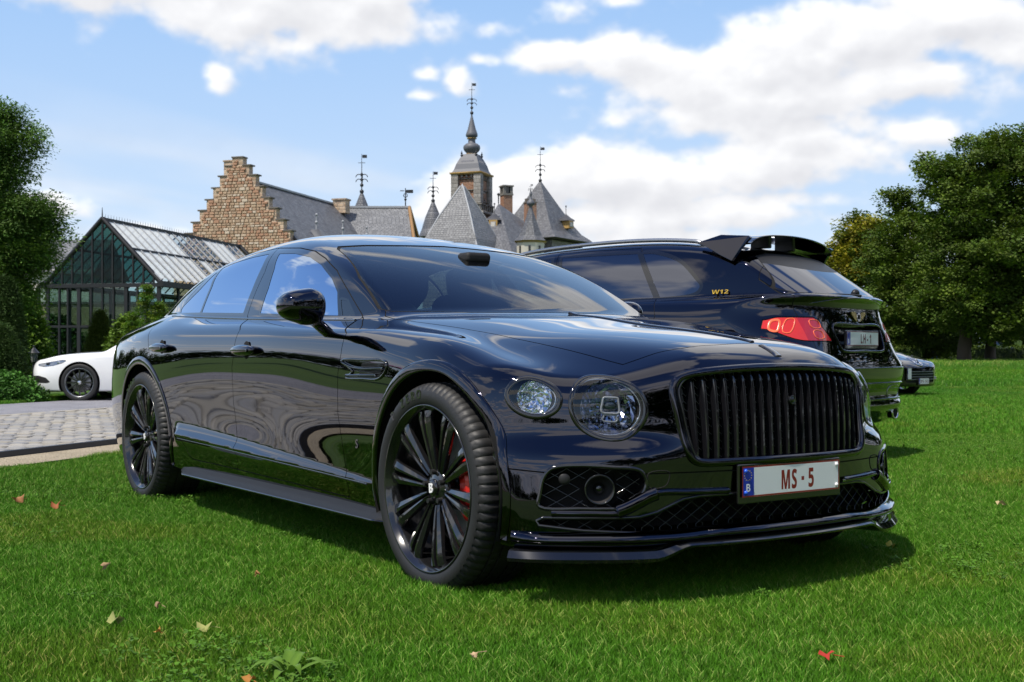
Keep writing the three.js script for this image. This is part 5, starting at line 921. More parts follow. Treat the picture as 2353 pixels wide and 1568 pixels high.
  // panels
  const rearDoor = [...curved([[-3.12, 1.045], [-3.16, 1.02], [-3.15, 0.965], [-3.065, 0.88], [-2.99, 0.752], [-2.89, 0.618], [-2.707, 0.419], [-2.56, 0.345], [-2.486, 0.287], [-2.38, 0.276], [-2.227, 0.275]], 3, false), [-1.859, 0.271], [-1.843, 0.374], [-1.869, 0.472], [-1.898, 0.59], [-1.885, 0.764], [-1.857, 0.828], [-1.862, 0.945], [-2.02, 1.016], [-2.03, 1.241], [-2.1, 1.372], [-2.34, 1.366], [-2.62, 1.35], [-2.82, 1.31], [-2.93, 1.22], [-3.06, 1.14]];
  const frontDoor = [[-1.859, 0.271], [-1.309, 0.263], [-0.68, 0.252], [-0.683, 0.329], [-0.711, 0.402], [-0.753, 0.591], [-0.743, 0.745], [-0.719, 0.829], [-0.722, 0.913], [-0.88, 0.968], [-1.09, 1.10], [-1.27, 1.207], [-1.44, 1.274], [-1.6, 1.32], [-1.8, 1.35], [-2.1, 1.372], [-2.03, 1.241], [-2.02, 1.016], [-1.862, 0.945], [-1.857, 0.828], [-1.885, 0.764], [-1.898, 0.59], [-1.869, 0.472], [-1.843, 0.374]];
  const side = (o) => { const s = outline(o.map((p) => [p[0], p[1]])); return (x, y, z, nx, ny, nz) => z > 0.45 ? s(x, y) : 1; };
  let rd, fd, hood, bump, wing;
  [rd, m] = panel(m, side(rearDoor), seams); [fd, m] = panel(m, side(frontDoor), seams);
  const hoodLine = outline([[-0.80, -0.3], [-0.80, 0.70], [-0.742, 0.735], [-0.5, 0.728], [-0.145, 0.691], [0.085, 0.648], [0.254, 0.61], [0.384, 0.577], [0.486, 0.552], [0.55, 0.534], [0.555, 0.515], [0.585, 0.42], [0.626, 0.33], [0.645, 0.2], [0.642, 0], [0.642, -0.3]]);
  [hood, m] = panel(m, (x, y, z) => y > 0.7 && x > -0.9 ? hoodLine(x, z) : 1, seams);
  const bl2 = line([[0.0, 0.462], [0.398, 0.461], [0.489, 0.453], [0.58, 0.443], [2, 0.443]]);
  [bump, m] = panel(m, (x, y, z) => x > 0.05 ? bl2(x, y) : 1, seams);
  const wl = line([[-0.68, 0.1], [-0.683, 0.329], [-0.711, 0.402], [-0.753, 0.591], [-0.743, 0.745], [-0.719, 0.829], [-0.722, 0.913], [-0.86, 0.962], [-0.95, 1.0], [-1.2, 1.1]]);
  let pil; [wing, m] = cut(m, (x, y, z) => Math.max(wl(x, y), y - 1.02 - 0 * z, -0.95 - x));
  const P = (n, g, mat, label) => { const o = part(n, solid(g), mat, car, label); return o; };
  const two = (g) => join(g, mirror(g));
  P('body_shell', two(m), M.blackPaint); P('hood', two(hood), M.blackPaint); P('front_bumper', two(bump), M.blackPaint);
  for (const q of [(g) => g, mirror]) { P('front_wing', q(wing), M.blackPaint); P('front_door', q(fd), M.blackPaint); P('rear_door', q(rd), M.blackPaint); }
  for (const q of [(g) => g, mirror]) { const gm = q === mirror ? M.screen : M.tint; P('side_window', q(gf), gm); P('side_window', q(gr), gm); P('quarter_window', q(gq), gm); P('sail_panel', q(gs), M.gloss); for (const fr of glassFrame) P('window_frame', q(fr), M.gloss); }
  P('windscreen', push(two(ws), -0.003), M.screen); P('rear_window', push(two(bl), -0.003), M.smoke);
  P('panel_gap', push(two(join(...seams)), -0.0042), M.gap);
  // wheel arches
  for (const q of archs) for (const s of [1, -1]) {
    const pts = []; for (let k = 0; k <= 60; k++) { const t = mix(-0.36, Math.PI + 0.36, k / 60), x = q + Math.cos(t) * 0.4355, y = 0.355 + Math.sin(t) * 0.4355; if (y < 0.225) continue; const h = sideZ(f, x, y, s); if (h) pts.push(h); }
    part('wheel_arch_trim', bead(f, pts, 0.046, 0.008, false, 8), M.blackPaint, car);
    const liner = new THREE.CylinderGeometry(0.432, 0.432, 0.42, 48, 1, true, 1.25, Math.PI * 2 - 2.5).rotateX(Math.PI / 2), cap = new THREE.CircleGeometry(0.432, 48, -0.33, Math.PI + 0.66).translate(0, 0, -0.21 * s);
    part('wheel_housing', mergeAll([liner, cap]).translate(q, 0.355, 0.745 * s), M.gap, car);
  }
  // grille
  const gp = (z, y, d = 0) => { const h = frontX(f, y, z); return [h[0] + d, y, z]; };
  const gCurve = curved(both(grille).map(([z, y]) => [z, y]), 3).map(([z, y]) => gp(z, y));
  part('grille_frame', bead(f, gCurve, 0.030, 0.012, true, 8), M.blackPaint, car);
  const inner = gCurve.map((p) => { const k = 0.962; return gp(p[2] * k, 0.63 + (p[1] - 0.63) * (k - 0.005), -0.002); });
  part('grille_surround', bead(f, inner, 0.010, 0.006, true, 6), M.gloss, car);
  { const tri = THREE.ShapeUtils.triangulateShape(both(grille).map(([z, y]) => new THREE.Vector2(z, y)), []), g = new THREE.BufferGeometry();
    g.setAttribute('position', new THREE.Float32BufferAttribute(both(grille).flatMap(([z, y]) => [0.62 - 0.35 * z * z, y, z]), 3)); g.setIndex(tri.flat()); g.computeVertexNormals(); part('grille_back', g, M.gap, car); }
  for (let k = -11; k <= 11; k++) {
    const z0 = k * 0.0392, ys = []; for (let j = 0; j <= 14; j++) ys.push(j / 14);
    let lo = 0.9, hi = 0; for (let y = 0.46; y < 0.8; y += 0.001) if (grilleS(z0, y) < -0.008) { lo = Math.min(lo, y); hi = Math.max(hi, y); }
    const list = ys.map((t) => { const y = mix(lo, hi, t), x = gp(z0, y)[0] - 0.006 - (t > 0.93 ? (t - 0.93) * 0.16 : 0); return [[x - 0.075, y, z0 - 0.005], [x - 0.012, y, z0 - 0.0085], [x - 0.002, y, z0 - 0.0045], [x, y, z0], [x - 0.002, y, z0 + 0.0045], [x - 0.012, y, z0 + 0.0085], [x - 0.075, y, z0 + 0.005]]; });
    part('grille_vane', crisp(rings(list), 30), M.vane, car);
  }
  { const gs2 = []; for (let k = -12; k <= 11; k++) for (let j = 0; j < 11; j++) { const z = (k + 0.5) * 0.0392, y = 0.49 + j * 0.0255; if (grilleS(z, y) > -0.018) continue; const x = gp(z, y)[0] - 0.03; gs2.push(rod([x, y - 0.004, z - 0.012], [x, y + 0.006, z + 0.001], 0.0011, 0.0011, 4), rod([x, y + 0.006, z + 0.001], [x, y + 0.022, z + 0.006], 0.0011, 0.0011, 4), rod([x, y + 0.006, z + 0.001], [x, y - 0.006, z + 0.014], 0.0011, 0.0011, 4)); }
    tag(part('grille_mesh', mergeAll(gs2), M.wire, car), null, null, null, 'stuff'); }
  part('front_camera', mergeAll([new THREE.SphereGeometry(0.014, 14, 10).scale(0.8, 1, 1), new THREE.TorusGeometry(0.013, 0.003, 6, 18).rotateY(Math.PI / 2).translate(0.006, 0, 0)]).translate(gp(-0.012, 0.672)[0] - 0.002, 0.672, -0.012), M.gloss, car);
  // lamps
  const lampUnit = (l, big, s) => {
    const [cy, cz0, r] = l, cz = cz0 * s, c = frontX(f, cy, cz0), g = grad(f, c[0], cy, cz0, 0.02), N = new THREE.Vector3(g[0] * 0.75 + 0.3, g[1] * 0.6, g[2] * 0.75 * s).normalize(), ring = (k, off) => { const o = []; for (let i = 0; i < 56; i++) { const t = i / 56 * Math.PI * 2, y = cy + Math.cos(t) * r * k, z = cz + Math.sin(t) * r * k, h = frontX(f, y, z); o.push([h[0] + off, y, z]); } return o; };
    const q = sub('headlamp', car);
    part('lens', solid(s > 0 ? (big ? push(lens1, 0.004) : push(lens2, 0.003)) : mirror(big ? push(lens1, 0.004) : push(lens2, 0.003))), M.lens, q);
    part('bezel', bead(f, ring(1.04, 0), 0.020, 0.005, true, 8), M.gloss, q);
    part('bezel_ring', bead(f, ring(0.965, -0.005), 0.010, 0.005, true, 6), M.trim, q);
    part('chrome_ring', bead(f, ring(0.925, -0.009), 0.005, 0.005, true, 6), M.chrome, q);
    const Q = new THREE.Quaternion().setFromUnitVectors(new THREE.Vector3(0, 0, 1), N), place = (geo) => geo.applyQuaternion(Q).translate(c[0] - N.x * 0.012, cy - N.y * 0.012, cz - N.z * 0.012);
    const R = r * 0.96, rnd = rng(big ? 71 : 72), rows = 6, cols = 26, pts = [];
    for (let j = 0; j <= rows; j++) { const ra = R * mix(0.12, 1, j / rows), ring2 = []; for (let i = 0; i < cols; i++) { const t = (i + (j % 2) * 0.5) / cols * Math.PI * 2; ring2.push([Math.cos(t) * ra, Math.sin(t) * ra, -(big ? 0.062 : 0.034) * (1 - (ra / R) ** 2) - 0.006 + (rnd() - 0.5) * (big ? 0.010 : 0.007)]); } pts.push(ring2); }
    const bowl = rings([Array.from({ length: cols }, () => [0, 0, -(big ? 0.068 : 0.04)]), ...pts], true, false, false).toNonIndexed(); bowl.computeVertexNormals();
    part('reflector', place(bowl), big ? std([0.30, 0.33, 0.42], 0.09, { metalness: 1 }) : std([0.75, 0.78, 0.84], 0.08, { metalness: 1 }), q);
    if (big) {
      const u = (w, h, tube, y0) => { const sh = new THREE.Shape(); const rr = 0.012; sh.moveTo(-w + rr, -h); sh.lineTo(w - rr, -h); sh.quadraticCurveTo(w, -h, w, -h + rr); sh.lineTo(w * 0.86, h - rr); sh.quadraticCurveTo(w * 0.84, h, w * 0.7, h); sh.lineTo(-w * 0.7, h); sh.quadraticCurveTo(-w * 0.84, h, -w * 0.86, h - rr); sh.lineTo(-w, -h + rr); sh.quadraticCurveTo(-w, -h, -w + rr, -h); const p3 = sh.getPoints(6).slice(0, -1).map((p) => new THREE.Vector3(p.x, p.y + y0, 0)); return new THREE.TubeGeometry(new THREE.CatmullRomCurve3(p3, true, 'centripetal'), 60, tube, 6, true); };
      part('light_guide', place(mergeAll([u(0.031, 0.026, 0.0042, 0.008).translate(s * 0.008, 0, -0.006), u(0.026, 0.011, 0.003, -0.034).translate(s * 0.008, 0, -0.008)])), phys([0.22, 0.23, 0.25], 0.12, { clearcoat: 1 }), q);
      part('projector', place(new THREE.SphereGeometry(0.026, 24, 16).scale(1, 0.8, 0.6).translate(s * 0.008, 0.008, -0.022)), phys([0.02, 0.03, 0.04], 0.02, { clearcoat: 1 }), q);
    }
    const cup = []; for (const k of [[1.02, 0], [1.02, -0.11]]) cup.push(ring(k[0], k[1])); part('lamp_housing', rings(cup, true, false, false), M.gap, q);
  };
  for (const s of [1, -1]) { lampUnit(lamp1, true, s); lampUnit(lamp2, false, s); }
  // intakes
  const wires = (S, lo, hi, dep, name, pz = 0.062, py = 0.043) => {
    const gs2 = [], N = Math.ceil((hi[0] - lo[0]) / pz) + 8;
    for (const dir of [1, -1]) for (let k = -N; k <= N; k++) {
      let run = [];
      const flush = () => { if (run.length > 1) for (let i = 1; i < run.length; i++) gs2.push(rod(run[i - 1], run[i], 0.0016, 0.0016, 4)); run = []; };
      for (let t = 0; t <= 1.0001; t += 1 / 26) { const y = mix(lo[1], hi[1], t), z = (lo[0] + hi[0]) / 2 + k * pz + dir * (y - lo[1]) / py * pz; if (Math.abs(z) < 0.93 && S(z, y) < 0.002 && Math.hypot(Math.abs(z) - 0.703, y - 0.393) > 0.049) { const h = frontX(f, y, z); if (h) run.push([h[0] - dep, y, z]); } else flush(); }
      flush();
    }
    tag(part(name, mergeAll(gs2), M.gloss, car), null, null, null, 'stuff');
  };
  const backing = (pts, dep, name) => { const tri = THREE.ShapeUtils.triangulateShape(pts.map(([z, y]) => new THREE.Vector2(z, y)), []), g = new THREE.BufferGeometry(); g.setAttribute('position', new THREE.Float32BufferAttribute(pts.flatMap(([z, y]) => { const h = frontX(f, clamp(y, 0.23, 2), z); return [h[0] - dep, y, z]; }), 3)); g.setIndex(tri.flat()); g.computeVertexNormals(); part(name, g, M.gap, car); };
  const dense = (pts) => pts.flatMap((p, i) => { const q = pts[(i + 1) % pts.length], n = Math.ceil(Math.hypot(q[0] - p[0], q[1] - p[1]) / 0.04); return Array.from({ length: n }, (_, k) => [mix(p[0], q[0], k / n), mix(p[1], q[1], k / n)]); });
  const walls = (pts, dep, name) => part(name, rings([pts.map(([z, y]) => gp(z, y, -0.001)), pts.map(([z, y]) => gp(z, y, -dep))], true, false, false), M.gloss, car);
  for (const s of [1, -1]) {
    const up = upper.map(([z, y]) => [z * s, y]);
    backing(dense(up), 0.08, 'intake_back'); walls(dense(up), 0.08, 'intake_wall');
    part('intake_frame', bead(f, up.map(([z, y]) => gp(z, y)), 0.014, 0.006, true, 6), M.gloss, car);
    wires(outline(up), [Math.min(...up.map((p) => p[0])), 0.33], [Math.max(...up.map((p) => p[0])), 0.47], 0.022, 'intake_mesh');
    const c = gp(0.703 * s, 0.393, -0.018), N = new THREE.Vector3(0.80, 0.02, 0.55 * s).normalize(), Q = new THREE.Quaternion().setFromUnitVectors(new THREE.Vector3(0, 0, 1), N);
    const fl = sub('fog_lamp', car), pl = (g) => g.applyQuaternion(Q).translate(...c);
    part('lamp_ring', pl(lathe([[0.050, -0.03], [0.0505, 0.008], [0.047, 0.012], [0.044, 0.008]], 40)), M.gloss, fl);
    part('lamp_bowl', pl(lathe([[0.046, 0.008], [0.040, -0.02], [0.018, -0.045], [0, -0.05]], 40)), M.bowl, fl);
    part('lamp_lens', pl(new THREE.SphereGeometry(0.020, 20, 14).translate(s * 0.0, 0, -0.036)), M.gloss, fl);
    const sc = gp(0.797 * s, 0.426, -0.014); part('park_sensor', lathe([[0, 0.006], [0.012, 0.006], [0.014, 0.002], [0.017, 0.004], [0.019, 0]], 24).applyQuaternion(Q).translate(...sc), M.trim, car);
    const s2 = sideZ(f, 0.40, 0.498, s); part('park_sensor', lathe([[0, 0.002], [0.013, 0.002], [0.015, -0.002], [0.017, 0.002], [0.018, 0]], 24).applyQuaternion(new THREE.Quaternion().setFromUnitVectors(new THREE.Vector3(0, 0, 1), new THREE.Vector3(0.45, 0, s).normalize())).translate(...s2), M.gloss, car);
    const cov = curved([[0.50, 0.446], [0.57, 0.444], [0.572, 0.42], [0.568, 0.398], [0.52, 0.398], [0.505, 0.41]], 4).map(([z, y]) => gp(z * s, y)); part('tow_eye_cover', bead(f, cov, 0.004, 0.002, true, 4), M.gap, car);
  }
  const low = dense(both(lowHalf));
  backing(low, 0.09, 'intake_back'); walls(low, 0.08, 'intake_wall');
  part('intake_frame', bead(f, low.map(([z, y]) => gp(z, y)), 0.012, 0.006, true, 6), M.gloss, car);
  wires(lowS, [-0.88, 0.236], [0.88, 0.368], 0.022, 'intake_mesh');
  // wing between the intakes: a raised blade that turns up towards the plate
  for (const s of [1, -1]) { const b = curved([[0.84, 0.318], [0.74, 0.317], [0.665, 0.318], [0.62, 0.338], [0.57, 0.372], [0.53, 0.381], [0.42, 0.379], [0.28, 0.377]], 5, false).map(([z, y]) => gp(z * s, y)); part('intake_blade', bead(f, b, 0.024, 0.014, false, 8), M.blackPaint, car); }
  for (const s of [1, -1]) { const b = curved([[0.668, 0.322], [0.64, 0.334], [0.605, 0.352], [0.572, 0.369], [0.545, 0.378]], 5, false).map(([z, y]) => gp(z * s, y)); part('intake_blade', bead(f, b, 0.046, 0.020, false, 8), M.blackPaint, car); }
  // splitter
  {
    const path = []; for (let k = 0; k <= 80; k++) { const z = mix(-0.925, 0.925, k / 80), h = frontX(f, 0.262, z); path.push([h[0], z]); }
    const ledge = [], lip = [];
    path.forEach(([x, z], i) => {
      const a = path[Math.max(i - 1, 0)], b = path[Math.min(i + 1, 80)], t = new THREE.Vector2(b[0] - a[0], b[1] - a[1]).normalize(), nx = t.y, nz = -t.x, e = Math.abs(z);
      const o = (d, y) => [x + nx * d, y, z + nz * d], taper = smooth(0.96, 0.86, e), up = 0.008 * smooth(0.5, 0.3, e);
      ledge.push([o(-0.03, 0.268 + up), o(0.006, 0.256 + up), o(0.020 * taper + 0.004, 0.243 + up), o(0.028 * taper + 0.005, 0.232 + up), o(0.024 * taper, 0.222 + up), o(-0.03, 0.214 + up)]);
      const c = smooth(0.56, 0.43, e), yb = mix(0.163, 0.203, c) + 0.012 * smooth(0.93, 0.97, e), yt = mix(0.196, 0.222, c) + 0.012 * smooth(0.93, 0.97, e);
      lip.push([o(-0.12, yt + 0.01), o(0.012, yt + 0.004), o(0.026, yt), o(0.040, mix(yb, yt, 0.35)), o(0.038, yb), o(-0.14, yb)]);
    });
    part('bumper_ledge', rings(ledge), M.blackPaint, car);
    part('splitter', crisp(rings(lip), 30), M.carbon, car, 'carbon fibre front splitter lip');
  }
  // sills and side trims
  for (const s of [1, -1]) {
    const list = []; for (let k = 0; k <= 30; k++) { const x = mix(-2.66, -0.30, k / 30), e = Math.min(smooth(-2.66, -2.5, x), smooth(-0.30, -0.36, x)); list.push([[x, 0.245, s * 0.905], [x, 0.222, s * mix(0.925, 0.955, e)], [x, 0.203, s * mix(0.93, 0.977, e)], [x, 0.196, s * mix(0.93, 0.981, e)], [x, 0.186, s * mix(0.92, 0.972, e)], [x, 0.18, s * 0.86]]); }
    part('side_skirt', crisp(rings(s > 0 ? list : list.slice().reverse()), 30), M.skirt, car); part('skirt_edge', new THREE.TubeGeometry(new THREE.CatmullRomCurve3(list.map((q) => new THREE.Vector3(q[3][0], q[3][1], q[3][2]))), 40, 0.005, 6), M.blackPaint, car);
    const tr = []; for (let k = 0; k <= 30; k++) { const x = mix(-2.62, -0.50, k / 30), h = sideZ(f, x, mix(0.378, 0.323, k / 30), s); tr.push(h); } part('door_trim', bead(f, tr, 0.007, 0.003, false, 5), M.gloss, car);
    const belt = []; for (let k = 0; k <= 40; k++) { const x = mix(-3.12, -0.90, k / 40), y = mix(1.043, 0.972, k / 40) - 0.004 * Math.sin(k / 40 * Math.PI), h = sideZ(f, x, y, s); belt.push(h); } part('belt_trim', bead(f, belt, 0.012, 0.005, false, 6), M.gloss, car);
    for (const [x, y] of [[-2.835, 0.861], [-1.705, 0.846]]) {
      const z = sideZ(f, x, y, s)[2], q = sub('door_handle', car, [x, y, z]);
      part('handle_recess', mergeAll([new THREE.SphereGeometry(0.043, 20, 14).scale(1, 1, 0.12)]), M.gap, q);
      part('handle_grip', new THREE.SphereGeometry(1, 28, 18).scale(0.136, 0.0265, 0.026).translate(0, 0, s * 0.022), M.blackPaint, q);
      part('handle_lock', new THREE.SphereGeometry(0.010, 12, 8).scale(1, 1, 0.4).translate(0.095, -0.002, s * 0.042), M.gloss, q);
    }
    // wing vent
    const v = [[-0.705, 0.802], [-0.5, 0.806], [-0.318, 0.800], [-0.306, 0.785], [-0.318, 0.762], [-0.372, 0.736], [-0.5, 0.733], [-0.66, 0.736], [-0.60, 0.760]].map(([x, y]) => sideZ(f, x, y, s));
    const vg = sub('wing_vent', car);
    part('vent_frame', bead(f, curved(v, 4), 0.012, 0.007, true, 6), M.gloss, vg);
    for (const [x0, y0, x1, y1, x2, y2] of [[-0.70, 0.795, -0.58, 0.775, -0.33, 0.776], [-0.66, 0.744, -0.5, 0.747, -0.385, 0.749]]) part('vent_bar', bead(f, curved([[x0, y0], [x1, y1], [x2, y2]].map(([x, y]) => sideZ(f, x, y, s)), 6, false), 0.012, 0.009, false, 6), M.blackPaint, vg);
    const sl = []; for (let k = 0; k < 9; k++) { const y = 0.741 + k * 0.0065; sl.push(bead(f, [-0.55 + k * 0.004, -0.45, -0.36 + k * 0.004].map((x) => sideZ(f, x, y, s)), 0.004, 0.003, false, 4)); } tag(part('vent_slats', mergeAll(sl), M.trim, vg), null, null, null, 'stuff');
    part('wing_badge', words('S', 0.035, 0.003).rotateY(s > 0 ? 0 : Math.PI).translate(-0.585, 0.475, sideZ(f, -0.585, 0.475, s)[2]), M.gloss, car);
    // door mirror
    const fm = (x, y, z) => { const X = x + 0.845, Y = y - 1.025, Z = z - 1.068; const e = Math.pow(Math.abs(X) / 0.078, 2.4) + Math.pow(Math.abs(Y) / (0.074 - 0.15 * Math.max(0, Z + 0.03)), 2.4) + Math.pow(Math.abs(Z) / 0.098, 3.4); let d = (Math.pow(e, 1 / 2.4) - 1) * 0.08; const t = clamp((z - 0.90) / 0.12), stx = mix(-0.915, -0.865, t), sty = mix(0.905, 0.985, t); d = smin(d, Math.max(Math.hypot((x - stx) / 0.045, (y - sty) / 0.028) - 1, Math.abs(z - 0.965) / 0.075 - 1) * 0.024, 0.03); return smax(d, -0.915 - x, 0.008); };
    let mm = skin(fm, [-1.02, 0.85, 0.85], [-0.72, 1.15, 1.24], 0.008, { reach: 9 }); if (s < 0) mm = mirror(mm);
    const [gl, body] = cut(mm, (x, y, z) => x < -0.91 && Math.abs(Math.abs(z) - 1.068) < 0.098 && Math.abs(y - 1.025) < 0.06 ? -1 : 1);
    const [low2, top2] = cut(body, (x, y, z) => y - 0.978 - 0.0 * x);
    const mg = sub('door_mirror', car); if (s < 0) { const R = 1.15, cx = -0.845, cz = -1.068; mg.rotation.y = R; mg.position.set(-1.15 - (cx * Math.cos(R) + cz * Math.sin(R)), 0.0, -0.915 - (-cx * Math.sin(R) + cz * Math.cos(R))); }   // the far one is folded in
    part('mirror_cap', solid(top2), M.blackPaint, mg); part('mirror_foot', solid(low2), M.gloss, mg); if (gl.i.length) part('mirror_glass', solid(gl), M.chrome, mg);
  }
  // bonnet spine and badge
  { const sp = []; for (let k = 0; k <= 30; k++) sp.push(topY(f, mix(-0.44, 0.628, k / 30), 0)); part('hood_spine', bead(f, sp, 0.022, 0.006, false, 6), M.gloss, car);
    const bd = [topY(f, 0.675, 0), topY(f, 0.70, 0), topY(f, 0.73, 0), topY(f, 0.752, 0)]; part('hood_badge', bead(f, bd, 0.036, 0.005, false, 8), M.gloss, car); }
  // number plate
  { const g = plate(car, 'number_plate', 0.483, 0.104, 'MS-5', '#8c1414', { dot: true, screws: true, pitch: 0.088, centre: 0.565, narrow: 0.62, size: 0.86 }); g.rotation.y = Math.PI / 2; g.position.set(0.815, 0.404, 0.002); }
  // wheels
  for (const q of archs) for (const s of [1, -1]) {
    const w = wheelA.clone(); w.position.set(q, 0.355, s * 0.850); if (s < 0) w.rotation.y = Math.PI; w.rotation.z += q ? 0.35 : 0.12; car.add(w);
    const cal = []; for (let k = 0; k <= 14; k++) { const t = mix(-0.52, 0.62, k / 14), a0 = 0.128, a1 = 0.238, p = (r, z) => [Math.cos(t) * r, Math.sin(t) * r, z * s], e = 0.012 * (k === 0 || k === 14); cal.push([p(a0 + e, -0.02), p(a0 + e, 0.064 - e), p(a1 - 0.045, 0.082 - e), p(a1 - e, 0.066 - e), p(a1 - e, -0.05)]); }
    const cg = crisp(rings(s > 0 ? cal : cal.reverse()), 30).translate(q, 0.355, s * 0.852); part('brake_caliper', cg, M.red, car);
  }
  // cabin
  const seat = (x, z) => { part('seat', mergeAll([box(0.5, 0.16, 0.5, x + 0.22, 0.52, z, 0.06), box(0.16, 0.62, 0.48, 0, 0, 0, 0.07).rotateZ(0.28).translate(x - 0.1, 0.84, z), box(0.10, 0.17, 0.27, 0, 0, 0, 0.045).rotateZ(0.2).translate(x - 0.2, 1.2, z)]), M.hide, car); };
  seat(-1.62, 0.37); seat(-1.62, -0.37); seat(-2.65, 0.37); seat(-2.65, -0.37);
  part('dashboard', mergeAll([box(0.5, 0.2, 1.32, -0.86, 0.885, 0, 0.07), box(0.3, 0.07, 0.34, -1.0, 0.985, -0.38, 0.03)]), M.hide, car);
  part('cabin_floor', box(2.6, 0.05, 1.5, -1.9, 0.42, 0), M.dark, car);
  part('steering_wheel', mergeAll([new THREE.TorusGeometry(0.18, 0.016, 10, 40), new THREE.SphereGeometry(0.06, 16, 10).scale(1, 1, 0.4), box(0.32, 0.03, 0.02)]).rotateY(Math.PI / 2).rotateZ(0.4).translate(-1.17, 0.96, -0.38), M.hide, car);
  part('cabin_mirror', mergeAll([box(0.03, 0.065, 0.24, -1.19, 1.225, 0, 0.012), rod([-1.19, 1.25, 0], [-1.16, 1.30, 0], 0.012), box(0.10, 0.05, 0.14, -1.2, 1.29, 0, 0.02)]), M.dark, car);
}
// ---------- the black off-roader behind it ----------
{
  const car = thing('off_road_car', 'tall black luxury off-road car seen from behind with roof spoiler and red tail lamps', 'car');
  car.position.set(2.56, 0, -9.03); car.rotation.y = Math.atan2(0.634, -0.773);
  const f = SUV.f, seams = [];
  let m = skin(f, [-0.3, 0.2, -0.04], [5.2, 1.82, 1.08], 0.0125); m = cut(m, (x, y, z) => z)[1];
  const archs = [1.06, 4.05];
  [, m] = cut(m, (x, y, z) => z > 0.5 ? Math.min(...archs.map((q) => Math.hypot(x - q, y - 0.385) - 0.44)) : 1);
  const frames = [], pane = (pts) => { const s = outline(pts), sd = (x, y, z) => z > 0.55 && y > 1.19 ? s(x, y) : 1; let g, fr; [g, m] = cut(m, sd); [fr, m] = cut(m, (x, y, z) => sd(x, y, z) - 0.028); frames.push(fr); return push(g, -0.0015); };
  const two2 = (l, k = 4, c = true) => curved(l, k, c).map((p) => [p[0], p[1]]);
  const q1 = pane([...two2([[1.40, 1.60], [1.29, 1.592], [1.06, 1.517], [0.885, 1.375], [0.838, 1.325], [0.855, 1.29], [0.93, 1.266], [1.16, 1.25]], 5, false)]);
  const d1 = pane([[1.215, 1.248], [1.455, 1.603], [2.19, 1.607], [2.17, 1.55], [2.06, 1.25]]);
  const d2 = pane([[2.20, 1.25], [2.30, 1.60], [2.62, 1.575], [2.95, 1.48], [3.3, 1.29], [3.3, 1.255]]);
  let rg, ws, tg, rd; const rgS = outline([[-0.2, 1.585], [0.45, 1.575], [0.60, 1.545], [0.665, 1.44], [0.735, 1.30], [0.70, 1.262], [0.45, 1.258], [-0.2, 1.262]]);
  [rg, m] = panel(m, (x, y, z) => x < 0.75 && y > 1.2 ? rgS(z, y) : 1, seams, 0.004);
  [ws, m] = cut(m, (x, y, z) => x > 2.6 && y > 1.27 ? outline([[-1, 1.58], [0.45, 1.57], [0.6, 1.5], [0.74, 1.29], [-1, 1.28]])(z, y) : 1);
  const lampS = outline(two2([[0.285, 1.066], [0.20, 1.085], [0.07, 1.09], [-0.06, 1.085], [-0.1, 0.99], [-0.1, 0.913], [0.05, 0.92], [0.2, 0.962], [0.275, 1.0]], 4));
  // the lamp wraps round the corner: measured along the corner by x on the flank and z on the tail
  const around = (x, y, z) => (z > 0.86 ? x : Math.min(x, 0.0) + 0 * y);
  const lamp = (x, y, z) => { if (z < 0.45 || x > 0.35) return 1; const lo = mix(0.915, 1.0, smooth(0.0, 0.29, x)), hi = 1.085 - 0.02 * smooth(0.2, 0.28, x); return Math.max(lo - y, y - hi, x - 0.288, 0.485 + (y - 0.915) * 0.72 - z); };
  let lp; [lp, m] = panel(m, lamp, seams, 0.004);
  const [lpA, lpB] = cut(lp, (x, y, z) => z - 0.735), rec = outline(two2([[-0.52, 1.035], [0, 1.037], [0.32, 1.035], [0.335, 1.02], [0.30, 0.86], [0.28, 0.85], [0, 0.846], [-0.45, 0.842], [-0.52, 0.86], [-0.545, 1.02]], 5));
  let rc; [rc, m] = cut(m, (x, y, z) => x < 0.2 ? outline([[-1, 1.037], [0.40, 1.035], [0.425, 1.015], [0.385, 0.862], [0.36, 0.848], [-1, 0.846]])(z, y) : 1);
  [tg, m] = panel(m, (x, y, z) => x < 0.5 ? Math.max(0.742 - y, z - mix(0.70, 0.735, smooth(0.9, 1.2, y)), x - 0.4) : 1, seams);
  [rd, m] = panel(m, (x, y, z) => z > 0.5 && y > 0.33 && y < 1.66 ? outline([[1.19, 1.24], [1.13, 1.10], [1.2, 0.98], [1.42, 0.8], [1.56, 0.5], [1.66, 0.36], [2.13, 0.35], [2.15, 1.22], [2.25, 1.65], [1.44, 1.65]])(x, y) : 1, seams);
  const P = (n, g, mat) => part(n, solid(g), mat, car), two = (g) => join(g, mirror(g));
  P('body_shell', two(m), M.blackPaint); P('tailgate', two(tg), M.blackPaint);
  for (const q of [(g) => g, mirror]) { P('rear_door', q(rd), M.blackPaint); P('quarter_window', q(q1), M.smoke); P('side_window', q(d1), M.smoke); P('side_window', q(d2), M.smoke); for (const fr of frames) P('window_frame', q(fr), M.gloss); }
  const [, rgLow] = [0, rg]; const [rgA, rgB] = cut(rgLow, (x, y, z) => 1.455 + 0.09 * z * z - y);
  P('rear_window', push(two(rgB), -0.003), M.smoke); P('window_band', push(two(rgA), -0.003), M.trim); P('windscreen', two(ws), M.smoke);
  P('panel_gap', push(two(join(...seams)), -0.0045), M.gap);
  const redA = phys([0.62, 0.03, 0.02], 0.12, { clearcoat: 1, clearcoatRoughness: 0.02 }), redB = phys([0.42, 0.012, 0.02], 0.14, { clearcoat: 1, clearcoatRoughness: 0.02 }), glow = phys([0.95, 0.16, 0.05], 0.25, { clearcoat: 1 });
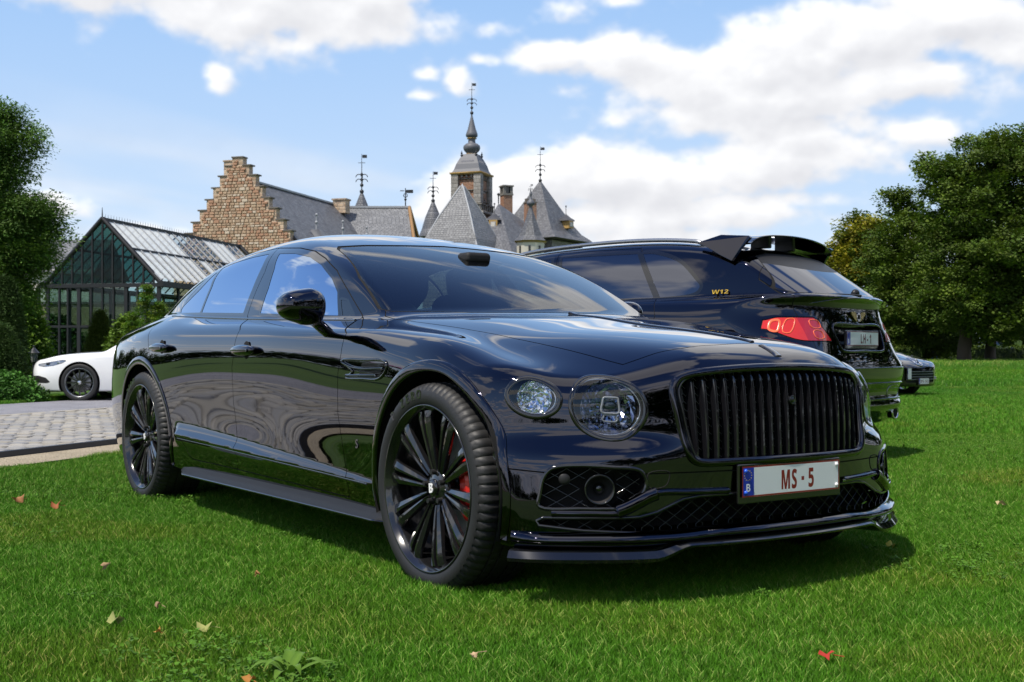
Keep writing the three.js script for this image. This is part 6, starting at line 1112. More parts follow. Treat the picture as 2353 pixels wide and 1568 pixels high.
  for (const s of [1, -1]) {
    const q = sub('tail_lamp', car), w = s > 0 ? (g) => g : mirror;
    part('lamp_lens', solid(w(lpB)), redA, q); part('lamp_lens', solid(w(lpA)), redB, q);
    const loop = (pts, r, name, mat) => part(name, bead(f, curved(pts, 5).map((p) => p), r, 0.003, true, 5, 0.001), mat, q);
    const onF = (y, z) => { const h = rearX(f, y, z); return h ? [h[0], y, z * s] : null; }, onS = (x, y) => { const h = sideZ(f, x, y, s); return h; };
    loop([onS(0.235, 1.055), onS(0.19, 1.06), onS(0.185, 0.985), onS(0.235, 0.998)].filter(Boolean), 0.02, 'lamp_strip', glow);
    loop([onS(0.15, 1.068), onS(0.11, 1.07), onS(0.11, 0.975), onS(0.15, 0.98)].filter(Boolean), 0.009, 'lamp_strip', glow);
    for (const [y0, y1] of [[1.06, 1.015], [0.985, 0.94]]) loop([onF(y0, 0.66), onF(y0, 0.585), onF(y1, 0.575), onF(y1, 0.66)].filter(Boolean), 0.007, 'lamp_strip', glow);
  }
  // plate recess, plate, badge
  { const g = push(two(rc), 0); const p = g.p; for (let v = 0; v < p.length; v += 3) p[v] += 0.055; P('plate_recess', g, M.gloss);
    const edge = []; const oc = two2([[-0.40, 1.037], [0, 1.039], [0.40, 1.036], [0.425, 1.012], [0.385, 0.862], [0.355, 0.847], [0, 0.845], [-0.355, 0.847], [-0.385, 0.862], [-0.425, 1.012]], 6); for (const [z, y] of oc) { const h = rearX(f, y, z); edge.push([h[0], y, z]); }
    part('recess_frame', bead(f, edge, 0.02, 0.008, true, 6), M.blackPaint, car);
    part('recess_wall', rings([edge, edge.map((q) => [q[0] + 0.06, q[1], q[2]])], true, false, false), M.gloss, car);
    const pl = plate(car, 'number_plate', 0.58, 0.108, 'LH-1', '#7a3040', { pitch: 0.095, centre: 0.60, narrow: 0.8, size: 0.86 }); pl.rotation.y = -Math.PI / 2; pl.position.set(-0.055, 0.938, -0.03 + 0.07);
    const bd = sub('tailgate_badge', car), hx = rearX(f, 1.10, 0)[0] - 0.004; const gold = std([0.62, 0.46, 0.22], 0.25, { metalness: 1 });
    const wingS = (s) => { const sh = [[0.022 * s, 0.012], [0.05 * s, 0.03], [0.10 * s, 0.028], [0.095 * s, 0.012], [0.075 * s, 0], [0.06 * s, -0.012], [0.04 * s, -0.02], [0.02 * s, -0.03]]; return plan(s > 0 ? sh.reverse() : sh, 0.006, 0.001); };
    for (const s of [1, -1]) part('badge_wing', wingS(s).scale(1.3, 1.3, 1.3).rotateY(-Math.PI / 2).translate(hx - 0.004, 1.10, -0.0), gold, bd);
    part('badge_disc', new THREE.CylinderGeometry(0.032, 0.034, 0.014, 24).rotateZ(Math.PI / 2).translate(hx - 0.010, 1.098, 0), M.chrome, bd);
    part('badge_letter', words('B', 0.034, 0.004).rotateY(-Math.PI / 2).translate(hx - 0.018, 1.098, 0), M.gloss, bd); }
  // tail lip, bumper mouldings, exhausts
  const across = (y, z0, z1, n = 40) => { const o = []; for (let k = 0; k <= n; k++) { const z = mix(z0, z1, k / n), h = rearX(f, y, z); if (h) o.push([h[0], y, z]); } return o; };
  { const list = []; for (let k = 0; k <= 40; k++) { const z = mix(-0.63, 0.63, k / 40), e = Math.abs(z) / 0.63, y = 1.235 - 0.055 * e * e, h = rearX(f, y, z), d = 0.010 * (1 - e ** 3); list.push([[h[0] + 0.04, y + 0.012, z], [h[0] - d, y + 0.008, z], [h[0] - d - 0.003, y + 0.002, z], [h[0] - d, y - 0.004, z], [h[0] + 0.04, y - 0.010, z]]); } part('tail_lip', rings(list), M.gloss, car); }
  for (const [y, w, h] of [[0.715, 0.016, 0.006], [0.60, 0.018, 0.012], [0.555, 0.005, 0.003], [0.475, 0.02, 0.012]]) part('bumper_strip', bead(f, across(y, -0.93, 0.93), w, h, false, 6), M.blackPaint, car);
  for (const s of [1, -1]) { const z = 0.70 * s, h = rearX(f, 0.36, 0.70)[0]; const ex = sub('exhaust', car); part('exhaust_tip', new THREE.TorusGeometry(0.048, 0.010, 8, 24).scale(1.25, 1, 1).rotateY(Math.PI / 2).translate(h - 0.02, 0.36, z), M.chrome, ex); part('exhaust_pipe', new THREE.CylinderGeometry(0.045, 0.045, 0.2, 24).rotateZ(Math.PI / 2).translate(h + 0.085, 0.36, z), M.gap, ex);
    const rp = two2([[0.5, 0.565], [0.78, 0.565], [0.82, 0.54], [0.82, 0.50], [0.78, 0.49], [0.5, 0.49]], 4).map(([zz, y]) => { const q = rearX(f, y, zz); return [q[0], y, zz * s]; }); part('reflector_panel', bead(f, rp, 0.010, 0.005, true, 5), M.satin, car); }
  // spoiler
  { const list = []; for (let k = 0; k <= 40; k++) { const z = mix(-0.69, 0.69, k / 40), e = Math.abs(z) / 0.69, y = 1.728 - 0.040 * e * e - 0.05 * e ** 8, x0 = 0.80 + 0.03 * e * e, x1 = 0.44 + 0.05 * e * e; list.push([[x0, y + 0.002, z], [mix(x0, x1, 0.5), y + 0.006, z], [x1, y, z], [x1 - 0.004, y - 0.006, z], [x1, y - 0.012, z], [mix(x0, x1, 0.5), y - 0.014, z], [x0, y - 0.012, z]]); }
    const sp = sub('roof_spoiler', car); part('spoiler_blade', rings(list), M.blackPaint, sp);
    for (const s of [1, -1]) { const g = plan([[0.92, 1.665], [0.74, 1.712], [0.50, 1.69], [0.48, 1.675], [0.55, 1.59], [0.60, 1.505], [0.72, 1.56]], 0.028, 0.005), p = g.attributes.position; for (let i = 0; i < p.count; i++) { const y = p.getY(i), zc = 0.752 - 0.42 * (y - 1.505) + 0.10 * Math.max(0, 0.6 - p.getX(i)); p.setZ(i, s * (zc - 0.014 + p.getZ(i))); } g.computeVertexNormals(); part('spoiler_end', g, M.blackPaint, sp);
      part('spoiler_bracket', box(0.16, 0.09, 0.05, 0.66, 1.68, 0.20 * s, 0.01), M.trim, sp); } }
  part('roof_fin', plan([[0, 0], [0.16, 0], [0.06, 0.055], [0.02, 0.06]], 0.02, 0.004).translate(0.86, 1.70, -0.01), M.gloss, car);
  for (const s of [1, -1]) { const pts = []; for (let k = 0; k <= 30; k++) { const x = mix(0.84, 2.95, k / 30), h = topY(f, x, 0.60 * s), e = Math.min(smooth(0.84, 1.0, x), smooth(2.95, 2.8, x)); pts.push([h[0], h[1] + 0.038 * e - 0.012, h[2]]); } part('roof_rail', new THREE.TubeGeometry(new THREE.CatmullRomCurve3(pts.map((p) => new THREE.Vector3(...p))), 60, 0.016, 8), M.satin, car); }
  part('rear_wiper', mergeAll([rod([-0.05, 1.258, 0.02], [0.02, 1.262, -0.42], 0.010, 0.006), new THREE.SphereGeometry(0.035, 14, 10).scale(0.8, 0.9, 1.2).translate(0.0, 1.28, 0.04)]), M.trim, car);
  { const g = words('W12', 0.04, 0.003), z = sideZ(f, 0.66, 1.278, 1)[2]; for (const s of [1, -1]) part('wing_badge', g.clone().scale(1.25, 0.8, 1).rotateY(s > 0 ? 0 : Math.PI).rotateX(-0.35 * s).scale(s > 0 ? -1 : 1, 1, 1).scale(s > 0 ? -1 : 1, 1, 1).translate(0.66, 1.278, s * (z + 0.011)), std([0.55, 0.36, 0.05], 0.3, { metalness: 0.6 }), car); }
  for (const q of archs) for (const s of [1, -1]) {
    const w = wheelA.clone(); w.position.set(q, 0.378, s * 0.82); if (s < 0) w.rotation.y = Math.PI; w.scale.setScalar(1.0); w.rotation.z += q; car.add(w);
    part('wheel_housing', mergeAll([new THREE.CylinderGeometry(0.44, 0.44, 0.42, 40, 1, true, 1.25, Math.PI * 2 - 2.5).rotateX(Math.PI / 2), new THREE.CircleGeometry(0.44, 40, -0.3, Math.PI + 0.6).translate(0, 0, -0.21 * s)]).translate(q, 0.385, 0.76 * s), M.gap, car);
  }
  for (const s of [1, -1]) { const mg = sub('door_mirror', car); part('mirror_cap', new THREE.SphereGeometry(1, 24, 16).scale(0.09, 0.09, 0.13).translate(2.98, 1.27, s * 1.06), M.blackPaint, mg); part('mirror_foot', rod([2.98, 1.20, s * 0.9], [2.98, 1.24, s * 1.05], 0.03, 0.025), M.gloss, mg); }
}
// ---------- the white saloon on the gravel (x forward, y up; its left flank faces the eye) ----------
const simpleWheel = (R, rimR, w, spokes, ringMat, hubMat) => {
  const g = new THREE.Group(); g.name = 'wheel';
  part('tyre', lathe([[rimR, -w / 2], [R * 0.97, -w / 2], [R, -w * 0.4], [R, w * 0.4], [R * 0.97, w / 2], [rimR + 0.01, w * 0.5], [rimR, w * 0.4]], 48), M.rubber, g);
  part('rim', lathe([[rimR * 0.90, -w * 0.3], [rimR * 0.93, w * 0.38], [rimR * 0.99, w * 0.46], [rimR * 1.01, w * 0.5], [rimR * 0.96, w * 0.47], [rimR * 0.9, w * 0.3]], 48), ringMat, g);
  for (let k = 0; k < spokes; k++) part('spoke', new THREE.BoxGeometry(rimR * 0.82, 0.026, 0.03).translate(rimR * 0.5, 0, w * 0.36).rotateZ(k / spokes * 6.283), M.rim, g);
  part('hub_cap', lathe([[0, w * 0.46], [0.03, w * 0.45], [0.035, w * 0.4], [0.06, w * 0.36], [0.06, 0]], 20), hubMat, g);
  part('brake_disc', lathe([[0.05, 0.02], [rimR * 0.7, 0.02], [rimR * 0.7, 0.0], [0.05, 0]], 32), M.steel, g);
  return g;
};
{
  const W = sheet([-3.75, -3.4, -2.7, -1.5, -0.6, 0, 0.45, 0.75, 0.95], [0.15, 0.35, 0.55, 0.7, 0.82, 0.92], [[0.66, 0.70, 0.70, 0.69, 0.66, 0.60], [0.8, 0.84, 0.84, 0.82, 0.79, 0.73], [0.86, 0.885, 0.89, 0.875, 0.85, 0.8], [0.84, 0.875, 0.875, 0.86, 0.84, 0.80], [0.85, 0.88, 0.88, 0.868, 0.84, 0.78], [0.86, 0.885, 0.885, 0.865, 0.81, 0.72], [0.84, 0.865, 0.85, 0.81, 0.74, 0.64], [0.76, 0.79, 0.76, 0.70, 0.62, 0.5], [0.6, 0.64, 0.6, 0.54, 0.46, 0.36]], 0.08, 0.02);
  const top = natural([-3.8, -3.4, -2.8, -1.2, -0.6, -0.3, 0.1, 0.47, 0.72, 0.87, 0.96], [0.95, 1.0, 0.98, 0.93, 0.885, 0.862, 0.838, 0.79, 0.73, 0.68, 0.60]);
  const roof = natural([-3.4, -2.9, -2.4, -1.9, -1.5, -1.1, -0.6, -0.2], [0.98, 1.22, 1.36, 1.425, 1.40, 1.28, 1.03, 0.80]), nose = natural([0.1, 0.2, 0.3, 0.42, 0.55, 0.65, 0.75], [0.88, 0.97, 0.995, 1.005, 1.0, 0.965, 0.89]);
  const f = (x, y, z) => { z = Math.abs(z); let a = smax(z - W(x, y), (y - top(x) + 0.05 * z * z) * 0.96, 0.05); a = smax(a, x - nose(y) + 0.30 * z * z + 0.15 * z ** 6, 0.05); a = smax(a, -3.72 - x + 0.2 * z * z, 0.06); a = smax(a, 0.17 - y, 0.03); let c = smax((z - 0.78 + 0.42 * (y - 0.9)) * 0.9, (y - roof(x) + 0.12 * z * z) * 0.85, 0.06); c = smax(c, 0.75 - y, 0.02); return smin(a, c, 0.03); };
  const car = thing('white_saloon', 'white saloon car parked nose left on the gravel in front of the pavilion', 'car'); const d = 20.5;
  car.position.set(wx(181.5, d), 0, -d - 0.86); car.rotation.y = Math.PI;         // its nose points left
  let m = skin(f, [-3.9, 0.1, -0.04], [1.1, 1.5, 0.98], 0.022); m = cut(m, (x, y, z) => z)[1]; const seams = [], archs = [0, -2.7];
  [, m] = cut(m, (x, y, z) => z > 0.45 ? Math.min(...archs.map((q) => Math.hypot(x - q, y - 0.32) - 0.355)) : 1);
  const two = (g) => join(g, mirror(g)), P = (n, g, mat) => part(n, solid(g), mat, car);
  let hl, gr, it, win, ws, door, hood;
  [hl, m] = panel(m, (x, y, z) => z > 0.3 && x > 0.2 ? outline([[0.52, 0.665], [0.30, 0.70], [0.22, 0.695], [0.30, 0.645], [0.45, 0.605], [0.62, 0.585], [0.74, 0.60], [0.75, 0.63]])(x, y) : 1, seams, 0.003);
  [gr, m] = cut(m, (x, y, z) => x > 0.6 ? outline([[0, 0.66], [0.36, 0.65], [0.42, 0.60], [0.36, 0.49], [-0.1, 0.48], [-0.1, 0.66]])(z, y) : 1);
  [it, m] = cut(m, (x, y, z) => x > 0.3 ? outline([[0.92, 0.43], [0.72, 0.435], [0.58, 0.40], [0.50, 0.325], [0.56, 0.305], [0.74, 0.31], [0.82, 0.36]])(x, y) : 1);
  [win, m] = panel(m, (x, y, z) => z > 0.4 ? outline([[-0.95, 0.95], [-1.35, 1.2], [-1.75, 1.33], [-2.2, 1.32], [-2.7, 1.2], [-3.0, 1.05], [-2.9, 0.97]])(x, y) : 1, seams, 0.006);
  [ws, m] = panel(m, (x, y, z) => x > -1.5 && x < -0.45 && y > 0.92 ? outline([[-1, 1.0], [0.60, 0.97], [0.50, 1.32], [-1, 1.36]])(z, y) : 1, seams, 0.004);
  [door, m] = panel(m, (x, y, z) => z > 0.45 ? outline([[-0.60, 0.92], [-0.62, 0.6], [-0.72, 0.24], [-1.85, 0.24], [-1.85, 1.4], [-1.6, 1.4], [-0.9, 1.02]])(x, y) : 1, seams);
  [hood, m] = panel(m, (x, y, z) => y > 0.58 ? outline([[0.80, -0.3], [0.80, 0.3], [0.66, 0.52], [0.3, 0.62], [-0.5, 0.70], [-0.62, 0.5], [-0.62, -0.3]])(x, z) : 1, seams);
  P('body_shell', two(m), M.white); P('hood', two(hood), M.white); P('grille', two(gr), M.gloss); P('bumper_intake', it, M.dark); P('bumper_intake', mirror(it), M.dark); P('windscreen', two(ws), phys([0.07, 0.13, 0.13], 0.02, { clearcoat: 1 }));
  for (const q of [(g) => g, mirror]) { P('front_door', q(door), M.white); P('side_window', q(win), M.smoke); P('headlamp', q(hl), phys([0.30, 0.32, 0.35], 0.08, { metalness: 0.7, clearcoat: 1 })); }
  P('panel_gap', push(two(join(...seams)), -0.004), M.gap);
  for (const s of [1, -1]) { const pj = sub('lamp_projector', car); for (const [x, y, r] of [[0.36, 0.66, 0.03], [0.55, 0.635, 0.035]]) { const z = sideZ(f, x, y, s); if (z) part('projector', new THREE.SphereGeometry(r, 14, 10).scale(1.2, 0.7, 0.4).translate(z[0], z[1], z[2]), x < 0.5 ? M.chrome : M.gloss, pj); } }
  for (const [y, z0] of [[0.57, 0.34]]) { const o = []; for (let k = 0; k <= 12; k++) { const z = mix(-z0, z0, k / 12), h = frontX(f, y, z); o.push(h); } part('grille_bar', bead(f, o, 0.03, 0.012), M.chrome, car); }
  part('grille_star', lathe([[0.06, 0.01], [0.075, 0.015], [0.08, 0], [0.06, 0]], 24).rotateY(Math.PI / 2).translate(frontX(f, 0.57, 0)[0] + 0.01, 0.57, 0), M.chrome, car);
  part('number_plate', box(0.02, 0.11, 0.5, nose(0.44) + 0.012, 0.42, 0, 0.004), M.plateWhite, car);
  part('splitter', box(0.5, 0.03, 1.1, 0.62, 0.165, 0, 0.01), M.dark, car);
  const wp = simpleWheel(0.318, 0.245, 0.225, 12, M.satin, M.chrome); for (const q of archs) for (const s of [1, -1]) { const w = wp.clone(); w.position.set(q, 0.318, s * 0.77); if (s < 0) w.rotation.y = Math.PI; car.add(w); part('wheel_housing', mergeAll([new THREE.CylinderGeometry(0.355, 0.355, 0.34, 32, 1, true, 1.2, Math.PI * 2 - 2.4).rotateX(Math.PI / 2), new THREE.CircleGeometry(0.355, 32, -0.3, Math.PI + 0.6).translate(0, 0, -0.17 * s)]).translate(q, 0.32, 0.70 * s), M.gap, car); }
}
// ---------- the small black hatchback beyond (seen from its front) ----------
function hatchback(name, label) {
  const car = thing(name, label, 'car');
  const W = sheet([-3.5, -2.6, -1.3, -0.5, 0, 0.4, 0.75], [0.2, 0.4, 0.6, 0.8, 0.95], [[0.75, 0.8, 0.8, 0.78, 0.74], [0.84, 0.87, 0.875, 0.86, 0.83], [0.84, 0.87, 0.875, 0.86, 0.83], [0.84, 0.87, 0.87, 0.85, 0.80], [0.84, 0.865, 0.86, 0.82, 0.73], [0.80, 0.83, 0.81, 0.75, 0.64], [0.68, 0.72, 0.69, 0.61, 0.5]], 0.08, 0.03);
  const top = natural([-3.5, -2.5, -1.2, -0.7, -0.3, 0.1, 0.45, 0.7, 0.85], [0.95, 0.98, 0.97, 0.945, 0.90, 0.84, 0.74, 0.64, 0.52]), roof = natural([-3.6, -3.2, -2.6, -1.9, -1.4, -1.0, -0.6, -0.3], [1.0, 1.38, 1.47, 1.49, 1.42, 1.25, 1.03, 0.88]);
  const f = (x, y, z) => { z = Math.abs(z); let a = smax(z - W(x, y), (y - top(x) + 0.08 * z * z) * 0.95, 0.06); a = smax(a, x - 0.82 + 0.28 * z * z + 0.12 * z ** 6 + 0.25 * Math.max(0, y - 0.55), 0.06); a = smax(a, -3.2 - x, 0.08); a = smax(a, 0.2 - y, 0.03); let c = smax((z - 0.78 + 0.4 * (y - 0.95)) * 0.9, (y - roof(x) + 0.12 * z * z) * 0.85, 0.07); c = smax(smax(c, 0.8 - y, 0.02), -3.2 - x, 0.05); return smin(a, c, 0.03); };
  let m = skin(f, [-3.4, 0.1, -0.05], [1.0, 1.55, 1.0], 0.028); m = cut(m, (x, y, z) => z)[1]; const seams = [], archs = [0, -2.54];
  [, m] = cut(m, (x, y, z) => z > 0.45 ? Math.min(...archs.map((q) => Math.hypot(x - q, y - 0.31) - 0.35)) : 1);
  let hl, gr, win, ws;
  [hl, m] = panel(m, (x, y, z) => z > 0.3 && x > -0.1 ? Math.max(outline([[0.02, 0.80], [0.35, 0.76], [0.66, 0.66], [0.72, 0.56], [0.5, 0.60], [0.25, 0.70]])(x, y), 0.42 - z) : 1, seams, 0.004);
  [gr, m] = cut(m, (x, y, z) => x > 0.4 ? outline([[0, 0.50], [0.42, 0.49], [0.52, 0.43], [0.48, 0.28], [-0.2, 0.26], [-0.2, 0.5]])(z, y) : 1);
  [win, m] = panel(m, (x, y, z) => z > 0.4 ? outline([[-0.75, 0.99], [-1.3, 1.32], [-1.9, 1.42], [-2.6, 1.38], [-2.9, 1.2], [-2.8, 1.02]])(x, y) : 1, seams, 0.006);
  [ws, m] = panel(m, (x, y, z) => x > -1.45 && x < -0.3 && y > 0.95 ? outline([[-1, 1.0], [0.62, 0.99], [0.52, 1.36], [-1, 1.40]])(z, y) : 1, seams, 0.004);
  const two = (g) => join(g, mirror(g)), P = (n, g, mat) => part(n, solid(g), mat, car);
  P('body_shell', two(m), M.blackPaint); P('grille', push(two(gr), -0.02), M.dark); P('windscreen', two(ws), M.smoke); P('panel_gap', push(two(join(...seams)), -0.004), M.gap);
  for (const q of [(g) => g, mirror]) { P('side_window', q(win), M.smoke); P('headlamp', q(hl), phys([0.45, 0.47, 0.5], 0.06, { metalness: 0.8, clearcoat: 1 })); }
  for (const y of [0.33, 0.38, 0.43, 0.475]) { const o = []; for (let k = 0; k <= 10; k++) { const z = mix(-0.46, 0.46, k / 10); o.push(frontX(f, y, z)); } part('grille_bar', bead(f, o, 0.012, 0.006), M.satin, car); }
  const bc = []; for (let k = 0; k < 20; k++) { const t = k / 20 * 6.283, y = 0.655 + Math.sin(t) * 0.075, z = Math.cos(t) * 0.085 * (1 - 0.25 * Math.sin(t)), h = frontX(f, y, z); bc.push(h); } const bg = sub('bonnet_badge', car); part('badge_frame', bead(f, bc, 0.034, 0.018, true), M.chrome, bg);
  const lion = plan([[-0.03, -0.045], [-0.012, -0.05], [0.0, -0.02], [0.03, -0.045], [0.036, -0.03], [0.014, 0.0], [0.03, 0.02], [0.016, 0.03], [0.004, 0.02], [0.006, 0.05], [-0.02, 0.052], [-0.022, 0.03], [-0.008, 0.02], [-0.018, -0.01]], 0.01, 0.002).rotateY(Math.PI / 2); const bh = frontX(f, 0.655, 0)[0]; part('badge_emblem', lion.rotateZ(0.25).translate(bh + 0.016, 0.655, 0), M.chrome, bg);
  for (const s of [1, -1]) { part('fog_lamp', new THREE.SphereGeometry(0.05, 14, 10).scale(0.4, 1, 1).translate(frontX(f, 0.33, 0.64)[0], 0.33, 0.64 * s), M.chrome, car); const pts = []; for (let k = 0; k <= 12; k++) { const x = mix(0.62, -0.3, k / 12), z = mix(0.16, 0.42, k / 12); pts.push(topY(f, x, z * s)); } part('bonnet_crease', bead(f, pts, 0.02, 0.005), M.blackPaint, car); }
  const wp = simpleWheel(0.31, 0.21, 0.2, 9, M.satin, M.satin); for (const q of archs) for (const s of [1, -1]) { const w = wp.clone(); w.position.set(q, 0.31, s * 0.75); if (s < 0) w.rotation.y = Math.PI; car.add(w); part('wheel_housing', mergeAll([new THREE.CylinderGeometry(0.35, 0.35, 0.3, 28, 1, true, 1.2, Math.PI * 2 - 2.4).rotateX(Math.PI / 2), new THREE.CircleGeometry(0.35, 28, -0.3, Math.PI + 0.6).translate(0, 0, -0.15 * s)]).translate(q, 0.31, 0.7 * s), M.gap, car); }
  return car;
}
{
  const d = 22.3, car = hatchback('black_hatchback', 'small black hatchback with chrome bonnet badge peeping out behind the off-road car');
  const pl = plate(car, 'number_plate', 0.36, 0.11, 'DPE-365', '#7a3040', { pitch: 0.115, centre: 0.55, narrow: 0.62, size: 0.74 }); pl.rotation.y = Math.PI / 2; pl.position.set(0.835, 0.30, 0);
  const p2 = plate(car, 'side_plate', 0.13, 0.2, '', '#666666'); p2.rotation.y = Math.PI / 2; p2.position.set(0.79, 0.44, 0.42);
  car.rotation.y = Math.atan2(-Math.cos(0.72), Math.sin(0.72)); car.position.set(wx(2119, d) - 0.80 * Math.sin(0.72), 0, -d - 0.80 * Math.cos(0.72) + 0.0);
  const far = copyOf(car, 'dark car parked beyond the far hedge at the right edge, only its roof showing', [wx(2345, 126), 0.55, -129], 0.05);
  far.children.filter((c) => /plate/.test(c.name)).forEach((c) => far.remove(c));
}
// ---------- small things ----------
{ const d = 23.5, [x, , z] = at(77, 800, d), l = thing('post_lantern', 'small dark post lantern with glazed head behind the white car nose', 'lantern', [x, 0, z]);
  part('post', mergeAll([rod([0, 0, 0], [0, 0.62, 0], 0.035, 0.028, 8), new THREE.CylinderGeometry(0.06, 0.08, 0.06, 10).translate(0, 0.03, 0), new THREE.CylinderGeometry(0.06, 0.04, 0.03, 10).translate(0, 0.63, 0)]), BM.iron, l);
  part('glass_head', new THREE.CylinderGeometry(0.075, 0.05, 0.17, 6).translate(0, 0.735, 0), phys([0.5, 0.52, 0.5], 0.1, { transmission: 0.6, thickness: 0 }), l);
  const bars = []; for (let k = 0; k < 6; k++) { const t = (k + 0.5) / 6 * 6.283; bars.push(rod([Math.cos(t) * 0.05, 0.65, Math.sin(t) * 0.05], [Math.cos(t) * 0.078, 0.82, Math.sin(t) * 0.078], 0.006)); } part('frame', mergeAll(bars), BM.iron, l);
  part('cap', mergeAll([new THREE.ConeGeometry(0.11, 0.12, 6).translate(0, 0.88, 0), new THREE.SphereGeometry(0.02, 8, 6).translate(0, 0.95, 0)]), BM.iron, l); }
{ const d = 112, [x, , z] = at(2147, 820, d), c = thing('folding_chair', 'blue folding chair standing by the lower hedge', 'chair', [x, 0, z], 0.5), blue = std([0.03, 0.12, 0.62], 0.6), s = 1.0;
  for (let k = 0; k < 5; k++) part('slat', box(0.11, 0.46, 0.03, -0.32 + k * 0.16, 0.72, -0.2 - 0.0 * k), blue, c); part('top_rail', box(0.82, 0.07, 0.04, 0, 0.96, -0.2), blue, c); part('seat', box(0.80, 0.05, 0.5, 0, 0.45, 0.05), blue, c);
  for (const sx of [-1, 1]) { part('leg', rod([sx * 0.36, 0, 0.3], [sx * 0.36, 0.95, -0.22], 0.025), blue, c); part('leg', rod([sx * 0.33, 0, -0.28], [sx * 0.33, 0.48, 0.26], 0.025), blue, c); } }
// broad leaved weed in the lawn at the bottom
{ const [x, , z] = at(662, 1550, 3.03), w = thing('lawn_weed', 'broad leaved green weed in the grass at the bottom edge', 'weed', [x, 0, z]), r = rng(801), g1 = leafMat([0.10, 0.20, 0.02], 0.3);
  const blade = (len, wid, a, lift, curl) => { const p = [], c = [], idx = []; for (let i = 0; i <= 8; i++) { const t = i / 8, w2 = wid * Math.pow(Math.sin(Math.PI * Math.min(1, 0.08 + t * 0.92)), 0.8) * (1 + 0.14 * Math.sin(i * 2.6)), y = lift * Math.sin(t * Math.PI * 0.7) - curl * t * t, q = t * len; for (const s of [-1, 0, 1]) { p.push(Math.cos(a) * q - Math.sin(a) * s * w2, 0.015 + y + Math.abs(s) * w2 * 0.35, Math.sin(a) * q + Math.cos(a) * s * w2); c.push(...(s ? [0.9, 0.95, 0.9] : [1.25, 1.2, 1.1])); } if (i) { const b = i * 3; for (const o of [0, 1]) idx.push(b - 3 + o, b - 2 + o, b + o, b - 2 + o, b + 1 + o, b + o); } } const g = new THREE.BufferGeometry(); g.setAttribute('position', new THREE.Float32BufferAttribute(p, 3)); g.setAttribute('color', new THREE.Float32BufferAttribute(c, 3)); g.setIndex(idx); g.computeVertexNormals(); return g; };
  for (const [len, wid, a, l, c] of [[0.14, 0.024, 0.3, 0.10, 0.02], [0.16, 0.02, -0.25, 0.06, 0.0], [0.13, 0.026, 2.9, 0.09, 0.03], [0.12, 0.024, 3.6, 0.07, 0.02], [0.10, 0.022, 1.3, 0.05, 0.02], [0.09, 0.022, 1.9, 0.06, 0.02], [0.13, 0.026, -1.7, 0.085, 0.0], [0.11, 0.022, -1.2, 0.08, 0.0], [0.12, 0.022, -2.3, 0.07, 0.01], [0.08, 0.02, 0.9, 0.08, 0.02], [0.09, 0.02, 2.4, 0.1, 0.02]]) part('leaf', blade(len * 0.82, wid * 0.6, a, l * 0.62, c), g1, w); }
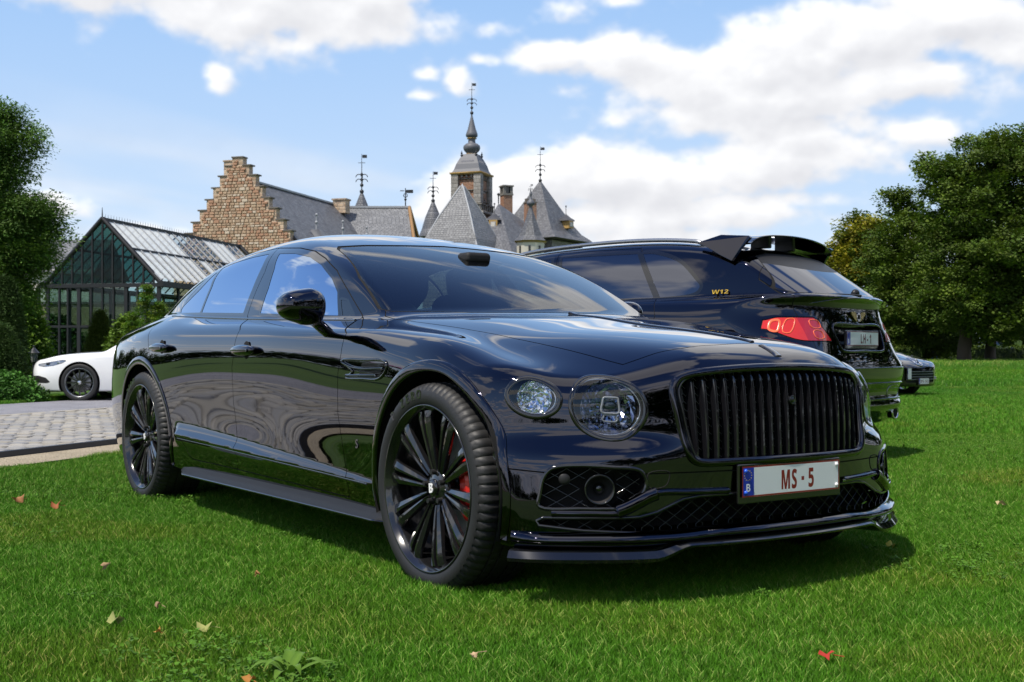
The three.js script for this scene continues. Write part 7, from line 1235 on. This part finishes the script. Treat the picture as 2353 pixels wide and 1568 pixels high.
// fallen leaves
{ const r = rng(811), shape = (seed) => { const q = rng(seed), n = 10, p = [[0, 0.004, 0]], idx = []; for (let k = 0; k < n; k++) { const t = k / n * 6.283, R = 0.018 * (k % 2 ? 0.72 : 1.15) * (0.8 + 0.4 * q()); p.push([Math.cos(t) * R, 0.010 * q() + 0.01 * Math.cos(t * 2), Math.sin(t) * R * 0.75]); } for (let k = 0; k < n; k++) idx.push(0, 1 + (k + 1) % n, 1 + k); const g = new THREE.BufferGeometry(); g.setAttribute('position', new THREE.Float32BufferAttribute(p.flat(), 3)); g.setIndex(idx); g.computeVertexNormals(); return g; };
  const list = [[237, 1300, 'pale tan fallen leaf standing in the grass left of the front wheel', [0.55, 0.36, 0.2], 1.2, 1.1], [1900, 1505, 'red fallen leaf in the grass at the lower right', [0.45, 0.04, 0.03], 1.3, 0.3], [2047, 1253, 'yellow fallen leaf in the shade beside the splitter tip', [0.45, 0.40, 0.06], 1.6, 0.5], [473, 1440, 'pale green fallen leaf near the bottom left, pointed', [0.35, 0.36, 0.12], 1.6, 0.5], [262, 1425, 'pale green fallen leaf left of the pointed one', [0.33, 0.35, 0.12], 1.7, 0.3], [363, 1452, 'small orange fallen leaf between two pale green ones', [0.5, 0.26, 0.06], 1.0, 0.2], [1088, 1503, 'small tan fallen leaf at the bottom middle', [0.6, 0.42, 0.25], 0.7, 0.9], [128, 1162, 'reddish brown fallen leaf on the lawn left of the rear wheel', [0.35, 0.12, 0.05], 2.0, 0.3], [42, 1148, 'brown fallen leaf at the far left of the lawn', [0.34, 0.16, 0.07], 2.2, 0.4], [590, 1320, 'thin brown fallen leaf below the front door', [0.36, 0.2, 0.08], 1.1, 0.2], [575, 1563, 'orange brown fallen leaf under the broad leaved weed', [0.40, 0.18, 0.04], 1.3, 0.2], [2300, 1158, 'tan fallen leaf in the sunlit lawn at the right', [0.5, 0.4, 0.2], 1.8, 0.2], [365, 1390, 'dry twiggy brown leaf in the middle left of the lawn', [0.3, 0.2, 0.12], 1.1, 0.5]];
  list.forEach(([px, py, label, c, s, tilt], i) => { const d = (0.837 - 0.045) * F_ / (py - 809.5), [x, y, z] = at(px, py, d), o = thing('fallen_leaf', label, 'leaf', [x, 0.042, z], r() * 6.28); part('leaf_blade', shape(820 + i), leafMat(c, 0.2), o); const ch = o.children[0]; ch.material.vertexColors = false; ch.scale.setScalar(s * 0.85); ch.rotation.set(tilt, 0, tilt * 0.5); part('leaf_stalk', rod([0.015, 0.004, 0], [0.045, 0.002, 0.004], 0.0012), ch.material, o); }); }
// parasols of the terrace across the drive, which the doors mirror
{ const proto = thing('terrace_parasol', 'mauve parasol on the terrace far left of the drive, nearest the trees', 'parasol', [-21, 0, -15], 0, 'terrace parasols'), cloth = std([0.42, 0.24, 0.40], 0.9);
  part('pole', rod([0, 0, 0], [0, 2.7, 0], 0.03), BM.iron, proto); part('canopy', stack([[2.15, 1.7], [2.2, 1.7], [2.6, 0.2], [2.64, 0.02]], 8), cloth, proto);
  copyOf(proto, 'mauve parasol on the terrace far left of the drive, middle one', [-23, 0, -11]); copyOf(proto, 'mauve parasol on the terrace far left of the drive, next to the drive end', [-19.5, 0, -7]); copyOf(proto, 'mauve parasol on the terrace far left of the drive, nearest the eye', [-21, 0, -2.5]); }
// clover and plantain growing through the grass
{ const r = rng(861), spots = []; for (let k = 0; k < 9000; k++) { const d = 2.6 + 9 * Math.pow(r(), 1.4), x = (r() - 0.5) * (0.9 * d + 0.6), z = -d; if (across_(x, z) < SAND + 0.2) continue; if (fbm(x * 1.3 + 7, z * 1.3 + 4, 3) < 0.66 - 0.14 * smooth(0.3, 2.2, x)) continue; const c = 0.7 + 0.5 * r(); spots.push([x, 0.028 + r() * 0.014, z, 0.011 + r() * 0.011, c, c, c, 0.6]); }
  const o = { add: (m) => { m.name = numbered('clover_patch'); scene.add(m); } }; foliage('clover_patch', o, [0, 1].map((k) => clump(9, 0.8, 870 + k, 0.8)), leafMat([0.09, 0.22, 0.014], 0.3), spots, 862); }
renderer.render(scene, camera);
